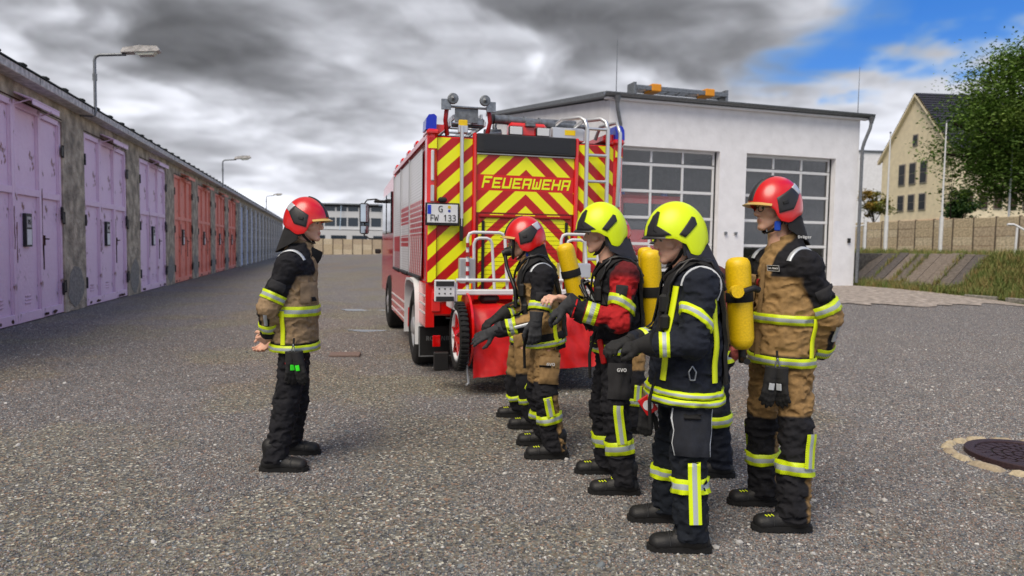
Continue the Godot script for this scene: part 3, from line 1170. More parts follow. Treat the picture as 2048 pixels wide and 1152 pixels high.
func slab_edges() -> PackedFloat32Array:
	return PackedFloat32Array([16.85, 17.32, 17.75, 18.2, 18.62, 19.1, 19.55, 20.0, 20.45, 20.95, 21.45])

# ---------------------------------------------------------------- backdrop
func slab_fence(at: Vector3, turn: float, bays: int, pitch: float, rows: int, rh: float, label: String, sd: int) -> void:
	var f := thing("slab_fence", at, turn, label, "fence")
	var r := RandomNumberGenerator.new()
	r.seed = sd
	var ms := []
	for k in 3:
		ms.append(rough_mat([Color(0.84, 0.77, 0.65), Color(0.88, 0.82, 0.71), Color(0.79, 0.72, 0.62)][k], 0.3, 1.3, 0.95, 0.6, 0.015, 60 + k))
	var slab := MB.new()
	slab.box(Vector3(0, rh / 2, 0), Vector3(pitch - 0.05, rh - 0.006, 0.06), 0.014)
	var sm := slab.mesh()
	var post := MB.new()
	post.box(Vector3(0, rows * rh / 2 + 0.03, 0), Vector3(0.11, rows * rh + 0.08, 0.13), 0.012)
	var pm := post.mesh()
	var dk := rough_mat(Color(0.46, 0.41, 0.35), 0.3, 1.0, 0.95, 0.5, 0.02, 66)
	for k in bays + 1:
		var o := part_mesh("post", pm, dk, f)
		o.position = Vector3(k * pitch, -0.03, 0.03)
		if k < bays:
			for j in rows:
				var s := part_mesh("slab", sm, ms[r.randi() % 3], f)
				s.position = Vector3((k + 0.5) * pitch, j * rh, r.randf_range(-0.012, 0.012))

func make_tree(called: String, at: Vector3, trunk: PackedVector3Array, tr: float, centre: Vector3, rad: Vector3, clumps: int, leaves: int, leaf: float, cols: Array, sd: int, label: String, category := "tree") -> void:
	var t := thing(called, at, 0.0, label, category)
	var r := RandomNumberGenerator.new()
	r.seed = sd
	var tm := MB.new()
	var bark := rough_mat(Color(0.26, 0.21, 0.17), 0.5, 0.5, 0.95, 1.0, 0.03, 71)
	for k in trunk.size() - 1:
		tm.cyl(trunk[k], trunk[k + 1], tr * (1.0 - 0.45 * k / trunk.size()), tr * (1.0 - 0.45 * (k + 1) / trunk.size()), 9, k == 0)
	var cs := []
	var fork: Vector3 = trunk[trunk.size() - 1]
	for k in clumps:
		var d := Vector3(r.randfn(), r.randfn(), r.randfn()).normalized()
		var rr := pow(r.randf(), 0.4)
		var c := centre + d * rad * rr * 0.9
		cs.append([c, r.randf_range(0.6, 1.15)])
		if k % 2 == 0:
			var m := fork.lerp(c, 0.5) + Vector3(r.randf_range(-0.2, 0.2), r.randf_range(-0.1, 0.3), r.randf_range(-0.2, 0.2)) * rad.x * 0.3
			tm.tube(PackedVector3Array([fork - Vector3(0, r.randf() * rad.y * 0.2, 0), m, c]), tr * r.randf_range(0.10, 0.3), 5, false)
	part("trunk", tm, bark, t)
	var lm := MB.new()
	var per := leaves / clumps
	for q in cs:
		var c0: Vector3 = q[0]
		var size: float = q[1] * rad.x * 0.30
		var tone: Color = cols[r.randi() % cols.size()]
		for k in per:
			var d := Vector3(r.randfn(), r.randfn() * 0.7, r.randfn()) * size * 0.55
			var p := c0 + d
			var b := Basis.from_euler(Vector3(r.randf_range(-1.0, 1.0), r.randf() * TAU, r.randf_range(-0.8, 0.8)))
			var l := leaf * r.randf_range(0.6, 1.3)
			var x := b.x * l
			var y := b.z * l * 0.55
			lm.col = tone * r.randf_range(0.7, 1.3)
			lm.col.a = 1.0
			var bend := b.y * l * 0.18
			lm.tri(p - x, p + y + bend, p + x)
			lm.tri(p - x, p + x, p - y + bend)
	var lmat := mat(Color.WHITE, 0.6, 0.0, 0.4)
	lmat.vertex_color_use_as_albedo = true
	lmat.backlight_enabled = true
	lmat.backlight = Color(0.5, 0.6, 0.2)
	part("crown", lm, lmat, t)

func build_backdrop() -> void:
	# fence on the bank
	var p := tf(32.2, 23.0, 1.5)
	slab_fence(p, deg_to_rad(104.5), 15, 1.25, 4, 0.48, "beige concrete slab fence on the grassy bank below the cream house", 4)
	# far fence and low building at the end of the yard
	slab_fence(Vector3(-34.0, 0.0, -104.0), deg_to_rad(3.0), 20, 1.45, 3, 0.78, "pale concrete slab fence closing the far end of the yard", 6)
	var fb := thing("office_building", Vector3(-27.0, 0, -122.0), deg_to_rad(6.0), "distant white flat roofed building with long window bands behind the far fence", "building")
	var w := MB.new()
	w.box(Vector3(0, 2.0, -5), Vector3(34, 4.0, 10))
	w.box(Vector3(3, 6.1, -6), Vector3(26, 3.9, 8))
	part("wall", w, mat(Color(0.74, 0.75, 0.76), 0.8), fb)
	var rf := MB.new()
	rf.box(Vector3(3, 8.6, -6), Vector3(27, 0.25, 9), 0.03)
	part("roof", rf, M.zinc, fb)
	var can := MB.new()
	can.xf = Transform3D(Basis(Vector3.BACK, 0.12), Vector3(8, 9.0, -5))
	can.box(Vector3.ZERO, Vector3(9, 0.25, 8), 0.03)
	part("canopy", can, mat(Color(0.45, 0.5, 0.56), 0.5), fb)
	var wm := mat(Color(0.16, 0.20, 0.24), 0.15)
	for k in 13:
		for y in [[5.2, 1.5], [7.5, 0.8]]:
			var o := MB.new()
			o.box(Vector3(-9 + k * 2.0, y[0] + 0.3, -1.98), Vector3(1.75, y[1], 0.06), 0.01)
			part("window", o, wm, fb)
	for k in 9:
		var o := MB.new()
		o.box(Vector3(-14 + k * 3.6, 2.6, 0.02), Vector3(2.6, 1.0, 0.06), 0.01)
		part("window", o, wm, fb)
	for k in 6:
		var o := MB.new()
		o.cyl(Vector3(-7 + k * 4.0, 4.0, 0.0), Vector3(-7 + k * 4.0, 8.3, -1.6), 0.07, 0.07, 6)
		part("strut", o, mat(Color(0.62, 0.7, 0.78), 0.5), fb)
	# cream gabled house
	var h := thing("house", Vector3(35.3, 2.0, -57.0), deg_to_rad(5.7), "cream rendered gabled house with dark slate roof beyond the fence", "house")
	var L := 17.0
	var ey := 8.3
	var ay := 13.2
	var cream := rough_mat(Color(0.93, 0.88, 0.76), 0.08, 4.0, 0.95, 0.2, 0.012, 72)
	var hw := MB.new()
	hw.prism(PackedVector2Array([Vector2(0, 0), Vector2(9, 0), Vector2(9, ey), Vector2(4.5, ay), Vector2(0, ey)]), 0.0, L, Transform3D(Basis(Vector3.UP, PI / 2), Vector3.ZERO))
	part("wall", hw, cream, h)
	var slate := rough_mat(Color(0.19, 0.19, 0.24), 0.4, 1.2, 0.7, 0.8, 0.03, 73)
	var rm := MB.new()
	for s in [0, 1]:
		var sl := Vector2(4.5, ay - ey)
		var rows := 22
		for k in rows:
			var a := float(k) / rows
			var b := float(k + 1) / rows
			var pa := Vector3(0, ey - 0.35 + (ay - ey + 0.45) * a, 0.3 - 4.8 * a)
			var pb := Vector3(0, ey - 0.35 + (ay - ey + 0.45) * b, 0.3 - 4.8 * b)
			if s == 1:
				pa.z = -9.0 - pa.z
				pb.z = -9.0 - pb.z
			var out := Vector3(0, 0.10, 0.09 if s == 0 else -0.09)
			var thick := Vector3(0, 0.035, 0.035 if s == 0 else -0.035)
			var c0 := pa + out + thick + Vector3(-0.25, 0, 0)
			var c1 := pa + out + thick + Vector3(L + 0.25, 0, 0)
			var c2 := pb + out + Vector3(L + 0.25, 0, 0)
			var c3 := pb + out + Vector3(-0.25, 0, 0)
			if s == 0:
				rm.quad(c0, c1, c2, c3)
				rm.quad(c0 - thick - out * 0.6, c1 - thick - out * 0.6, c1, c0)
			else:
				rm.quad(c1, c0, c3, c2)
				rm.quad(c1 - thick - out * 0.6, c0 - thick - out * 0.6, c0, c1)
	part("roof", rm, slate, h)
	var vb := MB.new()
	for s in [0, 1]:
		var z0 := 0.32 if s == 0 else -9.32
		var a := Vector3(-0.16, ey - 0.30, z0)
		var b := Vector3(-0.16, ay + 0.16, -4.5)
		var d := Vector3(0, 0.24, 0)
		var e := Vector3(-0.14, 0, 0)
		var q := [a, b, b - d, a - d]
		if s == 1:
			q = [b, a, a - d, b - d]
		vb.quad(q[3] + e, q[2] + e, q[1] + e, q[0] + e)
		vb.quad(q[3] + e, q[2] + e, q[2] - e, q[3] - e)
	part("verge_board", vb, cream, h)
	var win := mat(Color(0.07, 0.08, 0.10), 0.35)
	var trim := mat(Color(0.55, 0.53, 0.5), 0.7)
	var wins := []
	for z in [-6.05, -4.64, -3.22]:
		wins.append([z, 6.5, 0.72, 1.75])
		wins.append([z, 3.98, 0.72, 1.3])
	wins.append([-4.45, 9.35, 0.5, 0.85])
	for q in wins:
		var fn := MB.new()
		fn.box(Vector3(-0.03, q[1], q[0]), Vector3(0.1, q[3] + 0.16, q[2] + 0.16), 0.01)
		var wn := part("window", fn, trim, h)
		for k in 2:
			var pn := MB.new()
			pn.box(Vector3(-0.09, q[1] + (k - 0.5) * q[3] * 0.5, q[0]), Vector3(0.03, q[3] * 0.46, q[2]), 0.004)
			part("pane", pn, win, wn)
	for k in 9:
		for y in [3.95, 6.9]:
			var fn := MB.new()
			fn.box(Vector3(1.6 + k * 1.28 + 0.02, y, 0.03), Vector3(0.78, 1.4, 0.1), 0.01)
			var wn := part("window", fn, trim, h)
			var pn := MB.new()
			pn.box(Vector3(1.6 + k * 1.28 + 0.02, y, 0.09), Vector3(0.66, 1.26, 0.04), 0.01)
			part("shutter", pn, mat(Color(0.27, 0.20, 0.16), 0.7), wn)
	var pl := MB.new()
	pl.box(Vector3(-0.05, 1.2, -4.5), Vector3(0.12, 2.4, 9.1), 0.02)
	pl.box(Vector3(L / 2, 1.2, 0.05), Vector3(L, 2.4, 0.12), 0.02)
	part("plinth", pl, rough_mat(Color(0.72, 0.50, 0.38), 0.2, 1.0, 0.95), h)
	var wb := thing("white_block", Vector3(48.0, 2.0, -92.0), deg_to_rad(5.7), "plain white building edge between the station and the cream house", "building")
	var mb := MB.new()
	mb.box(Vector3(1.0, 6.3, -5.0), Vector3(10.0, 12.6, 10.0))
	part("wall", mb, M.render_white, wb)
	var rb := MB.new()
	rb.box(Vector3(1.0, 12.7, -5.0), Vector3(10.4, 0.2, 10.4), 0.02)
	part("roof", rb, M.zinc, wb)
	# flag poles and post
	var k := 0
	for q in [[Vector3(19.65, 1.5, -37.0), 6.3, "left"], [Vector3(22.55, 1.5, -37.0), 6.9, "middle"], [Vector3(26.06, 1.5, -37.0), 6.6, "right"]]:
		var fp := thing("flag_pole", q[0], 0.0, "bare white flag pole on the grassy bank, the %s one of three" % q[2], "flag pole", "flag poles on the bank")
		var st := MB.new()
		st.cyl(Vector3(0, 0, 0), Vector3(0, q[1], 0), 0.065, 0.03, 10)
		part("pole", st, M.white, fp)
		var fo := MB.new()
		fo.cyl(Vector3(0, 0, 0), Vector3(0, 2.0, 0), 0.10, 0.10, 10)
		part("sleeve", fo, M.white, fp)
		var cp := MB.new()
		cp.lathe(PackedVector2Array([Vector2(0.0, -0.02), Vector2(0.05, 0.0), Vector2(0.05, 0.05), Vector2(0.0, 0.09)]), Transform3D(Basis(), Vector3(0, q[1], 0)), 8)
		part("finial", cp, M.zinc, fp)
		k += 1
	var pt := thing("post", Vector3(18.54, 1.5, -37.0), 0.0, "short white post with a side arm beside the station downpipe", "post")
	var a := MB.new()
	a.box(Vector3(0, 0.9, 0), Vector3(0.13, 1.8, 0.13), 0.015)
	part("upright", a, M.white, pt)
	var b := MB.new()
	b.cyl(Vector3(-0.05, 1.5, 0), Vector3(-0.9, 1.35, 0), 0.04, 0.04, 8)
	part("arm", b, M.white, pt)
	# trees
	make_tree("broadleaf_tree", Vector3(29.0, 1.5, -38.0), PackedVector3Array([Vector3(0, -0.2, 0), Vector3(-0.1, 1.2, 0), Vector3(-0.4, 2.6, 0.1), Vector3(-0.7, 4.0, 0.1)]), 0.38, Vector3(-0.9, 7.1, 0.0), Vector3(5.0, 5.0, 5.0), 170, 66000, 0.095, [Color(0.10, 0.17, 0.03), Color(0.12, 0.20, 0.035), Color(0.075, 0.14, 0.025), Color(0.15, 0.22, 0.04)], 5, "large leafy green tree at the right edge in front of the house")
	make_tree("yellow_tree", Vector3(23.6, 1.6, -46.0), PackedVector3Array([Vector3(0, 0, 0), Vector3(0.05, 1.0, 0), Vector3(0, 2.0, 0)]), 0.09, Vector3(0, 3.0, 0), Vector3(1.1, 1.2, 1.0), 26, 2600, 0.09, [Color(0.22, 0.20, 0.03), Color(0.14, 0.17, 0.03), Color(0.30, 0.20, 0.04)], 6, "small yellowing tree behind the fence beside the station", "tree")
	make_tree("dark_bush", Vector3(30.6, 1.6, -48.0), PackedVector3Array([Vector3(0, 0, 0), Vector3(0, 1.5, 0)]), 0.12, Vector3(0.0, 3.1, 0), Vector3(1.35, 1.3, 1.2), 30, 4200, 0.10, [Color(0.03, 0.075, 0.02), Color(0.045, 0.095, 0.025)], 7, "dark green bush in front of the cream gable wall", "bush")
	make_tree("slender_tree", Vector3(26.7, 1.6, -43.0), PackedVector3Array([Vector3(0, 0, 0), Vector3(0.05, 1.6, 0), Vector3(0, 3.0, 0)]), 0.05, Vector3(0.0, 4.3, 0), Vector3(0.7, 1.7, 0.7), 18, 420, 0.09, [Color(0.13, 0.16, 0.05), Color(0.18, 0.18, 0.06)], 8, "thin sparse young tree standing beside the middle flag pole", "tree")

# ---------------------------------------------------------------- fire engine
const RW := 2.36

func rear_tile(mb: MB, x0: float, x1: float, y0: float, y1: float, z: float, th := 0.02) -> void:
	# a plate on the rear, printed from the shared chevron picture
	var u := [Vector2(x0 / RW, (2.85 - y0) / 1.95), Vector2(x1 / RW, (2.85 - y0) / 1.95), Vector2(x1 / RW, (2.85 - y1) / 1.95), Vector2(x0 / RW, (2.85 - y1) / 1.95)]
	var a := Vector3(x0, y0, z)
	var b := Vector3(x1, y0, z)
	var c := Vector3(x1, y1, z)
	var d := Vector3(x0, y1, z)
	var k := Vector3(0, 0, -th)
	mb.quad(a, b, c, d, u[0], u[1], u[2], u[3])
	mb.quad(a + k, b + k, b, a, u[0], u[1], u[1], u[0])
	mb.quad(d, c, c + k, d + k, u[3], u[2], u[2], u[3])
	mb.quad(a + k, a, d, d + k, u[0], u[0], u[3], u[3])
	mb.quad(b, b + k, c + k, c, u[1], u[1], u[2], u[2])

func letter_shape(ch: String) -> Array:
	# strokes as [x0, y0, x1, y1] in a unit cell
	var s := 0.2
	match ch:
		"F": return [[0, 0, s, 1], [s, 1 - s, 1, 1], [s, 0.42, 0.78, 0.42 + s]]
		"E": return [[0, 0, s, 1], [s, 1 - s, 1, 1], [s, 0.41, 0.85, 0.41 + s * 0.9], [s, 0, 1, s]]
		"U": return [[0, 0, s, 1], [1 - s, 0, 1, 1], [s, 0, 1 - s, s]]
		"R": return [[0, 0, s, 1], [s, 1 - s, 1, 1], [1 - s, 0.50, 1, 1 - s], [s, 0.36, 1, 0.52], [0.74, 0, 0.98, 0.36]]
		"W": return [[0, 0, s, 1], [1 - s, 0, 1, 1], [s, 0, 1 - s, s], [0.41, s, 0.59, 0.72]]
		"H": return [[0, 0, s, 1], [1 - s, 0, 1, 1], [s, 0.40, 1 - s, 0.40 + s]]
	return []

func bar(mb: MB, a: Vector3, b: Vector3, r: float, k := 8) -> void:
	mb.cyl(a, b, r, r, k)

func add_part(called: String, parent: Node, m: Material, o: Vector3, s: Vector3, bv := 0.006) -> MeshInstance3D:
	var mb := MB.new()
	mb.box(o, s, bv)
	return part(called, mb, m, parent)

func wheel(parent: Node, at: Vector3, r: float, w: float, side: float) -> void:
	# axis along x; side says which way the face looks
	var hub := Node3D.new()
	hub.name = "wheel"
	parent.add_child(hub, true)
	hub.position = at
	var ty := MB.new()
	var t := Transform3D(Basis(Vector3.BACK, PI / 2 * side), Vector3.ZERO)
	ty.lathe(PackedVector2Array([Vector2(r * 0.60, -w), Vector2(r * 0.93, -w), Vector2(r, -w * 0.85), Vector2(r, -w * 0.12), Vector2(r * 0.94, -0.005), Vector2(r * 0.72, 0.02), Vector2(r * 0.58, 0.0), Vector2(r * 0.56, -w * 0.5)]), t, 28)
	part("tyre", ty, M.rubber, hub)
	var rm := MB.new()
	rm.lathe(PackedVector2Array([Vector2(r * 0.57, -0.1), Vector2(r * 0.57, -0.01), Vector2(r * 0.52, -0.01), Vector2(r * 0.45, -0.08), Vector2(r * 0.3, -0.07), Vector2(r * 0.22, 0.0), Vector2(r * 0.16, 0.02), Vector2(0, 0.02)]), t, 20)
	part("rim", rm, M.alu, hub)

func build_truck() -> void:
	var t := thing("fire_engine", Vector3(-1.29, 0.0, -9.13), deg_to_rad(14.5), "red fire engine seen from behind with yellow and red chevrons and lettering", "fire engine")
	var W := RW
	M.flap_grey = mat(Color(0.42, 0.43, 0.44), 0.6)
	# ---- chevron picture
	var iw := 590
	var ih := 488
	var im := Image.create(iw, ih, false, Image.FORMAT_RGB8)
	var ye := Color(0.92, 0.93, 0.03)
	var rd := Color(0.70, 0.03, 0.05)
	for py in ih:
		var y := 2.85 - 1.95 * (py + 0.5) / ih
		for px in iw:
			var x := W * (px + 0.5) / iw
			var q := (y + 0.93 * absf(x - 1.16) - 2.45) / 0.285
			q -= floorf(q)
			# 2.45 .. 2.60 is yellow at the middle
			var s := clampf(minf(q, 0.535 - q) * 0.285 / 0.004 + 0.5, 0.0, 1.0)
			im.set_pixel(px, py, rd.lerp(ye, s))
	im.fill_rect(Rect2i(int(0.57 / W * iw), int((2.85 - 2.375) / 1.95 * ih), int(1.185 / W * iw), int(0.18 / 1.95 * ih)), Color(0.80, 0.05, 0.05))
	var chev := mat(Color.WHITE, 0.35)
	chev.albedo_texture = ImageTexture.create_from_image(im)
	chev.texture_repeat = false
	# ---- shell
	var b := MB.new()
	b.box(Vector3(W / 2, 1.89, -1.05), Vector3(W - 0.10, 1.80, 4.5), 0.02)
	b.box(Vector3(W / 2, 0.93, 0.72), Vector3(W - 0.14, 0.36, 1.0), 0.02)
	b.box(Vector3(W / 2, 0.80, -2.0), Vector3(W - 0.3, 0.5, 3.0), 0.02)
	part("body", b, M.red, t)
	var ch := MB.new()
	ch.box(Vector3(W / 2, 0.62, -2.2), Vector3(0.9, 0.3, 7.4), 0.02)
	ch.cyl(Vector3(0.2, 0.5, 0), Vector3(W - 0.2, 0.5, 0), 0.09, 0.09, 10)
	ch.cyl(Vector3(0.2, 0.5, -4.2), Vector3(W - 0.2, 0.5, -4.2), 0.09, 0.09, 10)
	part("chassis", ch, M.black, t)
	# roof gallery, sloping red edge
	for x in [0.0, 1.0]:
		var ed := MB.new()
		var poly := PackedVector2Array([Vector2(0.0, 2.76), Vector2(0.06, 2.76), Vector2(0.2, 2.86), Vector2(0.2, 2.92), Vector2(0.10, 2.92), Vector2(0.0, 2.82)])
		if x > 0.5:
			for k in poly.size():
				poly[k].x = W - poly[k].x
		ed.prism(poly, -3.2, 1.2)
		part("roof_edge", ed, M.red, t)
	# ---- rear columns
	for x in [0.06, W - 0.06]:
		add_part("rear_column", t, M.red, Vector3(x, 1.97, 1.16), Vector3(0.115, 1.72, 0.24), 0.035)
		var lt := add_part("marker_light", t, M.white, Vector3(x, 2.45, 1.285), Vector3(0.035, 0.34, 0.02), 0.008)
		add_part("grille", t, M.alu, Vector3(x, 2.14, 1.285), Vector3(0.04, 0.18, 0.016), 0.004)
	for x in [0.545, 1.775]:
		add_part("door_post", t, M.red, Vector3(x, 1.93, 1.24), Vector3(0.048, 1.82, 0.07), 0.012)
	for q in [[0.12, 0.52], [1.80, 2.24]]:
		var mb := MB.new()
		rear_tile(mb, q[0], q[1], 1.02, 2.77, 1.245)
		part("chevron_panel", mb, chev, t)
	for q in [[0.012, 0.108], [2.252, 2.348]]:
		var mb := MB.new()
		rear_tile(mb, q[0], q[1], 1.14, 1.98, 1.284, 0.004)
		part("chevron_strip", mb, chev, t)
		var mc := MB.new()
		rear_tile(mc, q[0], q[1], 2.64, 2.76, 1.284, 0.004)
		part("chevron_strip", mc, chev, t)
	# ---- centre: board, shutter, slats
	var up := MB.new()
	rear_tile(up, 0.57, 1.75, 1.945, 2.60, 1.235)
	part("shutter_panel", up, chev, t)
	var y := 1.93
	while y > 1.02:
		var mb := MB.new()
		rear_tile(mb, 0.60, 1.72, y - 0.0485, y - 0.0035, 1.235, 0.008)
		part("shutter_slat", mb, chev, t)
		y -= 0.05
	add_part("shutter_backing", t, M.darkred, Vector3(1.16, 1.47, 1.218), Vector3(1.16, 0.94, 0.012), 0.0)
	for x in [0.655, 1.665]:
		add_part("shutter_guide", t, M.black, Vector3(x, 1.44, 1.245), Vector3(0.032, 0.82, 0.03), 0.005)
	add_part("shutter_handle", t, M.darkred, Vector3(1.16, 1.90, 1.25), Vector3(1.1, 0.03, 0.03), 0.008)
	var lb := MB.new()
	lb.box(Vector3(1.16, 2.73, 1.25), Vector3(1.19, 0.215, 0.07), 0.01)
	var board := part("message_board", lb, M.darkgrey, t)
	var di := Image.create(512, 88, false, Image.FORMAT_RGB8)
	di.fill(Color(0.055, 0.06, 0.075))
	for j in 11:
		for i in 64:
			di.fill_rect(Rect2i(i * 8 + 2, j * 8 + 2, 3, 3), Color(0.23, 0.24, 0.26))
	var dm := mat(Color.WHITE, 0.4)
	dm.albedo_texture = ImageTexture.create_from_image(di)
	var dq := MB.new()
	dq.quad(Vector3(0.64, 2.655, 1.2885), Vector3(1.68, 2.655, 1.2885), Vector3(1.68, 2.81, 1.2885), Vector3(0.64, 2.81, 1.2885))
	part("diode_field", dq, dm, board)
	add_part("white_strip", t, M.white, Vector3(1.16, 2.612, 1.25), Vector3(1.18, 0.014, 0.03), 0.003)
	var xx := 0.632
	for chx in "FEUERWEHR":
		var lt := MB.new()
		var big := 1.12 if xx < 0.64 else 1.0
		lt.xf = Transform3D(Basis(Vector3(1, 0, 0), Vector3(0.22, 1, 0), Vector3(0, 0, 1)), Vector3(xx, 2.226, 1.236))
		for q in letter_shape(chx):
			var hh := 0.122 * big
			lt.box(Vector3((q[0] + q[2]) * 0.5 * 0.099, (q[1] + q[3]) * 0.5 * hh, 0.001), Vector3((q[2] - q[0]) * 0.099 + 0.0006, (q[3] - q[1]) * hh + 0.0006, 0.006))
		part("letter", lt, M.yellow, t)
		xx += 0.1195
	# ---- pole, plate
	var pl := MB.new()
	pl.cyl(Vector3(0.39, 1.78, 1.31), Vector3(0.385, 2.9, 1.31), 0.022, 0.022, 10)
	part("grab_pole", pl, M.alu, t)
	add_part("pole_end", t, M.black, Vector3(0.39, 1.74, 1.31), Vector3(0.04, 0.26, 0.04), 0.008)
	var np := add_part("number_plate", t, M.black, Vector3(0.17, 1.905, 1.325), Vector3(0.385, 0.255, 0.02), 0.006)
	add_part("plate_face", np, M.white, Vector3(0.17, 1.912, 1.337), Vector3(0.345, 0.205, 0.006), 0.002)
	add_part("country_strip", np, mat(Color(0.03, 0.2, 0.75), 0.4), Vector3(0.02, 1.955, 1.3405), Vector3(0.04, 0.10, 0.004), 0.0)
	var g1 := part_mesh("plate_text", text_mesh("G", 0.098, 0.004, false, true), M.black, np)
	g1.position = Vector3(0.145, 1.962, 1.343)
	var g2 := part_mesh("plate_text", text_mesh("FW 133", 0.098, 0.004, false, true), M.black, np)
	g2.position = Vector3(0.175, 1.862, 1.343)
	g2.scale = Vector3(0.86, 1, 1)
	var seal := MB.new()
	seal.cyl(Vector3(0.245, 1.985, 1.338), Vector3(0.245, 1.985, 1.343), 0.018, 0.018, 12)
	part("seal", seal, mat(Color(0.8, 0.7, 0.1), 0.4), np)
	var seal2 := MB.new()
	seal2.cyl(Vector3(0.245, 1.942, 1.338), Vector3(0.245, 1.942, 1.343), 0.015, 0.015, 12)
	part("seal", seal2, mat(Color(0.1, 0.2, 0.6), 0.4), np)
	add_part("plate_lamp", t, M.black, Vector3(0.17, 2.065, 1.32), Vector3(0.1, 0.06, 0.07), 0.02)
	# ---- boarding ladder
	for x in [1.86, 2.12]:
		var mb := MB.new()
		mb.tube(PackedVector3Array([Vector3(x, 1.25, 1.36), Vector3(x, 2.95, 1.36), Vector3(x - 0.02, 3.04, 1.33), Vector3(x - 0.05, 3.09, 1.24), Vector3(x - 0.22, 3.08, 1.1), Vector3(x - 0.3, 3.0, 0.95), Vector3(x - 0.3, 2.86, 0.9)]), 0.024, 9)
		part("ladder_stile", mb, M.alu, t)
	for k in 6:
		var mb := MB.new()
		mb.cyl(Vector3(1.86, 1.42 + k * 0.305, 1.36), Vector3(2.12, 1.42 + k * 0.305, 1.36), 0.018, 0.018, 8)
		part("ladder_rung", mb, M.alu, t)
	var hb := MB.new()
	hb.tube(PackedVector3Array([Vector3(2.24, 2.0, 1.29), Vector3(2.24, 2.06, 1.40), Vector3(2.25, 2.9, 1.42), Vector3(2.22, 3.03, 1.38), Vector3(2.12, 3.02, 1.1), Vector3(2.1, 2.88, 1.0)]), 0.022, 9)
	part("grab_rail", hb, M.alu, t)
	# ---- roof
	for q in [[0.035, 1.0], [W - 0.035, -1.0]]:
		add_part("beacon_base", t, M.red, Vector3(q[0] + q[1] * 0.03, 2.82, 1.12), Vector3(0.15, 0.07, 0.36), 0.025)
		var bl := MB.new()
		bl.prism(PackedVector2Array([Vector2(-0.065, 0), Vector2(0.055, 0), Vector2(0.06, 0.15), Vector2(0.03, 0.175), Vector2(-0.03, 0.165), Vector2(-0.058, 0.12)]), -0.14, 0.14, Transform3D(Basis(Vector3(q[1], 0, 0), Vector3.UP, Vector3(0, 0, 1)), Vector3(q[0] + q[1] * 0.012, 2.85, 1.12)))
		part("beacon", bl, M.bluelens, t)
		for k in 4:
			add_part("side_marker", t, M.red, Vector3(q[0] + q[1] * 0.02, 2.88, -0.2 - k * 0.95), Vector3(0.06, 0.07, 0.25), 0.02)
	# portable ladder on its tilting rack
	for q in [[0.28, 2.98], [0.32, 3.06], [0.68, 3.0], [0.64, 3.08]]:
		var mb := MB.new()
		mb.box(Vector3(q[0], q[1] - 0.02, -1.2), Vector3(0.028, 0.06, 4.6), 0.006)
		var o := part("ladder_rail", mb, M.alu, t)
		o.rotation.x = 0.015
	for k in 14:
		var mb := MB.new()
		mb.cyl(Vector3(0.28, 2.985, 0.95 - k * 0.33), Vector3(0.68, 2.985, 0.95 - k * 0.33), 0.016, 0.016, 6)
		part("ladder_rung", mb, M.alu, t)
	for x in [0.25, 0.71]:
		var mb := MB.new()
		mb.tube(PackedVector3Array([Vector3(x, 2.82, 1.1), Vector3(x + signf(x - 0.5) * 0.03, 2.98, 1.15), Vector3(x + signf(x - 0.5) * 0.02, 3.08, 1.15), Vector3(x, 3.16, 1.13)]), 0.026, 7)
		part("rack_arm", mb, M.darkred, t)
		add_part("rack_plate", t, M.steel, Vector3(x + signf(x - 0.5) * 0.03, 3.15, 1.2), Vector3(0.11, 0.12, 0.02), 0.004)
		var wl := MB.new()
		wl.lathe(PackedVector2Array([Vector2(0, -0.02), Vector2(0.06, -0.02), Vector2(0.062, 0.0), Vector2(0.062, 0.02), Vector2(0.05, 0.026), Vector2(0.02, 0.02), Vector2(0.018, 0.04), Vector2(0, 0.04)]), Transform3D(Basis(Vector3.RIGHT, PI / 2), Vector3(x - signf(x - 0.5) * 0.045, 3.215, 1.21)), 16)
		part("rack_roller", wl, M.zinc, t)
	var cb := MB.new()
	cb.cyl(Vector3(0.25, 3.13, 1.19), Vector3(0.71, 3.13, 1.19), 0.014, 0.014, 8)
	part("rack_crossbar", cb, M.steel, t)
	add_part("rack_shield", t, M.zinc, Vector3(0.46, 3.04, 1.17), Vector3(0.27, 0.16, 0.015), 0.004)
	add_part("rack_frame", t, M.darkgrey, Vector3(0.48, 2.93, 1.12), Vector3(0.36, 0.03, 0.05), 0.006)
	add_part("rack_motor", t, M.steel, Vector3(0.60, 2.98, 1.1), Vector3(0.16, 0.1, 0.1), 0.02)
	add_part("latch_block", t, M.alu, Vector3(0.40, 2.87, 1.28), Vector3(0.11, 0.09, 0.05), 0.008)
	add_part("latch_label", t, mat(Color(0.9, 0.75, 0.05), 0.5), Vector3(0.40, 2.935, 1.285), Vector3(0.1, 0.07, 0.04), 0.006)
	add_part("roof_deck", t, M.darkgrey, Vector3(W / 2, 2.80, -1.0), Vector3(W - 0.2, 0.03, 4.2), 0.0)
	# suction hose tube across the roof
	var tb := MB.new()
	tb.cyl(Vector3(0.80, 3.045, 1.05), Vector3(1.55, 3.035, 1.0), 0.052, 0.048, 14)
	tb.cyl(Vector3(1.55, 3.035, 1.0), Vector3(2.0, 3.03, 0.95), 0.03, 0.03, 10)
	part("monitor_tube", tb, M.zinc, t)
	for k in 4:
		var rg := MB.new()
		rg.cyl(Vector3(0.79 + k * 0.19, 3.045 - k * 0.002, 1.05 - k * 0.012), Vector3(0.81 + k * 0.19, 3.045 - k * 0.002, 1.049 - k * 0.012), 0.06, 0.06, 14)
		part("tube_collar", rg, M.darkgrey if k == 0 else M.zinc, t)
	var mo := MB.new()
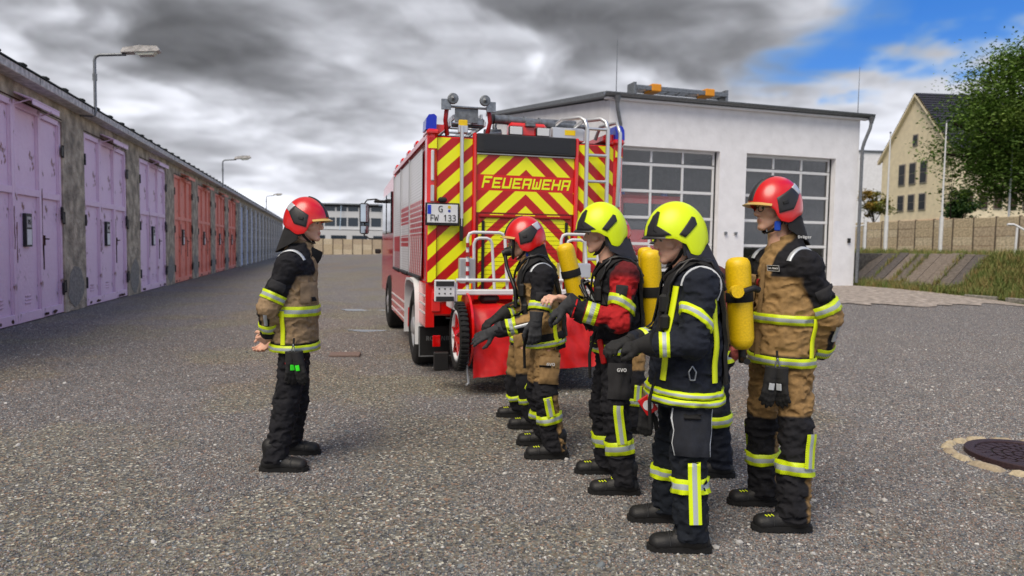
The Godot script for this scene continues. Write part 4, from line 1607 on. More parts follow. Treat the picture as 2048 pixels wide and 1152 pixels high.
	mo.lathe(PackedVector2Array([Vector2(0.15, -0.03), Vector2(0.15, 0.03), Vector2(0.11, 0.03), Vector2(0.11, -0.03), Vector2(0.15, -0.03)]), Transform3D(Basis(Vector3.RIGHT, PI / 2 * 0.9), Vector3(0.98, 2.98, 0.9)), 18)
	part("hose_ring", mo, M.zinc, t)
	var cn := MB.new()
	cn.cyl(Vector3(0.72, 2.88, 0.95), Vector3(0.92, 2.90, 0.95), 0.06, 0.05, 12)
	part("water_cannon", cn, M.steel, t)
	# light mast head
	add_part("light_mast", t, M.red, Vector3(1.20, 2.92, 1.08), Vector3(0.46, 0.17, 0.16), 0.03)
	for q in [[1.04, -0.12], [1.37, 0.12]]:
		var f := add_part("work_light", t, M.darkgrey, Vector3(q[0], 2.9, 1.185), Vector3(0.17, 0.11, 0.05), 0.015)
		add_part("lens", f, mat(Color(0.80, 0.81, 0.82), 0.15), Vector3(q[0], 2.9, 1.212), Vector3(0.148, 0.09, 0.01), 0.004)
	add_part("camera_box", t, M.zinc, Vector3(1.22, 2.985, 1.17), Vector3(0.12, 0.06, 0.06), 0.01)
	add_part("roof_box", t, M.alu, Vector3(1.70, 2.9, 0.8), Vector3(0.42, 0.16, 0.7), 0.015)
	add_part("roof_box", t, M.zinc, Vector3(1.66, 3.06, 0.7), Vector3(0.46, 0.11, 0.4), 0.012)
	add_part("box_label", t, mat(Color(0.92, 0.80, 0.05), 0.5), Vector3(1.72, 2.92, 1.153), Vector3(0.13, 0.06, 0.006), 0.0)
	# ---- cab
	var cab := MB.new()
	var prof := PackedVector2Array([Vector2(3.35, 0.62), Vector2(6.35, 0.62), Vector2(6.42, 1.5), Vector2(6.2, 2.3), Vector2(5.95, 2.72), Vector2(3.35, 2.80)])
	cab.prism(prof, 0.04, W - 0.04, Transform3D(Basis(Vector3.UP, PI / 2), Vector3.ZERO))
	part("cab", cab, M.red, t)
	for x in [0.025, W - 0.025]:
		add_part("cab_window", t, mat(Color(0.05, 0.06, 0.07), 0.08), Vector3(x, 2.15, -5.35), Vector3(0.04, 0.75, 0.9), 0.01)
		add_part("cab_window", t, mat(Color(0.05, 0.06, 0.07), 0.08), Vector3(x, 2.15, -4.2), Vector3(0.04, 0.75, 0.9), 0.01)
	add_part("windscreen", t, mat(Color(0.05, 0.06, 0.07), 0.08), Vector3(W / 2, 2.1, -6.31), Vector3(W - 0.3, 0.8, 0.05), 0.01)
	# mirror on its arms
	var mr := MB.new()
	mr.tube(PackedVector3Array([Vector3(0.05, 2.45, -6.0), Vector3(-0.12, 2.52, -6.05), Vector3(-0.3, 2.5, -6.08), Vector3(-0.36, 2.42, -6.08), Vector3(-0.36, 1.75, -6.08), Vector3(-0.25, 1.68, -6.08), Vector3(0.03, 1.68, -6.05)]), 0.016, 7)
	part("mirror_arm", mr, M.black, t)
	var mi := add_part("mirror", t, M.black, Vector3(-0.36, 2.22, -6.06), Vector3(0.2, 0.42, 0.09), 0.03)
	add_part("mirror_glass", mi, mat(Color(0.65, 0.68, 0.7), 0.03, 1.0), Vector3(-0.36, 2.22, -6.012), Vector3(0.16, 0.37, 0.008), 0.002)
	var m2 := add_part("mirror", t, M.black, Vector3(-0.36, 1.87, -6.06), Vector3(0.19, 0.19, 0.09), 0.03)
	add_part("mirror_glass", m2, mat(Color(0.65, 0.68, 0.7), 0.03, 1.0), Vector3(-0.36, 1.87, -6.012), Vector3(0.15, 0.15, 0.008), 0.002)
	add_part("side_camera", t, M.black, Vector3(-0.08, 2.45, -5.7), Vector3(0.2, 0.06, 0.14), 0.02)
	add_part("side_camera", t, M.darkgrey, Vector3(-0.1, 1.42, -5.6), Vector3(0.12, 0.1, 0.1), 0.02)
	# ---- side shutters
	var prints := []
	for n in 3:
		var si := Image.create(128, 256, false, Image.FORMAT_RGB8)
		for py in 256:
			for px in 128:
				var c := Color(0.84, 0.85, 0.87)
				var rd2 := Color(0.72, 0.07, 0.08)
				if n == 0 and py > 96:
					var row := (py - 96) / 11
					c = rd2
					if (py - 96) % 11 < 3 or (px + (row % 2) * 11) % 22 < 3:
						c = Color(0.86, 0.86, 0.87)
					if py > 168:
						c = Color(0.86, 0.86, 0.87) if (px + py / 5) % 20 < 9 else rd2
				elif n == 1:
					if (py > 96 and py < 140) or (py > 165 and py < 195):
						c = rd2 if py % 12 > 2 else Color(0.84, 0.85, 0.87)
				elif n == 2 and py > 165:
					c = rd2
					if py > 205:
						c = Color(0.80, 0.72, 0.74) if px % 14 < 6 else Color(0.62, 0.2, 0.22)
				if py % 6 == 0:
					c = c.darkened(0.22)
				si.set_pixel(px, py, c)
		var pm := mat(Color.WHITE, 0.28, 0.0)
		pm.albedo_texture = ImageTexture.create_from_image(si)
		prints.append(pm)
	var bay := -1
	for q in [[0.62, -0.72], [-0.80, -1.98], [-2.06, -3.22]]:
		bay += 1
		for sx in [0, 1]:
			var mb := MB.new()
			var x := 0.028 if sx == 0 else W - 0.028
			var z0: float = q[0]
			var z1: float = q[1]
			if sx == 0:
				mb.quad(Vector3(x, 1.14, z1), Vector3(x, 1.14, z0), Vector3(x, 2.72, z0), Vector3(x, 2.72, z1))
			else:
				mb.quad(Vector3(x, 1.14, z0), Vector3(x, 1.14, z1), Vector3(x, 2.72, z1), Vector3(x, 2.72, z0))
			var sh := part("side_shutter", mb, prints[bay], t)
			add_part("shutter_bar", sh, M.black, Vector3(x - 0.01 + 0.02 * sx, 1.155, (z0 + z1) / 2), Vector3(0.05, 0.045, z0 - z1 - 0.06), 0.012)
			add_part("shutter_frame", sh, M.alu, Vector3(x, 1.93, z1 - 0.015), Vector3(0.035, 1.62, 0.035), 0.006)
	# ---- lower body beside and behind the wheels
	for sx in [0, 1]:
		var x := 0.05 if sx == 0 else W - 0.05
		var sk := MB.new()
		sk.prism(PackedVector2Array([Vector2(-1.22, 0.62), Vector2(-0.66, 0.62), Vector2(-0.62, 0.95), Vector2(-0.6, 1.12), Vector2(-1.24, 1.12)]), -0.05, 0.05, Transform3D(Basis(Vector3.UP, PI / 2), Vector3(x, 0, 0)))
		part("rear_skirt", sk, M.red, t)
		var sk2 := MB.new()
		sk2.prism(PackedVector2Array([Vector2(0.62, 0.42), Vector2(3.35, 0.42), Vector2(3.35, 1.12), Vector2(0.62, 1.12)]), -0.05, 0.05, Transform3D(Basis(Vector3.UP, PI / 2), Vector3(x, 0, 0)))
		part("side_skirt", sk2, M.red, t)
		for k in 3:
			add_part("side_stripe", t, M.white, Vector3(-0.004 if sx == 0 else W + 0.004, 0.72 - k * 0.12, -2.0), Vector3(0.006, 0.022, 2.6), 0.0)
			add_part("side_stripe", t, M.white, Vector3(-0.004 if sx == 0 else W + 0.004, 0.98 - k * 0.1, 0.95), Vector3(0.006, 0.018, 0.5), 0.0)
		var ar := MB.new()
		var pts := PackedVector3Array()
		for k in 2:
			for j in 9:
				var a := [Vector2(-0.66, 0.35), Vector2(-0.63, 0.8), Vector2(-0.56, 1.02), Vector2(-0.42, 1.1), Vector2(0.0, 1.12), Vector2(0.42, 1.1), Vector2(0.56, 1.02), Vector2(0.63, 0.8), Vector2(0.66, 0.35)][j] as Vector2
				pts.append(Vector3((-0.05 if k == 0 else 0.12) if sx == 0 else (W - 0.12 if k == 0 else W + 0.05), a.y, -a.x))
		ar.sheet(pts, 9, 0.035)
		part("wheel_arch", ar, M.white, t)
		for z in [0.0, -4.2]:
			wheel(t, Vector3(0.0 if sx == 0 else W, 0.5, z), 0.5, 0.36, 1.0 if sx == 0 else -1.0)
		var mf := MB.new()
		mf.box(Vector3(0.30 if sx == 0 else W - 0.30, 0.38, 0.68), Vector3(0.62, 0.38, 0.012), 0.0)
		part("mudflap", mf, M.black, t)
	# ---- rear underside: step, lamps, coupling
	add_part("rear_beam", t, M.black, Vector3(W / 2 + 0.15, 0.47, 1.25), Vector3(W - 0.5, 0.16, 0.08), 0.012)
	for x in [0.12, W - 0.12]:
		add_part("tail_lamp", t, mat(Color(0.75, 0.02, 0.02), 0.15), Vector3(x, 0.47, 1.30), Vector3(0.09, 0.13, 0.02), 0.006)
		add_part("lamp_bar", t, mat(Color(0.85, 0.2, 0.2), 0.15), Vector3(x, 0.93, 1.23), Vector3(0.10, 0.26, 0.02), 0.006)
	var tx := part_mesh("flap_text", text_mesh("ROSENBAUER", 0.075, 0.003), M.flap_grey, t)
	tx.position = Vector3(0.32, 0.42, 0.689)
	add_part("flap_edge", t, M.flap_grey, Vector3(0.0, 0.38, 0.689), Vector3(0.012, 0.36, 0.004), 0.0)
	add_part("flap_edge", t, M.flap_grey, Vector3(0.30, 0.205, 0.689), Vector3(0.61, 0.012, 0.004), 0.0)
	var rm := MB.new()
	rm.box(Vector3(1.16, 0.98, 1.24), Vector3(W - 0.2, 0.1, 0.05), 0.012)
	part("rear_sill", rm, M.red, t)
	var fpn := MB.new()
	rear_tile(fpn, 0.25, 0.55, 0.92, 1.0, 1.268, 0.004)
	part("chevron_strip", fpn, chev, t)
	var tow := MB.new()
	tow.tube(PackedVector3Array([Vector3(0.34, 0.5, 1.28), Vector3(0.36, 0.45, 1.5), Vector3(0.4, 0.4, 1.62)]), 0.035, 8)
	tow.box(Vector3(0.12, 0.30, 1.66), Vector3(0.16, 0.2, 0.08), 0.01)
	part("tow_coupling", tow, M.black, t)
	add_part("rear_step", t, M.zinc, Vector3(1.62, 0.44, 1.6), Vector3(0.6, 0.06, 0.3), 0.01)
	# ---- carrier frame for the hose reel
	add_part("end_plate", t, M.white, Vector3(0.12, 1.08, 1.86), Vector3(0.22, 0.23, 0.03), 0.008)
	for j in 2:
		for i in 3:
			var ho := MB.new()
			ho.cyl(Vector3(0.06 + i * 0.06, 1.05 + j * 0.05, 1.872), Vector3(0.06 + i * 0.06, 1.05 + j * 0.05, 1.878), 0.009, 0.009, 8)
			part("bolt", ho, M.black, t)
	for yy in [1.155, 0.995]:
		add_part("reflector", t, M.darkgrey, Vector3(0.12, yy, 1.88), Vector3(0.19, 0.05, 0.012), 0.004)
	var fr := MB.new()
	fr.box(Vector3(0.24, 1.02, 1.6), Vector3(0.04, 0.3, 0.5), 0.008)
	fr.box(Vector3(2.05, 1.02, 1.6), Vector3(0.04, 0.3, 0.5), 0.008)
	fr.box(Vector3(1.14, 1.06, 1.80), Vector3(1.78, 0.06, 0.12), 0.01)
	part("carrier_frame", fr, M.white, t)
	var rl := MB.new()
	rl.cyl(Vector3(0.24, 1.19, 1.85), Vector3(2.05, 1.19, 1.85), 0.018, 0.018, 8)
	part("carrier_rail", rl, M.white, t)
	for q in [[0.37, 0.78, 0.0], [0.46, 0.66, -0.1], [1.42, 1.84, 0.0], [1.52, 1.74, -0.1]]:
		var mb := MB.new()
		var z: float = 1.82 + q[2]
		var top: float = 1.70 + q[2] * 0.6
		mb.tube(PackedVector3Array([Vector3(q[0], 1.08, z), Vector3(q[0], top - 0.06, z - 0.02), Vector3(q[0] + 0.02, top - 0.015, z - 0.02), Vector3(q[0] + 0.06, top, z - 0.02), Vector3(q[1] - 0.06, top, z - 0.02), Vector3(q[1] - 0.02, top - 0.015, z - 0.02), Vector3(q[1], top - 0.06, z - 0.02), Vector3(q[1] + 0.03, 1.08, z)]), 0.017, 8)
		part("hoop", mb, M.white, t)
	for k in 5:
		var mb := MB.new()
		mb.cyl(Vector3(0.37, 1.14 + k * 0.1, 1.82), Vector3(0.37, 1.185 + k * 0.1, 1.815), 0.0195, 0.0195, 8)
		part("red_tape", mb, M.darkred, t)
	add_part("lamp_box", t, M.alu, Vector3(0.37, 1.29, 1.76), Vector3(0.17, 0.27, 0.1), 0.012)
	add_part("tool_box", t, M.alu, Vector3(1.6, 1.3, 1.72), Vector3(0.34, 0.16, 0.2), 0.012)
	add_part("rolled_bag", t, M.darkgrey, Vector3(0.62, 0.99, 1.74), Vector3(0.22, 0.13, 0.18), 0.05)
	build_reel(t)

func build_reel(t: Node3D) -> void:
	var h := thing("hose_reel", t.transform * Vector3(0.0, 0.0, 1.9), deg_to_rad(14.5), "red hose reel with spoked wheels and red cover hung on the engine's rear", "hose reel")
	for q in [[0.27, 1.0], [2.0, -1.0]]:
		var x: float = q[0]
		var hub := Node3D.new()
		hub.name = "wheel"
		h.add_child(hub, true)
		hub.position = Vector3(x, 0.6, 0.0)
		var tr := Transform3D(Basis(Vector3.BACK, PI / 2 * q[1]), Vector3.ZERO)
		var ty := MB.new()
		var pr := PackedVector2Array()
		for k in 13:
			var a := TAU * k / 12.0
			pr.append(Vector2(0.315 - cos(a) * -0.045, sin(a) * 0.05))
		ty.lathe(pr, tr, 32)
		part("tyre", ty, M.rubber, hub)
		var lug := MB.new()
		lug.box(Vector3.ZERO, Vector3(0.085, 0.014, 0.03), 0.003)
		var lm := lug.mesh()
		for k in 40:
			var o := part_mesh("tread_block", lm, M.rubber, hub)
			var a := TAU * k / 40.0
			o.transform = Transform3D(Basis(Vector3.RIGHT, a), Vector3(0, cos(a) * 0.361, sin(a) * 0.361))
		var rm := MB.new()
		rm.lathe(PackedVector2Array([Vector2(0.275, -0.03), Vector2(0.275, 0.035), Vector2(0.235, 0.035), Vector2(0.225, 0.0)]), tr, 28)
		part("rim", rm, M.white, hub)
		var dk := MB.new()
		dk.lathe(PackedVector2Array([Vector2(0.235, 0.0), Vector2(0.2, 0.02), Vector2(0.1, 0.012), Vector2(0.05, 0.05), Vector2(0.0, 0.05)]), tr, 24)
		part("disc", dk, M.red, hub)
		var ax := MB.new()
		ax.cyl(Vector3(-0.07 * q[1], 0, 0), Vector3(-0.04 * q[1], 0, 0), 0.024, 0.024, 10)
		part("axle_nut", ax, M.alu, hub)
		for k in 5:
			var sp := MB.new()
			var a := TAU * k / 5.0
			sp.cyl(Vector3(-0.032 * q[1], cos(a) * 0.06, sin(a) * 0.06), Vector3(-0.028 * q[1], cos(a) * 0.23, sin(a) * 0.23), 0.012, 0.012, 6)
			part("spoke", sp, M.darkred, hub)
	for x in [0.36, 1.92]:
		var fl := MB.new()
		fl.cyl(Vector3(x - 0.012, 0.66, -0.08), Vector3(x + 0.012, 0.66, -0.08), 0.40, 0.40, 32)
		part("flange", fl, M.red, h)
	# hose under its red cover, sagging at the back
	var mb := MB.new()
	var pts := PackedVector3Array()
	var n := FastNoiseLite.new()
	n.seed = 4
	n.frequency = 2.2
	var cols := 34
	for r in 15:
		var a := deg_to_rad(-20.0 + r * 14.5)
		for c in cols:
			var x := 0.38 + 1.52 * c / (cols - 1)
			var rad := 0.27 + 0.02 * n.get_noise_2d(x * 1.5, a)
			var p := Vector3(x, 0.66 + cos(a) * rad, -0.08 + sin(a) * rad)
			if r > 8:
				var k := (r - 8) / 6.0
				p = Vector3(x, lerpf(0.62, 0.20 + 0.10 * c / cols, k), 0.19 + k * 0.05)
			p += Vector3(0, n.get_noise_2d(x * 2.0, r * 0.3 + 9.0) * 0.018, n.get_noise_2d(x * 3.0, r * 0.12) * 0.045)
			pts.append(p)
	mb.sheet(pts, cols, 0.006)
	var cm := rough_mat(Color(0.80, 0.04, 0.045), 0.15, 0.6, 0.5)
	part("cover", mb, cm, h)
	var dr := MB.new()
	dr.cyl(Vector3(0.37, 0.66, -0.08), Vector3(1.91, 0.66, -0.08), 0.24, 0.24, 24)
	part("hose_drum", dr, M.darkred, h)
	var ax := MB.new()
	ax.cyl(Vector3(0.25, 0.6, 0.0), Vector3(2.02, 0.6, 0.0), 0.02, 0.02, 8)
	part("axle", ax, M.black, h)
	var lg := MB.new()
	lg.tube(PackedVector3Array([Vector3(0.33, 0.62, 0.05), Vector3(0.34, 0.3, 0.1), Vector3(0.36, 0.12, 0.1), Vector3(0.33, 0.1, 0.12)]), 0.014, 7)
	part("stand", lg, M.alu, h)

# ---------------------------------------------------------------- bodies as distance fields
class Sdf:
	var A := PackedVector3Array()
	var AB := PackedVector3Array()
	var SD := PackedVector3Array()
	var IL := PackedFloat32Array()
	var RA := PackedFloat32Array()
	var RD := PackedFloat32Array()
	var SS := PackedFloat32Array()
	var cut_n := PackedVector3Array()
	var cut_o := PackedFloat32Array()
	var k := 0.03
	var noise: FastNoiseLite
	var amp := 0.0
	func bone(a: Vector3, b: Vector3, ra: float, rb: float, side := Vector3.ZERO, ss := 1.0) -> int:
		A.append(a)
		AB.append(b - a)
		IL.append(1.0 / maxf((b - a).length_squared(), 1e-9))
		RA.append(ra)
		RD.append(rb - ra)
		SD.append(side)
		SS.append(1.0 - 1.0 / ss)
		return A.size() - 1
	func cut(n: Vector3, at: Vector3) -> void:
		cut_n.append(n.normalized())
		cut_o.append(n.normalized().dot(at))
	func all() -> PackedInt32Array:
		var l := PackedInt32Array()
		for i in A.size():
			l.append(i)
		return l
	func at(p: Vector3, list: PackedInt32Array, cuts := true) -> float:
		var d := 1e9
		for i in list:
			var q := p - A[i]
			var t := clampf(q.dot(AB[i]) * IL[i], 0.0, 1.0)
			q -= AB[i] * t
			var s := SS[i]
			if s != 0.0:
				q -= SD[i] * (q.dot(SD[i]) * s)
			var e := q.length() - RA[i] - RD[i] * t
			var h := k - absf(d - e)
			d = minf(d, e)
			if h > 0.0:
				d -= h * h * 0.25 / k
		if amp > 0.0 and d < 0.05 and d > -0.05:
			d += amp * (absf(noise.get_noise_3d(p.x, p.y * 1.7, p.z)) * 2.2 - 0.5)
		if cuts:
			for i in cut_n.size():
				d = maxf(d, cut_n[i].dot(p) - cut_o[i])
		return d
	func nearest(p: Vector3, list: PackedInt32Array) -> Vector2:
		var d := 1e9
		var r := Vector2(-1, 0)
		for i in list:
			var q := p - A[i]
			var t := clampf(q.dot(AB[i]) * IL[i], 0.0, 1.0)
			q -= AB[i] * t
			var s := SS[i]
			if s != 0.0:
				q -= SD[i] * (q.dot(SD[i]) * s)
			var e := q.length() - RA[i] - RD[i] * t
			if e < d:
				d = e
				r = Vector2(i, t)
		return r
	func grad(p: Vector3, list: PackedInt32Array) -> Vector3:
		var e := 0.006
		return Vector3(at(p + Vector3(e, 0, 0), list, false) - at(p - Vector3(e, 0, 0), list, false), at(p + Vector3(0, e, 0), list, false) - at(p - Vector3(0, e, 0), list, false), at(p + Vector3(0, 0, e), list, false) - at(p - Vector3(0, 0, e), list, false)).normalized()
	func settle(p: Vector3, list: PackedInt32Array, off: float) -> Vector3:
		for k2 in 4:
			p -= grad(p, list) * (at(p, list, false) - off) * 0.9
		return p
	# surface nets: {v, n, i}
	func nets(c: float) -> Dictionary:
		var list := all()
		var lo := Vector3.ONE * 1e9
		var hi := -lo
		for i in A.size():
			var r := maxf(RA[i], RA[i] + RD[i]) / (1.0 - SS[i]) + 0.03
			for q in [A[i], A[i] + AB[i]]:
				lo = lo.min(q - Vector3.ONE * r)
				hi = hi.max(q + Vector3.ONE * r)
		var B := 6
		var nb := Vector3i(((hi - lo) / (c * B)).ceil()) + Vector3i.ONE
		var nx := nb.x * B + 1
		var ny := nb.y * B + 1
		var nz := nb.z * B + 1
		var val := PackedFloat32Array()
		val.resize(nx * ny * nz)
		val.fill(1.0)
		var rad := c * B * 0.87
		var active := []
		var lists := []
		for bz in nb.z:
			for by in nb.y:
				for bx in nb.x:
					var m := lo + Vector3(bx + 0.5, by + 0.5, bz + 0.5) * c * B
					var d := at(m, list)
					if d > rad * 1.3 + 0.02:
						continue
					if d < -rad * 1.6 - 0.02:
						for z in B + 1:
							for y in B + 1:
								var o := ((bz * B + z) * ny + by * B + y) * nx + bx * B
								for x in B + 1:
									val[o + x] = -1.0
						continue
					var l := PackedInt32Array()
					for i in list:
						var q := m - A[i]
						var t := clampf(q.dot(AB[i]) * IL[i], 0.0, 1.0)
						q -= AB[i] * t
						if SS[i] != 0.0:
							q -= SD[i] * (q.dot(SD[i]) * SS[i])
						if q.length() - RA[i] - RD[i] * t < maxf(d, 0.0) + rad * 2.0 + k:
							l.append(i)
					active.append(Vector3i(bx, by, bz))
					lists.append(l)
		for a in active.size():
			var bb: Vector3i = active[a]
			var l: PackedInt32Array = lists[a]
			if l.is_empty():
				continue
			for z in B + 1:
				for y in B + 1:
					var o := ((bb.z * B + z) * ny + bb.y * B + y) * nx + bb.x * B
					var p := lo + Vector3(bb.x * B, bb.y * B + y, bb.z * B + z) * c
					for x in B + 1:
						val[o + x] = at(Vector3(p.x + x * c, p.y, p.z), l)
		var vid := {}
		var v := PackedVector3Array()
		var nxy := nx * ny
		var offs := PackedInt32Array([0, 1, nx, nx + 1, nxy, nxy + 1, nxy + nx, nxy + nx + 1])
		var cells := PackedInt32Array()
		var ea := PackedInt32Array([0, 2, 4, 6, 0, 1, 4, 5, 0, 1, 2, 3])
		var eb := PackedInt32Array([1, 3, 5, 7, 2, 3, 6, 7, 4, 5, 6, 7])
		for bb in active:
			for z in B:
				for y in B:
					var o: int = ((bb.z * B + z) * ny + bb.y * B + y) * nx + bb.x * B
					for x in B:
						var g := o + x
						var n := 0
						for q in offs:
							if val[g + q] < 0.0:
								n += 1
						if n == 0 or n == 8:
							continue
						var s := Vector3.ZERO
						var w := 0
						for e in 12:
							var f0 := val[g + offs[ea[e]]]
							var f1 := val[g + offs[eb[e]]]
							if (f0 < 0.0) != (f1 < 0.0):
								var t := f0 / (f0 - f1)
								var i0 := ea[e]
								var i1 := eb[e]
								s += Vector3(lerpf(i0 & 1, i1 & 1, t), lerpf((i0 >> 1) & 1, (i1 >> 1) & 1, t), lerpf(i0 >> 2, i1 >> 2, t))
								w += 1
						vid[g] = v.size()
						v.append(lo + (Vector3(bb.x * B + x, bb.y * B + y, bb.z * B + z) + s / w) * c)
						cells.append(g)
		var ix := PackedInt32Array()
		for g in cells:
			var f := val[g] < 0.0
			for ax in 3:
				var st: int = [1, nx, nxy][ax]
				if (val[g + st] < 0.0) == f:
					continue
				var u: int = [nx, nxy, 1][ax]
				var w: int = [nxy, 1, nx][ax]
				if not (vid.has(g - u) and vid.has(g - w) and vid.has(g - u - w)):
					continue
				var a: int = vid[g]
				var b: int = vid[g - u]
				var d: int = vid[g - u - w]
				var e: int = vid[g - w]
				if f:
					ix.append_array([a, d, b, a, e, d])
				else:
					ix.append_array([a, b, d, a, d, e])
		var nn := PackedVector3Array()
		nn.resize(v.size())
		for i in range(0, ix.size(), 3):
			var m := (v[ix[i + 2]] - v[ix[i]]).cross(v[ix[i + 1]] - v[ix[i]])
			nn[ix[i]] += m
			nn[ix[i + 1]] += m
			nn[ix[i + 2]] += m
		for i in nn.size():
			nn[i] = nn[i].normalized()
		return {"v": v, "n": nn, "i": ix}

func net_mesh(parts: Array) -> ArrayMesh:
	# parts: [{v, n, i, c?}, Transform3D, Color]
	var v := PackedVector3Array()
	var n := PackedVector3Array()
	var c := PackedColorArray()
	var ix := PackedInt32Array()
	for q in parts:
		var d: Dictionary = q[0]
		var t: Transform3D = q[1]
		var o := v.size()
		var same := t == Transform3D()
		if same:
			v.append_array(d.v)
			n.append_array(d.n)
		else:
			for p in d.v:
				v.append(t * p)
			for p in d.n:
				n.append((t.basis * p).normalized())
		if d.has("c"):
			c.append_array(d.c)
		else:
			var cc := PackedColorArray()
			cc.resize(d.v.size())
			cc.fill(q[2])
			c.append_array(cc)
		for i in d.i:
			ix.append(i + o)
	var arr := []
	arr.resize(Mesh.ARRAY_MAX)
	arr[Mesh.ARRAY_VERTEX] = v
	arr[Mesh.ARRAY_NORMAL] = n
	arr[Mesh.ARRAY_COLOR] = c
	arr[Mesh.ARRAY_INDEX] = ix
	var m := ArrayMesh.new()
	m.add_surface_from_arrays(Mesh.PRIMITIVE_TRIANGLES, arr)
	return m

# a strip laid on the field round the axis a-b: from t0 to t1 along it, from angle a0 to a1 counted from ref
func wrap_strip(mb: MB, f: Sdf, list: PackedInt32Array, a: Vector3, b: Vector3, t0: float, t1: float, ref: Vector3, a0 := 0.0, a1 := TAU, off := 0.005, rows := 3, skew := 0.0) -> void:
	var ax := (b - a).normalized()
	var x := (ref - ax * ref.dot(ax)).normalized()
	var y := ax.cross(x)
	var full := a1 - a0 > TAU - 0.01
	var cols := maxi(4, int((a1 - a0) / TAU * 40.0)) + 1
	var pts := PackedVector3Array()
	var uv := PackedVector2Array()
	for r in rows + 2:
		var rr := clampi(r - 1, 0, rows - 1)
		var o := off if r > 0 and r < rows + 1 else -0.006
		var run := 0.0
		var last := Vector3.ZERO
		for k in cols:
			var g := a0 + (a1 - a0) * k / (cols - 1)
			var c := a + (b - a) * (lerpf(t0, t1, float(rr) / (rows - 1)) + skew * cos(g))
			var d := x * cos(g) + y * sin(g)
			var s := 0.02
			for i in 14:
				var e := f.at(c + d * s, list, false)
				s -= e * 0.85
				if absf(e) < 0.0015:
					break
			var p := c + d * (s + o)
			if k > 0:
				run += (p - last).length()
			last = p
			pts.append(p)
			uv.append(Vector2(run / 0.1, float(rr) / (rows - 1)))
	mb.grid(pts, cols, false, false, uv)

# a ribbon or cord laid on the field through given points
func ribbon(mb: MB, f: Sdf, list: PackedInt32Array, path: Array, width: float, off := 0.006, sub := 5) -> void:
	var cur := Curve3D.new()
	for i in path.size():
		var tan_v: Vector3 = (path[mini(i + 1, path.size() - 1)] - path[maxi(i - 1, 0)]) * 0.17
		cur.add_point(path[i], -tan_v, tan_v)
	var n := (path.size() - 1) * sub + 1
	var pts := PackedVector3Array()
	var uv := PackedVector2Array()
	var len_all := cur.get_baked_length()
	var mid := []
	var keep := f.amp
	f.amp = 0.0
	off += keep * 0.45
	for i in n:
		var p := cur.sample_baked(len_all * i / (n - 1))
		mid.append(f.settle(p, list, off))
	for i in n:
		var p: Vector3 = mid[i]
		var g := f.grad(p, list)
		var tg: Vector3 = (mid[mini(i + 1, n - 1)] - mid[maxi(i - 1, 0)]).normalized()
		var s := tg.cross(g).normalized() * width * 0.5
		var u := len_all * i / (n - 1) / 0.1
		pts.append_array([p + s - g * 0.008, p + s, p + g * 0.001, p - s, p - s - g * 0.008])
		uv.append_array([Vector2(u, 0), Vector2(u, 0.02), Vector2(u, 0.5), Vector2(u, 0.98), Vector2(u, 1)])
	f.amp = keep
	mb.grid(pts, 5, false, true, uv)

# ---------------------------------------------------------------- shared shapes of people
var skin_head: Dictionary
var hands := {}

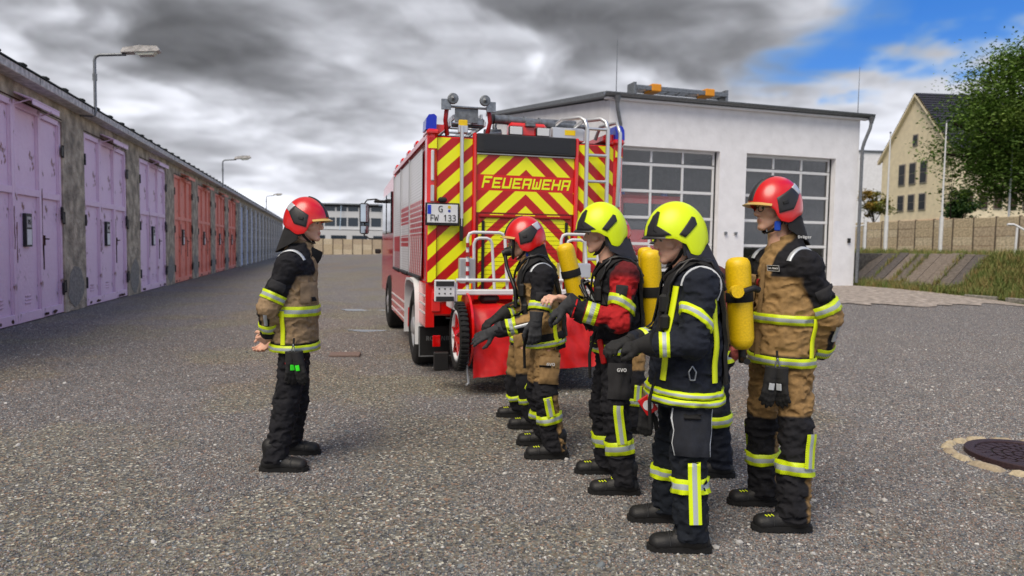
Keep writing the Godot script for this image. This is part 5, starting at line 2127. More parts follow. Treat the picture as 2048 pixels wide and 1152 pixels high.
func head_net() -> Dictionary:
	var f := Sdf.new()
	f.k = 0.02
	f.bone(Vector3(-0.015, 0.02, 0), Vector3(0.01, 0.03, 0), 0.092, 0.090, Vector3(0, 0, 1), 0.84)
	f.bone(Vector3(0.035, -0.02, 0), Vector3(0.045, -0.075, 0), 0.062, 0.048, Vector3(0, 0, 1), 0.95)
	f.bone(Vector3(0.0, -0.06, 0.045), Vector3(0.068, -0.108, 0.014), 0.022, 0.018)
	f.bone(Vector3(0.0, -0.06, -0.045), Vector3(0.068, -0.108, -0.014), 0.022, 0.018)
	f.bone(Vector3(0.078, -0.112, -0.008), Vector3(0.078, -0.112, 0.008), 0.018, 0.018)
	f.bone(Vector3(-0.02, -0.07, 0), Vector3(-0.035, -0.2, 0), 0.056, 0.064)
	for s in [-1.0, 1.0]:
		f.bone(Vector3(0.085, 0.012, s * 0.015), Vector3(0.072, 0.012, s * 0.052), 0.014, 0.012)
		f.bone(Vector3(0.056, -0.032, s * 0.040), Vector3(0.04, -0.036, s * 0.05), 0.022, 0.02)
		f.bone(Vector3(-0.005, 0.0, s * 0.08), Vector3(-0.012, -0.045, s * 0.077), 0.016, 0.010)
	f.k = 0.02
	f.bone(Vector3(0.088, 0.005, 0), Vector3(0.112, -0.034, 0), 0.009, 0.013)
	f.bone(Vector3(0.104, -0.04, -0.009), Vector3(0.104, -0.04, 0.009), 0.009, 0.009)
	f.bone(Vector3(0.090, -0.068, -0.013), Vector3(0.090, -0.068, 0.013), 0.008, 0.008)
	f.bone(Vector3(0.088, -0.080, -0.011), Vector3(0.088, -0.080, 0.011), 0.008, 0.008)
	f.k = 0.012
	var d := f.nets(0.0045)
	var cs := PackedColorArray()
	for p in d.v:
		var c := Color(0.64, 0.375, 0.27)
		var lip := smoothstep(0.012, 0.007, absf(p.y + 0.0745)) * smoothstep(0.028, 0.02, absf(p.z)) * smoothstep(0.080, 0.085, p.x)
		c = c.lerp(Color(0.42, 0.15, 0.12), lip * 0.7)
		var brow := smoothstep(0.008, 0.003, absf(p.y - 0.018 + absf(absf(p.z) - 0.03) * 0.12)) * smoothstep(0.012, 0.017, absf(p.z)) * smoothstep(0.058, 0.05, absf(p.z)) * smoothstep(0.06, 0.07, p.x)
		c = c.lerp(Color(0.07, 0.045, 0.03), brow)
		var eye := smoothstep(0.0075, 0.004, absf(p.y + 0.004)) * smoothstep(0.014, 0.010, absf(absf(p.z) - 0.031)) * smoothstep(0.05, 0.06, p.x)
		c = c.lerp(Color(0.5, 0.46, 0.42), eye)
		var iris := smoothstep(0.008, 0.005, Vector2(p.y + 0.004, absf(p.z) - 0.032).length()) * smoothstep(0.05, 0.06, p.x)
		c = c.lerp(Color(0.05, 0.04, 0.03), iris)
		if p.x < -0.03 and p.y > -0.05:
			c = Color(0.06, 0.04, 0.028)
		cs.append(c)
	d.c = cs
	return d

# wrist at the origin, fingers along +x, back of the hand +y, thumb toward +z
func hand_net(kind: String, fat: float) -> Dictionary:
	var f := Sdf.new()
	f.k = 0.012
	f.bone(Vector3(-0.03, 0, 0), Vector3(0.02, 0, 0), 0.026 * fat, 0.026 * fat, Vector3(0, 0, 1), 1.25)
	for i in 4:
		var z: float = [0.030, 0.010, -0.010, -0.028][i]
		var l: float = [0.074, 0.082, 0.077, 0.060][i]
		var k := Vector3(0.092 - absf(i - 1) * 0.004, 0.002, z)
		f.bone(Vector3(0.01, 0, z * 0.6), k, 0.016 * fat, 0.0115 * fat)
		var curl: float = {"open": 0.18, "relaxed": 0.55, "fist": 1.25, "hang": 0.22}[kind] + i * 0.05
		var spread: float = {"open": 0.09, "relaxed": 0.02, "fist": -0.02, "hang": 0.03}[kind] * (1.5 - i)
		var dir := Vector3(cos(curl * 0.7), -sin(curl * 0.7), spread).normalized()
		var m := k + dir * l * 0.5
		dir = Vector3(cos(curl * 1.7), -sin(curl * 1.7), spread).normalized()
		var e := m + dir * l * 0.34
		dir = Vector3(cos(curl * 2.4), -sin(curl * 2.4), spread).normalized()
		var t := e + dir * l * 0.24
		f.bone(k, m, 0.0105 * fat, 0.0095 * fat)
		f.bone(m, e, 0.0095 * fat, 0.0085 * fat)
		f.bone(e, t, 0.0085 * fat, 0.0075 * fat)
	var th: float = {"open": 0.9, "relaxed": 0.5, "fist": 0.25, "hang": 0.4}[kind]
	var b := Vector3(0.012, -0.006, 0.022)
	var j1 := b + Vector3(0.036, -0.012, 0.02 + 0.02 * th)
	var j2 := j1 + Vector3(0.03, -0.006, 0.004 + 0.014 * th)
	var j3 := j2 + Vector3(0.024, -0.004, -0.003 + 0.006 * th)
	f.bone(b, j1, 0.017 * fat, 0.012 * fat)
	f.bone(j1, j2, 0.012 * fat, 0.0105 * fat)
	f.bone(j2, j3, 0.0105 * fat, 0.0085 * fat)
	f.k = 0.007
	return f.nets(0.005)

func hand(kind: String, fat: float) -> Dictionary:
	var key := kind + str(fat)
	if not hands.has(key):
		hands[key] = hand_net(kind, fat)
	return hands[key]

func hand_frame(wrist: Vector3, tip: Vector3, back: Vector3, left: bool) -> Transform3D:
	var x := (tip - wrist).normalized()
	var y := (back - x * back.dot(x)).normalized()
	var z := x.cross(y)
	return Transform3D(Basis(x, y, -z if left else z), wrist)

func flip_net(d: Dictionary) -> Dictionary:
	# the mirrored hand needs its faces turned
	var ix := PackedInt32Array(d.i)
	for i in range(0, ix.size(), 3):
		var w := ix[i]
		ix[i] = ix[i + 1]
		ix[i + 1] = w
	return {"v": d.v, "n": d.n, "i": ix}

# ---------------------------------------------------------------- helmets
func shell_z(x: float, y: float, L: Vector3) -> float:
	var q := 1.0 - pow(y / L.y, 2.0) if y > 0.0 else pow(1.0 - 0.06 * pow(y / L.y, 2.0), 2.0)
	return L.z * sqrt(maxf(q - pow(x / L.x, 2.0), 0.0))

func side_patch(mb: MB, poly: Array, L: Vector3, s: float, off: float) -> void:
	# a polygon given in the side view (x, y), laid on the shell
	var c := Vector2.ZERO
	for q in poly:
		c += q
	c /= poly.size()
	var rings := 4
	var per := 4
	var pts := PackedVector3Array()
	var n := poly.size() * per
	for r in rings + 2:
		for k in n:
			var a: Vector2 = poly[k / per]
			var b: Vector2 = poly[(k / per + 1) % poly.size()]
			var e := a.lerp(b, float(k % per) / per)
			var q := c.lerp(e, minf(r, rings) / float(rings))
			var z := shell_z(q.x, q.y, L)
			var g := Vector3(q.x / (L.x * L.x), maxf(q.y, 0.0) / (L.y * L.y), z / (L.z * L.z)).normalized()
			var p := Vector3(q.x, q.y, z) + g * (off if r <= rings else -0.004)
			p.z *= s
			pts.append(p)
	var ccw := true
	var area := 0.0
	for k in poly.size():
		area += (poly[k] as Vector2).cross(poly[(k + 1) % poly.size()])
	ccw = area > 0
	mb.grid(pts, n, true, ccw != (s < 0))

func make_helmet(parent: Node3D, kind: String, at: Vector3, b: Basis) -> Node3D:
	var h := Node3D.new()
	h.name = "helmet"
	parent.add_child(h, true)
	h.transform = Transform3D(b, at)
	var red := kind == "red"
	var L := Vector3(0.156, 0.180, 0.125) if red else Vector3(0.168, 0.195, 0.130)
	var keys := [[0.0, 0.028], [40.0, 0.020], [62.0, -0.005], [82.0, -0.078], [98.0, -0.085], [130.0, -0.045], [160.0, -0.012], [180.0, 0.0]] if red else [[0.0, 0.022], [45.0, 0.012], [75.0, 0.0], [95.0, -0.03], [108.0, -0.095], [122.0, -0.1], [150.0, -0.045], [180.0, -0.015]]
	var cols := 48
	var rows := 16
	var pts := PackedVector3Array()
	for r in rows + 3:
		for k in cols:
			var th := TAU * k / cols
			var dg := absf(rad_to_deg(wrapf(th, -PI, PI)))
			var yb := 0.0
			for i in keys.size() - 1:
				if dg >= keys[i][0] and dg <= keys[i + 1][0] + 0.001:
					yb = lerpf(keys[i][1], keys[i + 1][1], smoothstep(0.0, 1.0, (dg - keys[i][0]) / (keys[i + 1][0] - keys[i][0])))
			var u := minf(r, rows) / float(rows)
			var y := L.y - (L.y - yb) * (1.0 - cos(u * PI / 2))
			var q := sqrt(maxf(0.0, 1.0 - (y / L.y) * (y / L.y))) if y > 0 else 1.0 - 0.06 * pow(y / L.y, 2.0)
			var cx := cos(th)
			var sz := sin(th)
			# a little longer in front, flat cheeks
			var rx := L.x
			var p := Vector3(cx * rx, 0, sz * L.z)
			p *= q
			p.y = y
			if r > rows:
				p = Vector3(p.x * (0.965 if r == rows + 1 else 0.93), p.y + (0.0 if r == rows + 1 else 0.03), p.z * (0.965 if r == rows + 1 else 0.93))
			pts.append(p)
	var sh := MB.new()
	sh.grid(pts, cols, true, true)
	part("shell", sh, M.helmet_red if red else M.helmet_yellow, h)
	for s in [-1.0, 1.0]:
		if red:
			var a := MB.new()
			side_patch(a, [Vector2(-0.043, 0.108), Vector2(0.05, 0.048), Vector2(0.036, -0.035), Vector2(-0.045, -0.012), Vector2(-0.086, 0.068)], L, s, 0.005)
			part("side_panel", a, M.helmet_dark, h)
			var c := MB.new()
			side_patch(c, [Vector2(-0.085, 0.138), Vector2(-0.046, 0.112), Vector2(-0.088, 0.072), Vector2(-0.112, 0.092)], L, s, 0.004)
			part("reflective_patch", c, M.silver, h)
			var e := MB.new()
			side_patch(e, [Vector2(-0.01, 0.04), Vector2(0.02, 0.03), Vector2(0.018, 0.012), Vector2(-0.012, 0.02)], L, s, 0.009)
			part("side_clip", e, M.black, h)
		else:
			var a := MB.new()
			side_patch(a, [Vector2(-0.082, 0.095), Vector2(-0.066, 0.102), Vector2(0.012, 0.018), Vector2(-0.018, 0.0), Vector2(-0.088, 0.06)], L, s, 0.006)
			part("side_panel", a, M.helmet_dark, h)
			var e := MB.new()
			side_patch(e, [Vector2(0.160, 0.026), Vector2(0.148, 0.075), Vector2(0.118, 0.125), Vector2(0.092, 0.148), Vector2(0.085, 0.142), Vector2(0.118, 0.098), Vector2(0.132, 0.05), Vector2(0.12, 0.036), Vector2(0.05, 0.02), Vector2(0.1, 0.016)], L, s, 0.005)
			part("front_trim", e, M.helmet_dark, h)
	if red:
		# black crest from the brow over the crown
		var cr := MB.new()
		var cp := PackedVector3Array()
		for i in 15:
			var a := deg_to_rad(12.0 + i * 5.0)
			for j in 7:
				var z := (j - 3) / 3.0 * lerpf(0.034, 0.022, i / 14.0)
				var o := 0.006 if j > 0 and j < 6 else -0.004
				var rr := sqrt(1.0 - pow(z / L.z, 2.0))
				cp.append(Vector3(cos(a) * L.x * rr + cos(a) * o, sin(a) * L.y * rr + sin(a) * o, z))
		cr.grid(cp, 7, false, true)
		part("crest", cr, M.helmet_dark, h)
	# visor edge and brim
	var vz := MB.new()
	var vp := PackedVector3Array()
	for r in 3:
		for k in 17:
			var a := deg_to_rad(-62.0 + k * 7.75)
			var q := 0.97 + r * (0.10 if red else 0.05) * pow(cos(a), 0.6)
			vp.append(Vector3(cos(a) * L.x * 1.02 * q, 0.028 - r * 0.007 - 0.022 * (1.0 - cos(a)), sin(a) * L.z * q))
	vz.sheet(vp, 17, 0.004)
	part("visor", vz, M.visor if red else M.helmet_dark, h)
	# lining under the shell
	var ln := MB.new()
	var lp := PackedVector3Array()
	for r in 4:
		for k in 33:
			var a := deg_to_rad(92.0 + k * 5.5)
			lp.append(Vector3(cos(a) * L.x * 0.9, -0.02 - r * 0.025 - 0.03 * sin(clampf((k / 32.0), 0, 1) * PI) * 0.3, sin(a) * L.z * 0.86))
	ln.sheet(lp, 33, 0.012)
	part("lining", ln, M.black, h)
	# neck guard cloth
	var ng := MB.new()
	var np := PackedVector3Array()
	for r in 9:
		var u := r / 8.0
		for k in 25:
			var a := deg_to_rad(96.0 + k * 7.0)
			var back := sin(k / 24.0 * PI)
			var fl := 0.92 + (0.03 + 0.30 * back) * u
			var y := lerpf(-0.03 - 0.04 * (1.0 - back), -0.125 - 0.085 * back, u)
			np.append(Vector3(cos(a) * L.x * fl - 0.012 * u, y, sin(a) * L.z * (0.9 + 0.22 * u * back) + sin(k * 1.3) * 0.004 * u))
	ng.sheet(np, 25, 0.006)
	part("neck_guard", ng, M.neck_black if red else M.neck_navy, h)
	# chin strap
	for s in [-1.0, 1.0]:
		var st := MB.new()
		var sp := PackedVector3Array()
		for q in [Vector3(-0.01, -0.06, 0.092), Vector3(0.012, -0.1, 0.078), Vector3(0.04, -0.135, 0.045), Vector3(0.056, -0.146, 0.0)]:
			for j in 2:
				sp.append(Vector3(q.x - 0.011 + 0.022 * j, q.y, q.z * s))
		st.sheet(sp, 2, 0.005)
		part("chin_strap", st, M.black, h)
	return h

# ---------------------------------------------------------------- one person
func foot_frame(p: Dictionary, an: Vector3, kn: Vector3, yaw: float) -> Basis:
	return Basis(Vector3.UP, yaw)

func cloth(v: Color) -> Color:
	return v

func build_person(id: String, p: Dictionary, o: Dictionary) -> Node3D:
	var root := thing("person", p.base + Vector3(0, ground_h(p.base.x, p.base.z), 0), 0.0, o.label, "person", o.get("group", ""))
	var fwd := Vector3(p.face, 0, 0)
	var cell: float = o.get("cell", 0.0085)
	var side: Vector3 = (p.shN - p.shF)
	side.y = 0
	side = side.normalized()
	var chest_f := side.cross(Vector3.UP) * 1.0
	if chest_f.dot(fwd) < 0:
		chest_f = -chest_f
	var hside: Vector3 = (p.hipN - p.hipF)
	hside.y = 0
	hside = hside.normalized()
	for q in ["hipN", "hipF"]:
		p[q] += Vector3(0, 0.025, 0)
	var nz := FastNoiseLite.new()
	nz.seed = hash(id) % 1000
	nz.noise_type = FastNoiseLite.TYPE_SIMPLEX_SMOOTH
	nz.frequency = 6.5
	nz.fractal_octaves = 3
	# ---- jacket
	var big: float = o.get("bulk", 1.0)
	var jk := Sdf.new()
	jk.noise = nz
	jk.amp = 0.014
	jk.k = 0.035
	var belly: Vector3 = p.chest.lerp(p.pelvis, 0.5)
	var hem: Vector3 = p.pelvis + Vector3(0, -o.get("hem", 0.08), 0)
	var top: Vector3 = p.chest.lerp(p.neck, 0.35)
	var torso := PackedInt32Array()
	torso.append(jk.bone(top, belly, 0.135 * big, o.get("belly", 0.145) * big, side, 1.36))
	torso.append(jk.bone(belly, hem - Vector3(0, 0.06, 0), o.get("belly", 0.143) * big, o.get("skirt", 0.150) * big, side, 1.28))
	var yoke := PackedInt32Array()
	yoke.append(jk.bone(p.shF, p.shN, 0.082, 0.082))
	yoke.append(jk.bone(p.neck - Vector3(0, 0.02, 0), top, 0.086, 0.13, side, 1.25))
	yoke.append(jk.bone(p.neck + Vector3(0, 0.015, 0), p.neck - Vector3(0, 0.05, 0), 0.076, 0.088))
	var arms := {}
	for s in ["N", "F"]:
		var sh: Vector3 = p["sh" + s]
		var el: Vector3 = p["el" + s]
		var wr: Vector3 = p["wr" + s]
		wr -= (wr - el).normalized() * 0.04
		arms[s] = PackedInt32Array([jk.bone(sh, el, 0.080 * big, 0.067 * big), jk.bone(el, wr, 0.066 * big, 0.055 * big)])
	jk.cut(Vector3(0, -1, 0), hem)
	jk.cut(Vector3(fwd.x * 0.35, 1, 0), p.neck + Vector3(0, 0.055, 0))
	var jl := jk.all()
	var jn: Dictionary
	jn = jk.nets(cell)
	var cs := PackedColorArray()
	var body_c: Color = o.jacket
	var dark: Color = o.dark
	var style: String = o.style
	var body_list := torso.duplicate()
	body_list.append_array(yoke)
	var arm_list := PackedInt32Array(arms.N)
	arm_list.append_array(arms.F)
	var keep_amp := jk.amp
	jk.amp = 0.0
	for v in jn.v:
		var rel: Vector3 = v - p.chest
		var lat := absf(rel.dot(side))
		var mix_arm := smoothstep(-0.007, 0.007, jk.at(v, body_list, false) - jk.at(v, arm_list, false))
		var c := body_c
		if style == "tan":
			c = c.lerp(dark, smoothstep(-0.008, 0.008, rel.y - 0.035) * smoothstep(0.05, 0.065, lat + 0.03 * smoothstep(0.1, 0.3, rel.y) * -1.0))
			c = c.lerp(dark, smoothstep(0.006, -0.006, v.y - hem.y - 0.07))
		elif style == "red":
			c = dark
		if mix_arm > 0.0 and style != "navy":
			var b := jk.nearest(v, arm_list)
			var i := int(b.x)
			var t := b.y
			var q: Vector3 = (v - jk.A[i] - jk.AB[i] * t).normalized()
			var ca := body_c
			var up: bool = i == arms.N[0] or i == arms.F[0]
			if style == "tan":
				if up:
					ca = dark.lerp(ca, smoothstep(0.82, 0.85, t))
				else:
					ca = ca.lerp(dark, smoothstep(0.80, 0.83, t))
					var outer: float = q.dot(-chest_f)
					ca = ca.lerp(dark, smoothstep(0.55, 0.65, outer) * smoothstep(0.7, 0.66, t))
					ca = ca.lerp(dark, smoothstep(0.35, 0.27, absf(outer)) * smoothstep(0.15, 0.2, t))
			elif up:
				ca = dark.lerp(ca, smoothstep(-0.02, 0.04, t + q.y * 0.05))
				ca = ca.lerp(dark, smoothstep(0.5, 0.6, q.dot(-chest_f)) * smoothstep(0.38, 0.44, t))
			else:
				ca = ca.lerp(dark, smoothstep(0.75, 0.77, t))
				ca = ca.lerp(dark, smoothstep(0.55, 0.65, -q.y) * smoothstep(0.45, 0.38, t))
			c = c.lerp(ca, mix_arm)
		cs.append(c)
	jk.amp = keep_amp
	jn.c = cs
	part_mesh("jacket", net_mesh([[jn, Transform3D(), body_c]]), M.cloth, root)
	# ---- trousers
	var tr := Sdf.new()
	tr.noise = nz
	tr.amp = 0.021
	tr.k = 0.03
	tr.bone(p.hipF + Vector3(0, 0.02, 0), p.hipN + Vector3(0, 0.02, 0), 0.088, 0.088)
	var legs := {}
	for s in ["N", "F"]:
		var hip: Vector3 = p["hip" + s]
		var kn: Vector3 = p["kn" + s]
		var an: Vector3 = p["an" + s]
		legs[s] = PackedInt32Array([tr.bone(hip, kn, 0.096 * big, 0.083 * big), tr.bone(kn, an + Vector3(0, -0.05, 0), 0.083 * big, o.get("cuff", 0.080) * big)])
	tr.cut(Vector3(0, -1, 0), Vector3(0, 0.06, 0))
	var tn := tr.nets(cell)
	var tl := tr.all()
	cs = PackedColorArray()
	var leg_c: Color = o.trousers
	for v in tn.v:
		var b := tr.nearest(v, tl)
		var i := int(b.x)
		var c := leg_c
		if o.knees:
			var front: Vector3 = v - tr.A[i] - tr.AB[i] * b.y
			var ff := front.normalized().dot(fwd)
			if i == legs.N[0] or i == legs.F[0]:
				c = c.lerp(dark, smoothstep(0.72, 0.76, b.y))
			elif i > 0:
				c = c.lerp(dark, smoothstep(-0.65, -0.45, ff))
		cs.append(c)
	tn.c = cs
	part_mesh("trousers", net_mesh([[tn, Transform3D(), leg_c]]), M.cloth, root)
	# ---- boots
	for s in ["N", "F"]:
		var an: Vector3 = p["an" + s]
		var yaw: float = o.get("yaw" + s, 0.0)
		var d := fwd.rotated(Vector3.UP, yaw)
		var bs := Vector3(0, 0, 1).rotated(Vector3.UP, yaw)
		var bt := Sdf.new()
		bt.k = 0.03
		var heel := Vector3(an.x, 0.048, an.z) - d * 0.055
		var toe := Vector3(an.x, 0.040, an.z) + d * 0.175
		bt.bone(heel, toe, 0.042, 0.036, bs, 1.2)
		bt.bone(toe - d * 0.03 + Vector3(0, 0.004, 0), toe, 0.041, 0.037, bs, 1.2)
		bt.bone(Vector3(an.x, 0.07, an.z) - d * 0.02, Vector3(an.x, 0.17, an.z) - d * 0.03, 0.055, 0.058)
		bt.bone(Vector3(an.x, 0.09, an.z), toe - d * 0.08 + Vector3(0, 0.012, 0), 0.048, 0.036)
		bt.cut(Vector3(0, -1, 0), Vector3(0, 0.012, 0))
		var bn := bt.nets(0.008)
		var boot := part_mesh("boot", net_mesh([[bn, Transform3D(), Color.WHITE]]), M.boot, root)
		var so := MB.new()
		var poly := PackedVector2Array()
		for q in [[-0.108, 0.0], [-0.1, 0.035], [-0.06, 0.046], [0.0, 0.044], [0.08, 0.05], [0.16, 0.052], [0.205, 0.04], [0.228, 0.015], [0.228, -0.015], [0.205, -0.04], [0.16, -0.052], [0.08, -0.05], [0.0, -0.044], [-0.06, -0.046], [-0.1, -0.035]]:
			poly.append(Vector2(q[0], q[1]))
		so.prism(poly, 0.0, 0.030, Transform3D(Basis(d, d.cross(Vector3.UP), Vector3.UP), Vector3(an.x, 0.0, an.z)) if d.cross(d.cross(Vector3.UP)).dot(Vector3.UP) > 0 else Transform3D(Basis(d, -d.cross(Vector3.UP), Vector3.UP), Vector3(an.x, 0.0, an.z)))
		part("sole", so, M.rubber, boot)
		var b_all := bt.all()
		var rd := MB.new()
		var rc := toe - d * 0.055
		ribbon(rd, bt, b_all, [rc - bs * 0.05 - Vector3(0, 0.0, 0), rc + Vector3(0, 0.05, 0), rc + bs * 0.05], 0.007, 0.002, 5)
		part("toe_seam", rd, M.darkgrey, boot)
		if not o.get("flash", false):
			for k in 3:
				var lc := MB.new()
				var c2 := Vector3(an.x, 0.115 - k * 0.012, an.z) + d * (0.06 + k * 0.024)
				ribbon(lc, bt, b_all, [c2 - bs * 0.028 - Vector3(0, 0.01, 0), c2 + Vector3(0, 0.01, 0), c2 + bs * 0.028 - Vector3(0, 0.01, 0)], 0.008, 0.003, 4)
				part("lace", lc, M.darkgrey, boot)
			var yl := MB.new()
			ribbon(yl, bt, b_all, [Vector3(an.x, 0.075, an.z) + d * 0.01 + bs * 0.06, Vector3(an.x, 0.085, an.z) + d * 0.06 + bs * 0.06], 0.008, 0.003, 4)
			part("boot_mark", yl, M.silver if id == "A" else M.band_plain, boot)
		if o.get("flash", false):
			var bl := bt.all()
			for k in 3:
				var fl := MB.new()
				var c0 := toe + d * (-0.012 - k * 0.018) + Vector3(0, 0.06, 0)
				ribbon(fl, bt, bl, [c0 + bs * 0.02, c0 + bs * 0.034 - Vector3(0, 0.012, 0) - d * 0.012], 0.006, 0.002, 3)
				part("boot_flash", fl, M.band_plain, boot)
			var tg := MB.new()
			var c1 := Vector3(an.x, 0.125, an.z) + d * 0.07
			ribbon(tg, bt, bl, [c1 - bs * 0.03, c1, c1 + bs * 0.03], 0.045, 0.003, 3)
			part("boot_tongue", tg, M.band_plain, boot)
	# ---- skin: one continuous figure under the clothes
	var bd := Sdf.new()
	bd.k = 0.04
	bd.bone(p.neck + Vector3(0, 0.03, 0), p.chest, 0.055, 0.10)
	bd.bone(p.chest, p.pelvis, 0.10, 0.10, side, 1.25)
	bd.bone(p.shF, p.shN, 0.055, 0.055)
	for s in ["N", "F"]:
		bd.bone(p["sh" + s], p["el" + s], 0.05, 0.042)
		bd.bone(p["el" + s], p["wr" + s], 0.04, 0.028)
		bd.bone(p.pelvis, p["hip" + s], 0.09, 0.085)
		bd.bone(p["hip" + s], p["kn" + s], 0.08, 0.055)
		bd.bone(p["kn" + s], p["an" + s] - Vector3(0, 0.03, 0), 0.055, 0.042)
		bd.bone(p["an" + s] - Vector3(0, 0.04, 0), p["an" + s] * Vector3(1, 0, 1) + Vector3(0, 0.04, 0) + fwd * 0.12, 0.035, 0.028)
	var bnet := bd.nets(0.02)
	var tilt: float = o.get("tilt", 0.0)
	var hyaw: float = o.get("head_yaw", 0.0)
	var hf := fwd.rotated(Vector3.UP, hyaw)
	var hb := Basis(hf, Vector3.UP, hf.cross(Vector3.UP))
	hb = hb * Basis(Vector3(0, 0, 1), tilt)
	var skin := Color(0.64, 0.375, 0.27)
	var pieces := [[bnet, Transform3D(), skin]]
	var hd: Vector3 = p.head
	pieces.append([skin_head, Transform3D(hb, hd), skin])
	for s in ["N", "F"]:
		var left: bool = (p.face < 0) == (s == "N")
		var kind: String = o.get("hand" + s, "relaxed")
		var glove: String = o.get("glove" + s, "")
		var back: Vector3 = o.get("back" + s, Vector3(0, 1, 0.2))
		var fr := hand_frame(p["wr" + s], p["ha" + s], back, left)
		fr.origin += fr.basis.x * 0.02
		var flip := fr.basis.determinant() < 0
		if glove == "":
			var hn := hand(kind, 1.0)
			pieces.append([flip_net(hn) if flip else hn, fr, skin])
		else:
			var hn := hand(kind, 1.22)
			var g := part_mesh("glove", net_mesh([[flip_net(hn) if flip else hn, fr, Color.WHITE]]), M[glove], root)
			var cf := MB.new()
			var ax := fr.basis.x
			cf.cyl(fr.origin - ax * 0.085, fr.origin + ax * 0.01, 0.056, 0.036, 18)
			part("cuff", cf, M[glove], g)
	part_mesh("body", net_mesh(pieces), M.skin, root)
	make_helmet(root, o.helmet, hd, hb)
	# ---- bands
	var ref := chest_f
	var mats := {"h": M.band_hatch, "p": M.band_triple}
	for q in o.bands:
		var mb := MB.new()
		var m: Material = mats[o.get("band", "h")]
		match q[0]:
			"chest":
				wrap_strip(mb, jk, torso, top, hem, q[1], q[2], -chest_f, 0.0, TAU, 0.011)
				part("chest_band", mb, m, root)
			"hem":
				wrap_strip(mb, jk, torso, belly, hem, q[1], q[2], -chest_f, 0.0, TAU, 0.012)
				part("hem_band", mb, m, root)
			"upper":
				for s in ["N", "F"]:
					mb = MB.new()
					wrap_strip(mb, jk, arms[s], p["sh" + s], p["el" + s], q[1], q[2], -chest_f, 0.0, TAU, 0.010, 3, q[3])
					part("arm_band", mb, m, root)
			"fore":
				for s in ["N", "F"]:
					mb = MB.new()
					wrap_strip(mb, jk, arms[s], p["el" + s], p["wr" + s], q[1], q[2], Vector3.UP, 0.0, TAU, 0.006)
					part("cuff_band", mb, m, root)
			"shin":
				for s in ["N", "F"]:
					mb = MB.new()
					wrap_strip(mb, tr, legs[s], p["kn" + s], p["an" + s], q[1], q[2], -fwd, 0.0, TAU, 0.013)
					part("leg_band", mb, m, root)
			"stripe":
				for s in ["N", "F"]:
					mb = MB.new()
					var sg := 1.0 if s == "N" else -1.0
					var a: Vector3 = p["kn" + s].lerp(p["hip" + s], q[1])
					var e: Vector3 = p["kn" + s].lerp(p["an" + s], q[2])
					var out: Vector3 = hside * sg * 0.12 + fwd * q[3]
					ribbon(mb, tr, legs[s], [a + out, (p["kn" + s] as Vector3) + out, e + out], 0.062, 0.012, 7)
					part("leg_stripe", mb, m, root)
	root.set_meta("built", true)
	root.remove_meta("built")
	return extra_gear(id, p, o, root, jk, tr, jl, tl, torso, arms, legs, top, belly, hem, side, chest_f, fwd, hb)

func people_materials() -> void:
	var weave := noise_tex(256, 0.35, 2, Color.BLACK, Color.WHITE, 77, true, 3.0)
	var vary := noise_tex(512, 0.02, 5, Color(0.80, 0.80, 0.80), Color(1, 1, 1), 78)
	M.cloth = mat(Color.WHITE, 0.88, 0.0, 0.35)
	M.cloth.vertex_color_use_as_albedo = true
	M.cloth.albedo_texture = vary
	M.cloth.uv1_triplanar = true
	M.cloth.uv1_scale = Vector3.ONE * 3.4
	M.cloth.normal_enabled = true
	M.cloth.normal_texture = weave
	M.cloth.normal_scale = 0.5
	M.skin = mat(Color.WHITE, 0.5, 0.0, 0.45)
	M.skin.vertex_color_use_as_albedo = true
	M.skin.subsurf_scatter_enabled = true
	M.skin.subsurf_scatter_strength = 0.12
	M.boot = rough_mat(Color(0.10, 0.10, 0.105), 0.35, 0.25, 0.6, 0.3)
	M.helmet_red = mat(Color(0.80, 0.02, 0.035), 0.34)
	M.helmet_red.clearcoat_enabled = true
	M.helmet_red.clearcoat = 0.6
	M.helmet_red.clearcoat_roughness = 0.22
	M.helmet_yellow = mat(Color(0.84, 0.93, 0.0), 0.42)
	M.helmet_dark = mat(Color(0.13, 0.13, 0.14), 0.5)
	M.silver = mat(Color(0.72, 0.74, 0.76), 0.35, 0.2)
	M.visor = mat(Color(0.76, 0.63, 0.36), 0.12)
	M.neck_black = rough_mat(Color(0.12, 0.12, 0.13), 0.25, 0.3, 0.9, 0.3)
	M.neck_navy = rough_mat(Color(0.17, 0.18, 0.23), 0.25, 0.3, 0.9, 0.3)
	M.glove_black = rough_mat(Color(0.125, 0.125, 0.13), 0.3, 0.2, 0.8, 0.4)
	M.glove_grey = rough_mat(Color(0.23, 0.235, 0.25), 0.3, 0.2, 0.85, 0.4)
	M.strap = rough_mat(Color(0.085, 0.085, 0.09), 0.3, 0.2, 0.85, 0.3)
	M.hose = mat(Color(0.06, 0.06, 0.065), 0.45)
	M.cyl_yellow = rough_mat(Color(0.96, 0.80, 0.04), 0.16, 0.35, 0.45, 0.1, 0.05, 81)
	M.green = mat(Color(0.2, 0.9, 0.12), 0.6)
	M.band_plain = mat(Color(0.86, 0.92, 0.04), 0.5)
	M.piping = mat(Color(0.78, 0.8, 0.82), 0.5)
	M.blue = mat(Color(0.03, 0.27, 0.72), 0.4)
	M.band_hatch = band_mat(true)
	M.band_triple = band_mat(false)

func band_mat(hatch: bool) -> StandardMaterial3D:
	var im := Image.create(96, 96, false, Image.FORMAT_RGB8)
	for y in 96:
		for x in 96:
			var v := y / 96.0
			var c := Color(0.84, 0.93, 0.03) if v < 0.31 or v > 0.69 else Color(0.66, 0.70, 0.72)
			if hatch and (x + y) % 12 < 3:
				c = c.lerp(Color(0.25, 0.28, 0.12), 0.62)
			im.set_pixel(x, y, c)
	var m := mat(Color.WHITE, 0.45)
	m.albedo_texture = ImageTexture.create_from_image(im)
	return m

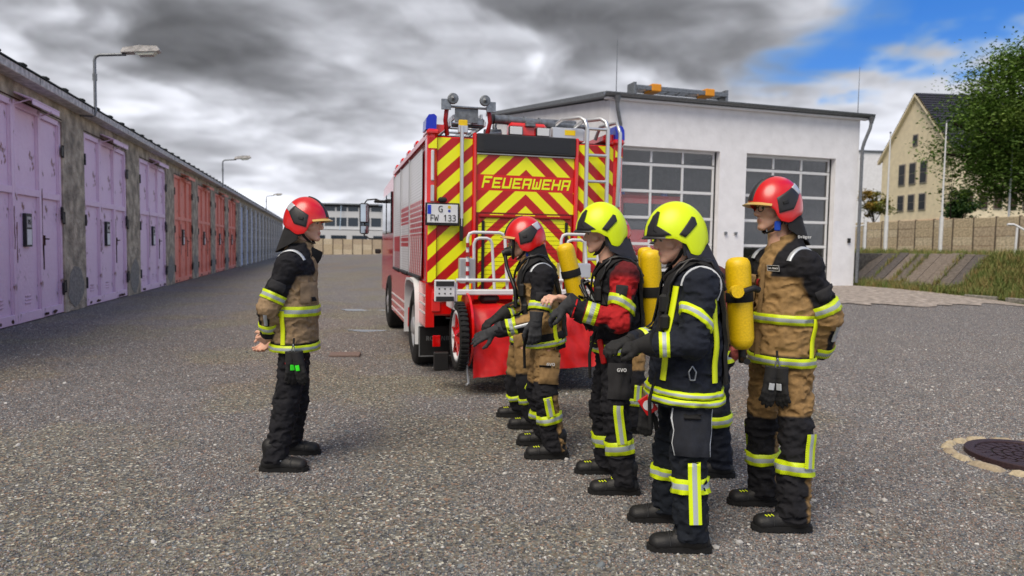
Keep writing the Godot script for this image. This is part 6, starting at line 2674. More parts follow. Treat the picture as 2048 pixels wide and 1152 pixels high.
func tube_part(called: String, pts: Array, r: float, m: Material, parent: Node, f: Sdf = null, list := PackedInt32Array()) -> MeshInstance3D:
	var cur := Curve3D.new()
	for i in pts.size():
		var tv: Vector3 = (pts[mini(i + 1, pts.size() - 1)] - pts[maxi(i - 1, 0)]) * 0.17
		cur.add_point(pts[i], -tv, tv)
	var p := PackedVector3Array()
	var n := (pts.size() - 1) * 6 + 1
	for i in n:
		var q := cur.sample_baked(cur.get_baked_length() * i / (n - 1))
		p.append(f.settle(q, list, r + 0.012) if f else q)
	var mb := MB.new()
	mb.tube(p, r, 8)
	return part(called, mb, m, parent)

func make_apparatus(root: Node3D, p: Dictionary, jk: Sdf, jl: PackedInt32Array, torso: PackedInt32Array, chest_f: Vector3, side: Vector3, top: Vector3, hem: Vector3, label: String, full := true) -> Node3D:
	var a := thing("breathing_apparatus", root.position, 0.0, label, "air tank", "breathing apparatus worn on the back")
	var ct: Vector3 = p.cyT
	var cb: Vector3 = p.cyB
	var up := (ct - cb).normalized()
	var L := (ct - cb).length()
	var z := up.cross(Vector3.RIGHT).normalized()
	var tr := Transform3D(Basis(z.cross(up) * -1.0, up, z), cb) if false else Transform3D(Basis(up.cross(z), up, z), cb)
	var cy := MB.new()
	var R := 0.068
	cy.lathe(PackedVector2Array([Vector2(0, 0), Vector2(R * 0.55, 0.008), Vector2(R * 0.85, 0.03), Vector2(R, 0.065), Vector2(R, L - 0.055), Vector2(R * 0.93, L - 0.028), Vector2(R * 0.75, L - 0.01), Vector2(R * 0.45, L - 0.002), Vector2(0, L)]), tr, 22)
	part("cylinder", cy, M.cyl_yellow, a)
	var st := MB.new()
	st.lathe(PackedVector2Array([Vector2(R, L * 0.52), Vector2(R + 0.006, L * 0.525), Vector2(R + 0.006, L * 0.62), Vector2(R, L * 0.625)]), tr, 22)
	part("cylinder_strap", st, M.strap, a)
	var vl := MB.new()
	vl.cyl(tr * Vector3(0, -0.07, 0), tr * Vector3(0, 0.01, 0), 0.022, 0.022, 10)
	vl.cyl(tr * Vector3(0, -0.05, 0), tr * Vector3(0, -0.05, 0) + side * 0.09, 0.018, 0.018, 10)
	part("valve", vl, M.black, a)
	# back plate between tank and back
	var bp := MB.new()
	var pts := PackedVector3Array()
	var back := -chest_f
	for r in 8:
		for k in 7:
			var c := top.lerp(hem, lerpf(-0.05, 0.82, r / 7.0)) + side * (k - 3) * 0.045 + back * 0.3
			var q := c
			for i in 24:
				var d := jk.at(q, jl, false) - 0.018
				q -= back * d * 0.8
			pts.append(q)
	bp.sheet(pts, 7, 0.02)
	part("back_plate", bp, M.black, a)
	for s in [-1.0, 1.0]:
		var mb := MB.new()
		var sh: Vector3 = top + side * s * 0.105
		ribbon(mb, jk, jl, [sh + back * 0.17 - Vector3(0, 0.1, 0), sh + back * 0.09 + Vector3(0, 0.09, 0), sh + Vector3(0, 0.16, 0), sh + chest_f * 0.12 + Vector3(0, 0.07, 0), sh + chest_f * 0.2 - Vector3(0, 0.06, 0), sh + chest_f * 0.2 - Vector3(0, 0.24, 0) + side * s * 0.03], 0.062, 0.014, 6)
		part("shoulder_strap", mb, M.strap, a)
	if full:
		var wb := MB.new()
		wrap_strip(wb, jk, torso, top, hem, 0.78, 0.90, back, 0.0, TAU, 0.012)
		part("waist_belt", wb, M.strap, a)
	return a

func make_mask(parent: Node3D, t: Transform3D) -> void:
	# origin at the nose, x forward
	var f := MB.new()
	var g := PackedVector3Array()
	for r in 7:
		var u := r / 6.0
		for k in 18:
			var th := TAU * k / 18.0
			g.append(t * Vector3(0.012 + 0.042 * (1.0 - u * u), sin(th) * (0.03 + 0.07 * u) + 0.01, cos(th) * (0.02 + 0.055 * u)))
	f.grid(g, 18, true, true)
	part("visor", f, M.mask_glass, parent)
	var rm := MB.new()
	var ring := PackedVector3Array()
	for k in 25:
		var th := TAU * k / 24.0
		ring.append(t * Vector3(0.012, sin(th) * 0.102 + 0.01, cos(th) * 0.077))
	rm.tube(ring, 0.011, 8, false)
	part("seal", rm, M.hose, parent)
	var nose := MB.new()
	nose.cyl(t * Vector3(0.02, -0.035, 0), t * Vector3(0.075, -0.05, 0), 0.04, 0.032, 14)
	nose.cyl(t * Vector3(0.06, -0.05, 0), t * Vector3(0.095, -0.06, 0), 0.026, 0.024, 14)
	part("inner_mask", nose, M.black, parent)

func glove_pair(at: Vector3, sway: float, accent: Material, label: String, depth_dir: Vector3) -> void:
	var g := thing("gloves", at, 0.0, label, "gloves")
	for k in 2:
		var y := depth_dir.rotated(Vector3.UP, 0.5 - k * 0.9)
		var fr := hand_frame(Vector3((k - 0.5) * 0.05 + sway * 0.3, -0.085, 0.012 * k), Vector3((k - 0.5) * 0.09 + sway, -0.3, 0.012 * k), y, k == 0)
		var hn := hand("hang", 1.2)
		var flip := fr.basis.determinant() < 0
		var o := part_mesh("glove", net_mesh([[flip_net(hn) if flip else hn, fr, Color.WHITE]]), M.glove_black, g)
		var cf := MB.new()
		cf.cyl(fr.origin + fr.basis.x * 0.0, fr.origin - fr.basis.x * 0.055, 0.034, 0.042, 14)
		part("cuff", cf, M.glove_black, o)
		if accent:
			var ac := MB.new()
			ac.box(Vector3.ZERO, Vector3(0.04, 0.008, 0.03), 0.003)
			ac.xf = Transform3D()
			var q := part("accent", ac, accent, o)
			q.transform = Transform3D(fr.basis.orthonormalized(), fr.origin + fr.basis.x * 0.05 + fr.basis.y * 0.026)
	tube_part("carabiner", [Vector3(0, -0.06, 0.01), Vector3(0.012, -0.02, 0.012), Vector3(0, 0.02, 0.01), Vector3(-0.012, -0.02, 0.008), Vector3(0, -0.06, 0.01)], 0.004, M.steel, g)
	tube_part("loop", [Vector3(0, 0.015, 0.005), Vector3(0, 0.06, -0.005)], 0.007, M.strap, g)

func pocket(root: Node3D, called: String, f: Sdf, list: PackedInt32Array, a: Vector3, b: Vector3, t0: float, t1: float, ref: Vector3, a0: float, a1: float, m: Material, off := 0.012) -> MeshInstance3D:
	var mb := MB.new()
	wrap_strip(mb, f, list, a, b, t0, t1, ref, a0, a1, off, 5)
	return part(called, mb, m, root)

func extra_gear(id: String, p: Dictionary, o: Dictionary, root: Node3D, jk: Sdf, tr: Sdf, jl: PackedInt32Array, tl: PackedInt32Array, torso: PackedInt32Array, arms: Dictionary, legs: Dictionary, top: Vector3, belly: Vector3, hem: Vector3, side: Vector3, chest_f: Vector3, fwd: Vector3, hb: Basis) -> Node3D:
	var back := -chest_f
	var cfab := func(c: Color) -> StandardMaterial3D:
		return rough_mat(c.linear_to_srgb(), 0.2, 0.3, 0.9, 0.3)
	var near := side
	# silver strips over the shoulders of the tan jackets
	if o.style == "tan":
		for s in ["N", "F"]:
			var sg := 1.0 if s == "N" else -1.0
			var mb := MB.new()
			var sh: Vector3 = p["sh" + s]
			ribbon(mb, jk, jl, [sh - near * sg * 0.05 + back * 0.09 + Vector3(0, 0.05, 0), sh - near * sg * 0.03 + Vector3(0, 0.10, 0), sh - near * sg * 0.02 + chest_f * 0.09 + Vector3(0, 0.03, 0)], 0.026, 0.004, 5)
			part("shoulder_strip", mb, M.silver, root)
			var m2 := MB.new()
			var el: Vector3 = p["el" + s]
			var wr: Vector3 = p["wr" + s]
			ribbon(m2, jk, arms[s], [el.lerp(wr, 0.2) + near * sg * 0.1, el.lerp(wr, 0.62) + near * sg * 0.1], 0.022, 0.004, 5)
			part("sleeve_strip", m2, M.silver, root)
			var m3 := MB.new()
			var hs := near * sg * 0.2 + back * 0.04
			ribbon(m3, jk, torso, [belly + hs + Vector3(0, 0.02, 0), belly.lerp(hem, 0.6) + hs, hem + hs + Vector3(0, 0.06, 0)], 0.03, 0.005, 5)
			part("side_stripe", m3, M.band_plain, root)
			pocket(root, "sleeve_pocket", jk, arms[s], p["sh" + s], p["el" + s], 0.42, 0.62, near * sg, -0.75, 0.75, cfab.call(o.dark), 0.010)
	if id in ["B", "D", "E", "F"]:
		var names := {"B": "yellow air tank on the back of the man wearing a breathing mask", "D": "yellow air tank with black strap on the back of the red sleeved man", "E": "yellow air tank half hidden behind the red sleeved man's tank", "F": "yellow air tank behind the back of the man in navy jacket"}
		var a := make_apparatus(root, p, jk, jl, torso, chest_f, side, top, hem, names[id], id != "F")
		if id != "E":
			var sh: Vector3 = p.neck + near * 0.13
			tube_part("pressure_hose", [sh + back * 0.16 - Vector3(0, 0.12, 0), sh + back * 0.08 + Vector3(0, 0.045, 0), sh + chest_f * 0.06 + Vector3(0, 0.04, 0), sh + chest_f * 0.15 - Vector3(0, 0.1, 0), sh + chest_f * 0.16 - Vector3(0, 0.26, 0)], 0.010, M.hose, a, jk, jl)
			tube_part("air_hose", [p.neck + near * 0.08 + back * 0.17 - Vector3(0, 0.08, 0), p.neck + near * 0.10 + back * 0.07 + Vector3(0, 0.03, 0), p.neck + near * 0.11 + chest_f * 0.07 + Vector3(0, 0.02, 0), p.neck + near * 0.05 + chest_f * 0.17 - Vector3(0, 0.07, 0)], 0.011, M.hose, a, jk, jl)
			for k in 2:
				var q: Vector3 = p.chest + near * (0.12 + 0.03 * k) + chest_f * (0.15 - 0.02 * k) - Vector3(0, 0.02 + 0.13 * k, 0)
				q = jk.settle(q, jl, 0.03)
				var gb := MB.new()
				gb.box(Vector3.ZERO, Vector3(0.05, 0.1 - 0.02 * k, 0.04), 0.012)
				var go := part("gauge" if k else "radio", gb, M.black, a)
				go.position = q
			tube_part("loose_strap", [hem + chest_f * 0.16 + near * 0.1 + Vector3(0, 0.16, 0), hem + chest_f * 0.2 + near * 0.12 + Vector3(0, 0.02, 0), hem + chest_f * 0.19 + near * 0.11 - Vector3(0, 0.14, 0)], 0.01, M.strap, a)
	match id:
		"A":
			var fl := MB.new()
			var fp := PackedVector3Array()
			for r in 5:
				for k in 5:
					fp.append(p.neck + chest_f * (0.075 + 0.019 * k - 0.003 * r * k + 0.01 * sin(r * 0.8)) + Vector3(0, 0.0 - 0.024 * r - 0.010 * k, 0) + near * (0.05 - 0.016 * k))
			fl.sheet(fp, 5, 0.012)
			part("collar_flap", fl, M.strap, root)
			pocket(root, "chest_pocket", jk, torso, top, hem, 0.16, 0.40, chest_f, 0.35, 1.25, cfab.call(o.jacket), 0.012)
			pocket(root, "pocket_loop", jk, torso, top, hem, 0.33, 0.38, chest_f, 0.5, 0.8, M.strap, 0.018)
			glove_pair(root.position + jk.settle(hem + near * 0.2 + chest_f * 0.03 + Vector3(0, 0.05, 0), torso, 0.03), 0.03, M.green, "black and bright green gloves clipped to the left man's jacket hem", near)
			var tx := MB.new()
			ribbon(tx, tr, legs["N"], [(p.hipN as Vector3).lerp(p.knN, 0.24) + near * 0.13 + back * 0.04, (p.hipN as Vector3).lerp(p.knN, 0.25) + near * 0.13 + chest_f * 0.03], 0.012, 0.003, 3)
			part("red_label", tx, mat(Color(0.75, 0.05, 0.08), 0.6), root)
		"B":
			var mk := thing("breathing_mask", root.position, 0.0, "black full face breathing mask worn under the red helmet", "mask")
			make_mask(mk, Transform3D(hb, p.head + hb * Vector3(0.075, -0.045, 0)))
			var bc := MB.new()
			bc.box(Vector3.ZERO, Vector3(0.03, 0.05, 0.02), 0.006)
			var bo := part("buckle", bc, M.blue, mk)
			bo.position = p.head + hb * Vector3(-0.005, -0.10, -0.0) + near * 0.08
			tube_part("mask_hose", [p.head + hb * Vector3(0.15, -0.1, 0), p.head + hb * Vector3(0.14, -0.2, 0) + near * 0.03, p.chest + chest_f * 0.18 + near * 0.07, p.chest + chest_f * 0.17 + near * 0.08 - Vector3(0, 0.14, 0)], 0.014, M.hose, mk)
			pocket(root, "thigh_pocket", tr, legs["N"], p.hipN, p.knN, 0.25, 0.78, near, -0.7, 0.8, cfab.call(o.trousers), 0.018)
			pocket(root, "pocket_flap", tr, legs["N"], p.hipN, p.knN, 0.42, 0.46, near, -0.6, 0.75, M.strap, 0.024)
			var lab := part_mesh("label", text_mesh("GVO", 0.03, 0.003), M.white, root)
			lab.position = tr.settle((p.hipN as Vector3).lerp(p.knN, 0.32) + near * 0.15, legs["N"], 0.026)
		"D":
			var mk := thing("breathing_mask", root.position, 0.0, "black breathing mask hanging on the chest of the red sleeved man", "mask")
			var mf := Basis(chest_f.rotated(Vector3.UP, -0.5), Vector3.UP, chest_f.rotated(Vector3.UP, -0.5).cross(Vector3.UP)) * Basis(Vector3(0, 0, 1), -0.5)
			make_mask(mk, Transform3D(mf, jk.settle(p.chest + chest_f * 0.2 + near * 0.05 - Vector3(0, 0.03, 0), jl, 0.03)))
			for k in 3:
				tube_part("head_strap", [p.chest + chest_f * 0.2 + near * (0.02 + 0.02 * k) + Vector3(0, 0.06, 0), p.chest + chest_f * (0.24 + 0.01 * k) + near * 0.06 + Vector3(0, 0.03, 0), p.chest + chest_f * 0.23 + near * (0.10 + 0.01 * k) - Vector3(0, 0.04, 0)], 0.010, M.hose, mk)
			pocket(root, "sleeve_pocket", jk, arms["N"], p.shN, p.elN, 0.28, 0.5, near, 0.0, 0.9, cfab.call(o.dark), 0.008)
			pocket(root, "thigh_pocket", tr, legs["N"], p.hipN, p.knN, 0.25, 0.85, near, -0.8, 0.8, cfab.call(o.dark), 0.018)
			var lab := part_mesh("label", text_mesh("GVO", 0.03, 0.003), M.white, root)
			lab.position = tr.settle((p.hipN as Vector3).lerp(p.knN, 0.3) + near * 0.15, legs["N"], 0.026)
			for q in [[0.0, Color(0.75, 0.05, 0.10)], [0.03, Color(0.12, 0.12, 0.13)]]:
				var rd := MB.new()
				var e: Vector3 = (p.elN as Vector3).lerp(p.wrN, 0.86 + q[0])
				wrap_strip(rd, jk, arms["N"], p.elN, p.wrN, 0.86 + q[0] - 0.015, 0.86 + q[0] + 0.015, Vector3.UP, 0.0, TAU, 0.004)
				part("cuff_tab", rd, mat(q[1], 0.7), root)
			# the second glove, being pulled on, hangs from the near hand
			var lg := thing("loose_glove", root.position, 0.0, "dark grey glove hanging from the red sleeved man's hands", "glove")
			var fr := hand_frame(p.haN + Vector3(-0.02, 0.02, 0.02), p.haN + Vector3(-0.03, -0.2, 0.03), near, false)
			var hn := hand("relaxed", 1.22)
			part_mesh("fingers", net_mesh([[flip_net(hn) if fr.basis.determinant() < 0 else hn, fr, Color.WHITE]]), M.glove_grey, lg)
			var cf := MB.new()
			cf.cyl(fr.origin, fr.origin - fr.basis.x * 0.06, 0.036, 0.046, 16)
			part("cuff", cf, M.glove_grey, lg)
			var rdm := MB.new()
			rdm.box(Vector3.ZERO, Vector3(0.035, 0.16, 0.03), 0.008)
			var rt := part("red_tool", rdm, M.darkred, root)
			rt.position = jk.settle(hem + chest_f * 0.12 + near * 0.15 + Vector3(0, 0.04, 0), torso, 0.03)
			rt.rotation.z = 0.2
		"F":
			for q in [[back * 0.10 + near * 0.2, 0.05], [chest_f * 0.13 + near * 0.16, 0.05]]:
				var mb := MB.new()
				ribbon(mb, jk, torso, [top + q[0] + Vector3(0, 0.02, 0), belly + q[0], belly.lerp(hem, 0.6) + q[0]], 0.034, 0.006, 8)
				part("vertical_stripe", mb, M.band_plain, root)
			for s in ["N", "F"]:
				var sg := 1.0 if s == "N" else -1.0
				var mb := MB.new()
				var sh: Vector3 = p["sh" + s]
				ribbon(mb, jk, jl, [sh + back * 0.13 - Vector3(0, 0.08, 0), sh + back * 0.06 + Vector3(0, 0.06, 0) + near * sg * 0.02, sh + Vector3(0, 0.09, 0), sh + chest_f * 0.10 + Vector3(0, 0.0, 0)], 0.009, 0.003, 7)
				part("piping", mb, M.piping, root)
			pocket(root, "thigh_pocket", tr, legs["N"], p.hipN, p.knN, 0.30, 1.0, near, -0.95, 0.95, cfab.call(o.dark), 0.022)
			for a in [-0.98, 0.93]:
				pocket(root, "pocket_piping", tr, legs["N"], p.hipN, p.knN, 0.30, 1.0, near, a, a + 0.07, M.piping, 0.024)
			pocket(root, "pocket_flap", tr, legs["N"], p.hipN, p.knN, 0.40, 0.48, near, -0.3, 0.4, M.strap, 0.032)
			var q: Vector3 = jk.settle(belly + chest_f * 0.02 + near * 0.22 - Vector3(0, 0.1, 0), torso, 0.01)
			tube_part("carabiner", [q, q + Vector3(-0.02, -0.03, 0.01), q + Vector3(-0.012, -0.07, 0.012), q + Vector3(0.012, -0.07, 0.012), q + Vector3(0.018, -0.03, 0.01), q], 0.004, M.steel, root)
			var hg := thing("hanging_glove", root.position, 0.0, "dark glove with red tag hanging below the navy jacket hem", "glove")
			var at: Vector3 = hem + chest_f * 0.2 + near * 0.02 - Vector3(0, 0.02, 0)
			var fr := hand_frame(at - Vector3(0, 0.04, 0), at - Vector3(0.01, 0.3, 0), near, true)
			var hn := hand("relaxed", 1.2)
			part_mesh("fingers", net_mesh([[flip_net(hn) if fr.basis.determinant() < 0 else hn, fr, Color.WHITE]]), M.glove_black, hg)
			var rt := MB.new()
			rt.box(Vector3.ZERO, Vector3(0.07, 0.1, 0.012), 0.005)
			var ro := part("red_tag", rt, mat(Color(0.8, 0.04, 0.06), 0.5), hg)
			ro.position = at + near * 0.05 + Vector3(0, 0.0, 0)
			ro.rotation.z = 0.6
			var rv := MB.new()
			rv.cyl(Vector3(0, 0, 0.006), Vector3(0, 0, 0.009), 0.028, 0.028, 14)
			var rvo := part("white_disc", rv, M.white, ro)
			# yellow cylinder valve wheel beside the tank
			var vw := MB.new()
			var c: Vector3 = p.cyT.lerp(p.cyB, 0.36) + near * 0.07 + Vector3(-0.04, 0, 0.02)
			vw.cyl(c - near * 0.012, c + near * 0.03, 0.036, 0.034, 16)
			part("valve_wheel", vw, M.cyl_yellow, root)
			tube_part("valve_arm", [c + Vector3(0.03, 0.0, 0.02), c + Vector3(0.09, 0.02, 0.01), c + Vector3(0.12, 0.01, 0)], 0.018, M.black, root)
		"H":
			pocket(root, "chest_pocket", jk, torso, top, hem, 0.10, 0.44, chest_f, 0.35 * o.turn, 1.15 * o.turn, cfab.call(o.jacket), 0.012) if o.turn > 0 else pocket(root, "chest_pocket", jk, torso, top, hem, 0.10, 0.44, chest_f, 1.15 * o.turn, 0.35 * o.turn, cfab.call(o.jacket), 0.012)
			pocket(root, "pocket_flap", jk, torso, top, hem, 0.07, 0.17, chest_f, minf(0.3 * o.turn, 1.2 * o.turn), maxf(0.3 * o.turn, 1.2 * o.turn), cfab.call(o.jacket * 0.92), 0.02)
			pocket(root, "pocket_loop", jk, torso, top, hem, 0.36, 0.42, chest_f, minf(0.9 * o.turn, 1.2 * o.turn), maxf(0.9 * o.turn, 1.2 * o.turn), M.strap, 0.02)
			pocket(root, "zip_flap", jk, torso, top, hem, -0.05, 0.95, chest_f, -0.12, 0.16, cfab.call(o.jacket * 0.9), 0.009)
			pocket(root, "badge", jk, torso, top, hem, 0.11, 0.19, chest_f, minf(0.14 * o.turn, 0.27 * o.turn), maxf(0.14 * o.turn, 0.27 * o.turn), mat(Color(0.5, 0.05, 0.06), 0.6), 0.014)
			var ntp: Vector3 = jk.settle(p.chest + chest_f * 0.13 + near * 0.075 + Vector3(0, 0.085, 0), jl, 0.006)
			var ng := jk.grad(ntp, jl)
			var nt := MB.new()
			nt.box(Vector3.ZERO, Vector3(0.10, 0.034, 0.004), 0.001)
			var no := part("name_tag", nt, M.strap, root)
			no.transform = Transform3D(Basis(Vector3.UP.cross(ng).normalized(), ng.cross(Vector3.UP.cross(ng).normalized()), ng), ntp)
			var fr2 := MB.new()
			for e in [[0.0, 0.0155, 0.096, 0.002], [0.0, -0.0155, 0.096, 0.002], [0.047, 0.0, 0.002, 0.031], [-0.047, 0.0, 0.002, 0.031]]:
				fr2.box(Vector3(e[0], e[1], 0.003), Vector3(e[2], e[3], 0.002))
			part("tag_border", fr2, M.white, no)
			var tt := part_mesh("tag_text", text_mesh("A-C. Nauck", 0.0145, 0.002), M.white, no)
			tt.position = Vector3(0, 0, 0.003)
			glove_pair(root.position + jk.settle(hem + chest_f * 0.10 + near * 0.12 + Vector3(0, 0.04, 0), torso, 0.035), -0.01, M.silver, "black leather gloves clipped at the hip of the man with glasses", (near + chest_f).normalized())
			var hel: Node3D = root.get_node("helmet")
			var mt := part_mesh("guard_text", text_mesh("Dräger", 0.022, 0.003), M.white, hel)
			mt.transform = Transform3D(Basis(Vector3(-0.93, 0, -0.36), Vector3.UP * 0.98 + Vector3(0.15, 0, -0.1), Vector3(0.36, 0, -0.93)), Vector3(-0.11, -0.165, -0.135))
			# glasses
			var gl := Node3D.new()
			gl.name = "glasses"
			root.add_child(gl)
			gl.transform = Transform3D(hb, p.head)
			for s in [-1.0, 1.0]:
				var ring := []
				for k in 13:
					var th := TAU * k / 12.0
					ring.append(Vector3(0.108 - absf(cos(th) * 0.024 + 0.034) * 0.18, -0.006 + sin(th) * 0.019, s * (0.034 + cos(th) * 0.024)))
				tube_part("rim", ring, 0.0022, M.black, gl)
				tube_part("temple", [Vector3(0.098, 0.0, s * 0.06), Vector3(0.04, 0.0, s * 0.078), Vector3(-0.01, -0.005, s * 0.082)], 0.0022, M.black, gl)
			tube_part("bridge", [Vector3(0.106, -0.002, -0.01), Vector3(0.112, 0.002, 0), Vector3(0.106, -0.002, 0.01)], 0.002, M.black, gl)
			var bc := MB.new()
			bc.box(Vector3.ZERO, Vector3(0.035, 0.055, 0.02), 0.006)
			var bo := part("buckle", bc, M.blue, root)
			bo.position = p.head + hb * Vector3(0.012, -0.105, 0.0) + Vector3(0, 0, 0.08)
		"C":
			pass
	if id == "C":
		pass
	return root

func build_people() -> void:
	people_materials()
	M.mask_glass = mat(Color(0.5, 0.5, 0.46, 0.25), 0.05)
	M.mask_glass.transparency = BaseMaterial3D.TRANSPARENCY_ALPHA
	skin_head = head_net()
	var P := poses()
	var tan_c := Color(0.36, 0.225, 0.095)
	var beige := Color(0.36, 0.25, 0.145)
	var black := Color(0.018, 0.018, 0.021)
	var navy := Color(0.017, 0.021, 0.033)
	var red := Color(0.50, 0.02, 0.025)
	var leg_bands := [["shin", 0.40, 0.58], ["stripe", -0.05, 0.4, 0.0]]
	var o := {}
	o.A = {"label": "person in beige and black fire jacket and red helmet facing the others", "style": "tan", "jacket": beige, "dark": black, "trousers": black, "knees": false, "helmet": "red", "handN": "relaxed", "backN": Vector3(0.3, -0.2, 1), "backF": Vector3(0.3, -0.2, -1), "hem": 0.05, "belly": 0.153, "skirt": 0.158, "cuff": 0.074,
		"bands": [["chest", 0.44, 0.56], ["hem", 0.80, 0.98], ["upper", 0.66, 0.84, 0.0], ["fore", 0.50, 0.74]]}
	o.B = {"label": "person wearing breathing mask and red helmet, arm stretched out beside the fire engine", "style": "tan", "jacket": tan_c * 1.1, "dark": black, "trousers": tan_c, "knees": true, "helmet": "red", "gloveN": "glove_grey", "gloveF": "glove_black", "handN": "open", "backN": Vector3(0, 0.6, 0.8), "flash": true, "hem": 0.05,
		"bands": [["chest", 0.46, 0.56], ["hem", 0.75, 0.92], ["upper", 0.6, 0.78, 0.0], ["fore", 0.50, 0.72]] + leg_bands}
	o.C = {"label": "person in tan trousers almost hidden behind the masked man", "style": "tan", "jacket": tan_c, "dark": black, "trousers": tan_c * 0.9, "knees": true, "helmet": "red", "gloveN": "glove_black", "gloveF": "glove_black", "flash": true, "cell": 0.016,
		"bands": [["hem", 0.75, 0.92]] + leg_bands}
	o.D = {"label": "person with red sleeves and yellow helmet pulling on dark gloves", "style": "red", "jacket": red, "dark": black, "trousers": black, "knees": false, "helmet": "yellow", "gloveN": "glove_grey", "handN": "relaxed", "handF": "relaxed", "backN": Vector3(0, 1, 0.5), "backF": Vector3(0, 1, 0.2), "tilt": -0.10, "flash": true, "hem": 0.04,
		"bands": [["hem", 0.66, 0.92], ["upper", 0.52, 0.74, 0.1], ["fore", 0.44, 0.66]] + [["shin", 0.50, 0.70], ["stripe", 0.1, 0.5, 0.0]]}
	o.E = {"label": "person in red helmet and tan trousers hidden behind the red sleeved man", "style": "tan", "jacket": tan_c, "dark": black, "trousers": tan_c * 0.9, "knees": true, "helmet": "red", "gloveN": "glove_black", "gloveF": "glove_black", "flash": true, "cell": 0.016,
		"bands": [["hem", 0.75, 0.92]] + leg_bands}
	o.F = {"label": "person in long navy fire coat and yellow helmet looking down at gloves", "style": "navy", "jacket": navy, "dark": navy * 0.8, "trousers": navy * 0.8, "knees": false, "helmet": "yellow", "gloveN": "glove_black", "gloveF": "glove_black", "handN": "fist", "handF": "relaxed", "backN": Vector3(0, 0.8, 0.6), "tilt": -0.12, "band": "p", "hem": 0.12, "skirt": 0.195, "belly": 0.165, "bulk": 1.06, "cuff": 0.078,
		"bands": [["hem", 0.74, 0.84], ["hem", 0.86, 0.96], ["upper", 0.46, 0.64, 0.12], ["fore", 0.46, 0.68], ["shin", 0.30, 0.50], ["stripe", -0.05, 0.85, 0.0]]}
	o.G = {"label": "person with dusty red sleeve standing hidden behind the navy coat man", "style": "red", "jacket": Color(0.36, 0.09, 0.08), "dark": black, "trousers": navy, "knees": false, "helmet": "yellow", "gloveN": "glove_black", "gloveF": "glove_black", "band": "p", "cell": 0.014,
		"bands": [["hem", 0.66, 0.92], ["shin", 0.02, 0.24]]}
	o.H = {"label": "tall person in tan jacket, glasses and red helmet with hands behind back", "style": "tan", "jacket": tan_c, "dark": black, "trousers": tan_c * 0.85, "knees": true, "helmet": "red", "handN": "relaxed", "flash": true, "hem": 0.05, "turn": 1.0, "bulk": 1.05, "head_yaw": 0.12, "cuff": 0.084,
		"bands": [["chest", 0.46, 0.56], ["hem", 0.78, 0.98], ["upper", 0.70, 0.90, 0.0], ["fore", 0.70, 0.95], ["shin", 0.38, 0.56], ["stripe", 0.05, 0.42, 0.0]]}
	for id in ["A", "B", "C", "D", "E", "F", "G", "H"]:
		build_person(id, P[id], o[id])

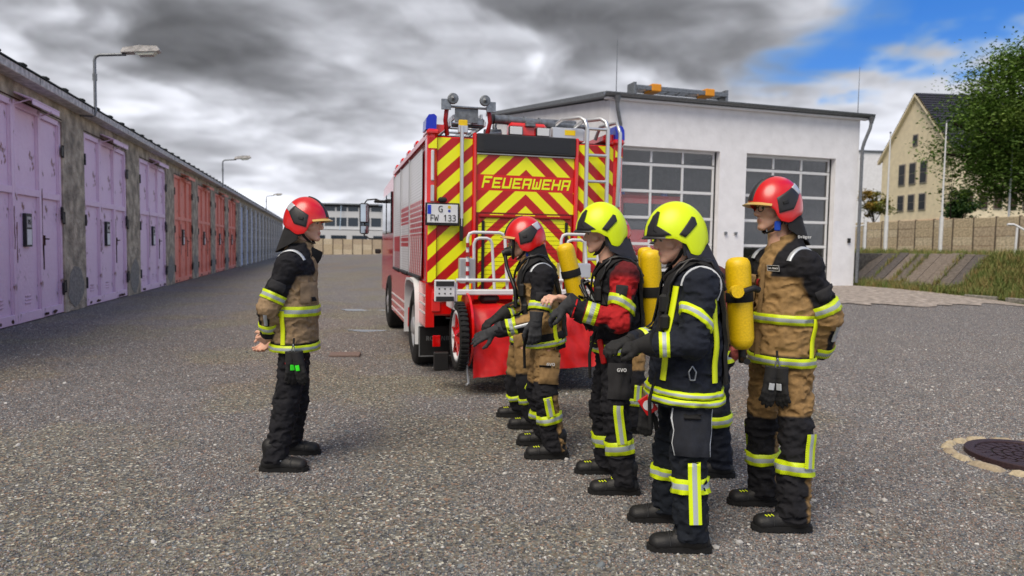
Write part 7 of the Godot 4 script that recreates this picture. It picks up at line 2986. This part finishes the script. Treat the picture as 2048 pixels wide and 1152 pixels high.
# joints in metres from the point on the ground between the feet: near side N, far side F
func poses() -> Dictionary:
	return {
		"A": {"face": 1, "base": Vector3(-1.613, 0, -4.905), "head": Vector3(0.169, 1.698, 0.005), "neck": Vector3(0.127, 1.534, 0.005), "chest": Vector3(0.091, 1.295, 0.005), "pelvis": Vector3(0.090, 0.854, 0.005), "shN": Vector3(0.104, 1.405, 0.175), "shF": Vector3(0.065, 1.414, -0.175), "elN": Vector3(-0.015, 1.118, 0.245), "elF": Vector3(-0.080, 1.091, -0.215), "wrN": Vector3(-0.051, 0.914, 0.125), "wrF": Vector3(-0.092, 0.899, -0.095), "haN": Vector3(-0.185, 0.840, 0.005), "haF": Vector3(-0.150, 0.822, -0.075), "hipN": Vector3(0.115, 0.814, 0.085), "hipF": Vector3(0.069, 0.788, -0.085), "knN": Vector3(0.067, 0.431, 0.135), "knF": Vector3(0.053, 0.413, -0.135), "anN": Vector3(0.011, 0.122, 0.195), "anF": Vector3(-0.011, 0.100, -0.195)},
		"B": {"face": -1, "base": Vector3(0.307, 0, -5.275), "head": Vector3(-0.215, 1.604, 0.025), "neck": Vector3(-0.153, 1.455, 0.025), "chest": Vector3(-0.127, 1.249, 0.025), "pelvis": Vector3(-0.044, 0.854, 0.025), "shN": Vector3(-0.080, 1.341, 0.215), "shF": Vector3(-0.168, 1.335, -0.165), "elN": Vector3(-0.117, 1.032, 0.295), "elF": Vector3(-0.241, 1.040, -0.175), "wrN": Vector3(-0.424, 0.947, 0.285), "wrF": Vector3(-0.395, 1.025, -0.025), "haN": Vector3(-0.658, 0.846, 0.255), "haF": Vector3(-0.559, 0.927, 0.075), "hipN": Vector3(-0.036, 0.810, 0.115), "hipF": Vector3(-0.058, 0.784, -0.065), "knN": Vector3(-0.051, 0.466, 0.175), "knF": Vector3(-0.095, 0.421, -0.125), "anN": Vector3(0.029, 0.124, 0.175), "anF": Vector3(-0.029, 0.113, -0.175), "cyT": Vector3(0.079, 1.583, 0.005), "cyB": Vector3(0.213, 1.061, -0.025)},
		"C": {"face": -1, "base": Vector3(0.153, 0, -6.150), "head": Vector3(-0.020, 1.561, 0.050), "neck": Vector3(0.035, 1.423, 0.050), "chest": Vector3(0.030, 1.213, 0.050), "pelvis": Vector3(-0.011, 0.774, 0.050), "shN": Vector3(0.049, 1.308, 0.230), "shF": Vector3(0.007, 1.301, -0.150), "elN": Vector3(0.066, 1.022, 0.250), "elF": Vector3(-0.032, 0.984, -0.150), "wrN": Vector3(-0.070, 0.859, 0.150), "wrF": Vector3(-0.090, 0.836, -0.050), "haN": Vector3(-0.099, 0.794, 0.150), "haF": Vector3(-0.120, 0.768, -0.050), "hipN": Vector3(-0.033, 0.717, 0.150), "hipF": Vector3(-0.065, 0.688, -0.050), "knN": Vector3(-0.020, 0.378, 0.200), "knF": Vector3(-0.121, 0.321, -0.150), "anN": Vector3(0.053, 0.119, 0.200), "anF": Vector3(-0.053, 0.095, -0.200)},
		"D": {"face": -1, "base": Vector3(0.703, 0, -4.560), "head": Vector3(-0.129, 1.656, 0.010), "neck": Vector3(-0.043, 1.454, 0.010), "chest": Vector3(-0.019, 1.281, 0.010), "pelvis": Vector3(-0.023, 0.904, 0.010), "shN": Vector3(0.001, 1.380, 0.190), "shF": Vector3(-0.047, 1.371, -0.180), "elN": Vector3(-0.037, 1.098, 0.280), "elF": Vector3(-0.134, 1.062, -0.190), "wrN": Vector3(-0.359, 1.192, 0.250), "wrF": Vector3(-0.363, 1.217, 0.010), "haN": Vector3(-0.529, 1.067, 0.160), "haF": Vector3(-0.509, 1.244, 0.140), "hipN": Vector3(-0.023, 0.885, 0.100), "hipF": Vector3(-0.029, 0.858, -0.080), "knN": Vector3(-0.036, 0.542, 0.160), "knF": Vector3(-0.072, 0.489, -0.170), "anN": Vector3(0.025, 0.135, 0.200), "anF": Vector3(-0.025, 0.098, -0.200), "cyT": Vector3(0.197, 1.548, -0.020), "cyB": Vector3(0.236, 0.901, -0.040)},
		"E": {"face": -1, "base": Vector3(1.000, 0, -6.115), "head": Vector3(-0.129, 1.668, 0.015), "neck": Vector3(-0.065, 1.504, 0.015), "chest": Vector3(-0.041, 1.269, 0.015), "pelvis": Vector3(0.049, 0.797, 0.015), "shN": Vector3(-0.038, 1.363, 0.195), "shF": Vector3(-0.057, 1.358, -0.185), "elN": Vector3(-0.021, 1.055, 0.215), "elF": Vector3(-0.076, 1.019, -0.185), "wrN": Vector3(-0.180, 0.941, 0.165), "wrF": Vector3(-0.184, 0.910, -0.135), "haN": Vector3(-0.287, 0.918, 0.165), "haF": Vector3(-0.279, 0.891, -0.085), "hipN": Vector3(0.058, 0.759, 0.125), "hipF": Vector3(0.037, 0.730, -0.085), "knN": Vector3(0.059, 0.416, 0.215), "knF": Vector3(-0.006, 0.360, -0.185), "anN": Vector3(0.042, 0.083, 0.265), "anF": Vector3(-0.042, 0.102, -0.265), "cyT": Vector3(0.151, 1.568, 0.015), "cyB": Vector3(0.201, 1.019, 0.015)},
		"F": {"face": -1, "base": Vector3(0.928, 0, -3.735), "head": Vector3(-0.056, 1.612, -0.015), "neck": Vector3(0.044, 1.464, -0.015), "chest": Vector3(0.028, 1.281, -0.015), "pelvis": Vector3(0.009, 0.861, -0.015), "shN": Vector3(0.036, 1.367, 0.175), "shF": Vector3(0.054, 1.357, -0.215), "elN": Vector3(-0.024, 1.081, 0.265), "elF": Vector3(-0.084, 1.036, -0.215), "wrN": Vector3(-0.256, 1.066, 0.215), "wrF": Vector3(-0.271, 1.045, -0.085), "haN": Vector3(-0.405, 1.015, 0.095), "haF": Vector3(-0.421, 1.021, 0.015), "hipN": Vector3(0.015, 0.811, 0.075), "hipF": Vector3(0.017, 0.774, -0.105), "knN": Vector3(0.007, 0.483, 0.145), "knF": Vector3(-0.016, 0.427, -0.185), "anN": Vector3(0.019, 0.115, 0.195), "anF": Vector3(-0.019, 0.095, -0.195), "cyT": Vector3(0.311, 1.515, -0.125), "cyB": Vector3(0.354, 0.999, -0.125)},
		"G": {"face": -1, "base": Vector3(1.455, 0, -4.885), "head": Vector3(-0.326, 1.575, 0.035), "neck": Vector3(-0.225, 1.452, 0.035), "chest": Vector3(-0.134, 1.308, 0.035), "pelvis": Vector3(-0.050, 0.837, 0.035), "shN": Vector3(-0.105, 1.368, 0.205), "shF": Vector3(-0.136, 1.369, -0.165), "elN": Vector3(0.124, 0.918, 0.165), "elF": Vector3(-0.130, 1.001, -0.215), "wrN": Vector3(-0.044, 0.779, 0.105), "wrF": Vector3(-0.279, 0.938, -0.115), "haN": Vector3(-0.147, 0.739, 0.085), "haF": Vector3(-0.362, 0.925, -0.065), "hipN": Vector3(-0.057, 0.799, 0.125), "hipF": Vector3(-0.044, 0.769, -0.065), "knN": Vector3(-0.050, 0.445, 0.165), "knF": Vector3(-0.029, 0.396, -0.115), "anN": Vector3(-0.006, 0.127, 0.145), "anF": Vector3(0.006, 0.132, -0.145)},
		"H": {"face": -1, "base": Vector3(1.579, 0, -4.025), "head": Vector3(-0.084, 1.796, 0.005), "neck": Vector3(-0.014, 1.595, 0.005), "chest": Vector3(-0.011, 1.371, 0.005), "pelvis": Vector3(-0.018, 0.951, 0.005), "shN": Vector3(0.039, 1.463, 0.165), "shF": Vector3(-0.071, 1.475, -0.175), "elN": Vector3(0.176, 1.187, 0.155), "elF": Vector3(0.076, 1.127, -0.275), "wrN": Vector3(0.199, 0.958, 0.025), "wrF": Vector3(0.174, 0.938, -0.195), "haN": Vector3(0.158, 0.911, -0.115), "haF": Vector3(0.061, 0.925, -0.135), "hipN": Vector3(0.029, 0.864, 0.085), "hipF": Vector3(-0.053, 0.845, -0.095), "knN": Vector3(0.029, 0.535, 0.145), "knF": Vector3(-0.047, 0.479, -0.175), "anN": Vector3(0.008, 0.132, 0.195), "anF": Vector3(-0.008, 0.110, -0.195)},
	}

# ---------------------------------------------------------------- small things on the ground
func build_small() -> void:
	# cast iron manhole with a ring of stones
	var c := Vector3(3.97, 0.0, -5.27)
	c.y = ground_h(c.x, c.z)
	var mh := thing("manhole_cover", c, 0.35, "round rusty cast iron manhole cover in the gravel at right", "manhole cover")
	var iron := rough_mat(Color(0.30, 0.215, 0.235), 0.5, 0.35, 0.6, 0.7, 0.03, 91, 0.25)
	var iron_dark := rough_mat(Color(0.16, 0.11, 0.10), 0.5, 0.3, 0.85, 0.7, 0.03, 92)
	var rim := MB.new()
	rim.lathe(PackedVector2Array([Vector2(0.42, -0.05), Vector2(0.42, 0.030), Vector2(0.415, 0.036), Vector2(0.352, 0.036), Vector2(0.348, 0.03), Vector2(0.348, 0.005)]), Transform3D(), 48)
	part("rim", rim, iron, mh)
	var pl := MB.new()
	pl.cyl(Vector3(0, -0.04, 0), Vector3(0, 0.014, 0), 0.347, 0.347, 48)
	part("plate", pl, iron_dark, mh)
	var rows := [[0.085, 6], [0.15, 11], [0.215, 15], [0.28, 20], [0.33, 24]]
	for q in rows:
		var n: int = q[1]
		for k in n:
			var b := MB.new()
			var r1: float = q[0] + 0.012
			var r0: float = q[0] - 0.036
			var a0: float = TAU * k / n + 0.012 / q[0] * 0.7
			var a1: float = TAU * (k + 1) / n - 0.012 / q[0] * 0.7
			var poly := PackedVector2Array([Vector2(cos(a0), sin(a0)) * r0, Vector2(cos(a0), sin(a0)) * r1, Vector2(cos((a0 + a1) / 2), sin((a0 + a1) / 2)) * r1 * 1.005, Vector2(cos(a1), sin(a1)) * r1, Vector2(cos(a1), sin(a1)) * r0])
			b.prism(poly, 0.010, 0.024, Transform3D(Basis(Vector3.RIGHT, -PI / 2), Vector3.ZERO))
			part("tread", b, iron, mh)
	var sr := RandomNumberGenerator.new()
	sr.seed = 44
	var ring := thing("stone_ring", c, 0.0, "ring of pale rough stones around the manhole cover", "stone ring")
	var sm := [rough_mat(Color(0.80, 0.74, 0.62), 0.3, 0.5, 0.95, 0.9, 0.03, 93), rough_mat(Color(0.72, 0.66, 0.56), 0.3, 0.5, 0.95, 0.9, 0.03, 94)]
	var at := 0.0
	while at < TAU - 0.12:
		var w := minf(sr.randf_range(0.25, 0.5), TAU - at - 0.03)
		var g := PackedVector3Array()
		var r0 := sr.randf_range(0.465, 0.485)
		var r1 := r0 + sr.randf_range(0.085, 0.115)
		for j in 5:
			for k in 9:
				var u := k / 8.0
				var v := j / 4.0
				var a := at + 0.03 + (w - 0.06) * u
				var ed := minf(minf(u, 1.0 - u) * 5.0, minf(v, 1.0 - v) * 3.0)
				var h := 0.038 * pow(clampf(ed, 0.0, 1.0), 0.45) + sr.randf_range(-0.004, 0.004)
				var r := lerpf(r0, r1, v) + sr.randf_range(-0.006, 0.006)
				g.append(Vector3(cos(a) * r, h - 0.012, sin(a) * r))
		var b := MB.new()
		b.grid(g, 9, false, false)
		part("stone", b, sm[sr.randi() % 2], ring)
		at += w
	# drain slab between the left man and the engine
	var hp := Vector3(-2.33, 0.0, -9.75)
	var hs := MB.new()
	hs.box(Vector3(0, 0.008, 0), Vector3(0.42, 0.03, 0.3), 0.006)
	single("drain_slab", hs, rough_mat(Color(0.55, 0.47, 0.44), 0.35, 0.4, 0.9, 0.6, 0.03, 95), "flat rectangular concrete drain slab between the left man and engine", "slab", "", hp, 0.15)
	# shallow puddles
	var wm := mat(Color(0.10, 0.095, 0.09), 0.04)
	wm.metallic_specular = 0.6
	var k2 := 0
	for q in [[Vector3(-2.62, 0, -12.6), 0.32, 0.16], [Vector3(-3.6, 0, -16.6), 0.5, 0.22]]:
		var b := MB.new()
		var poly := PackedVector2Array()
		for k in 22:
			var a := TAU * k / 22
			var r := 1.0 + 0.22 * sin(a * 3.0 + k2) + sr.randf_range(-0.1, 0.1)
			poly.append(Vector2(cos(a) * q[1] * r, sin(a) * q[2] * r))
		b.prism(poly, 0.0, 0.006, Transform3D(Basis(Vector3.RIGHT, -PI / 2), Vector3.ZERO))
		var o := structure("puddle", b, wm, "small shallow puddle on the gravel")
		o.position = q[0] + Vector3(0, ground_y(q[0].x, q[0].z) - 0.003, 0)
		k2 += 1
	# single larger stones that stand out
	var spots := [[740, Vector3(-0.92, 0, -4.23), 0.026, "near the middle foreground"], [1, Vector3(2.18, 0, -4.1), 0.035, "right of the tall man's boot"], [2, Vector3(2.05, 0, -3.62), 0.028, "at the right foreground"], [3, Vector3(0.42, 0, -5.35), 0.04, "beside the masked man's boot"]]
	for q in spots:
		var o := part_mesh(numbered("loose_stone"), stone_mesh(300 + q[0]), rough_mat(Color(0.58, 0.56, 0.54), 0.3, 0.2, 0.95, 0.6, 0.03, 96), self)
		o.scale = Vector3.ONE * q[2]
		o.position = q[1] + Vector3(0, ground_y(q[1].x, q[1].z) + q[2] * 0.4, 0)
		tag(o, "fist sized pale stone lying in the gravel " + q[3], "stone")
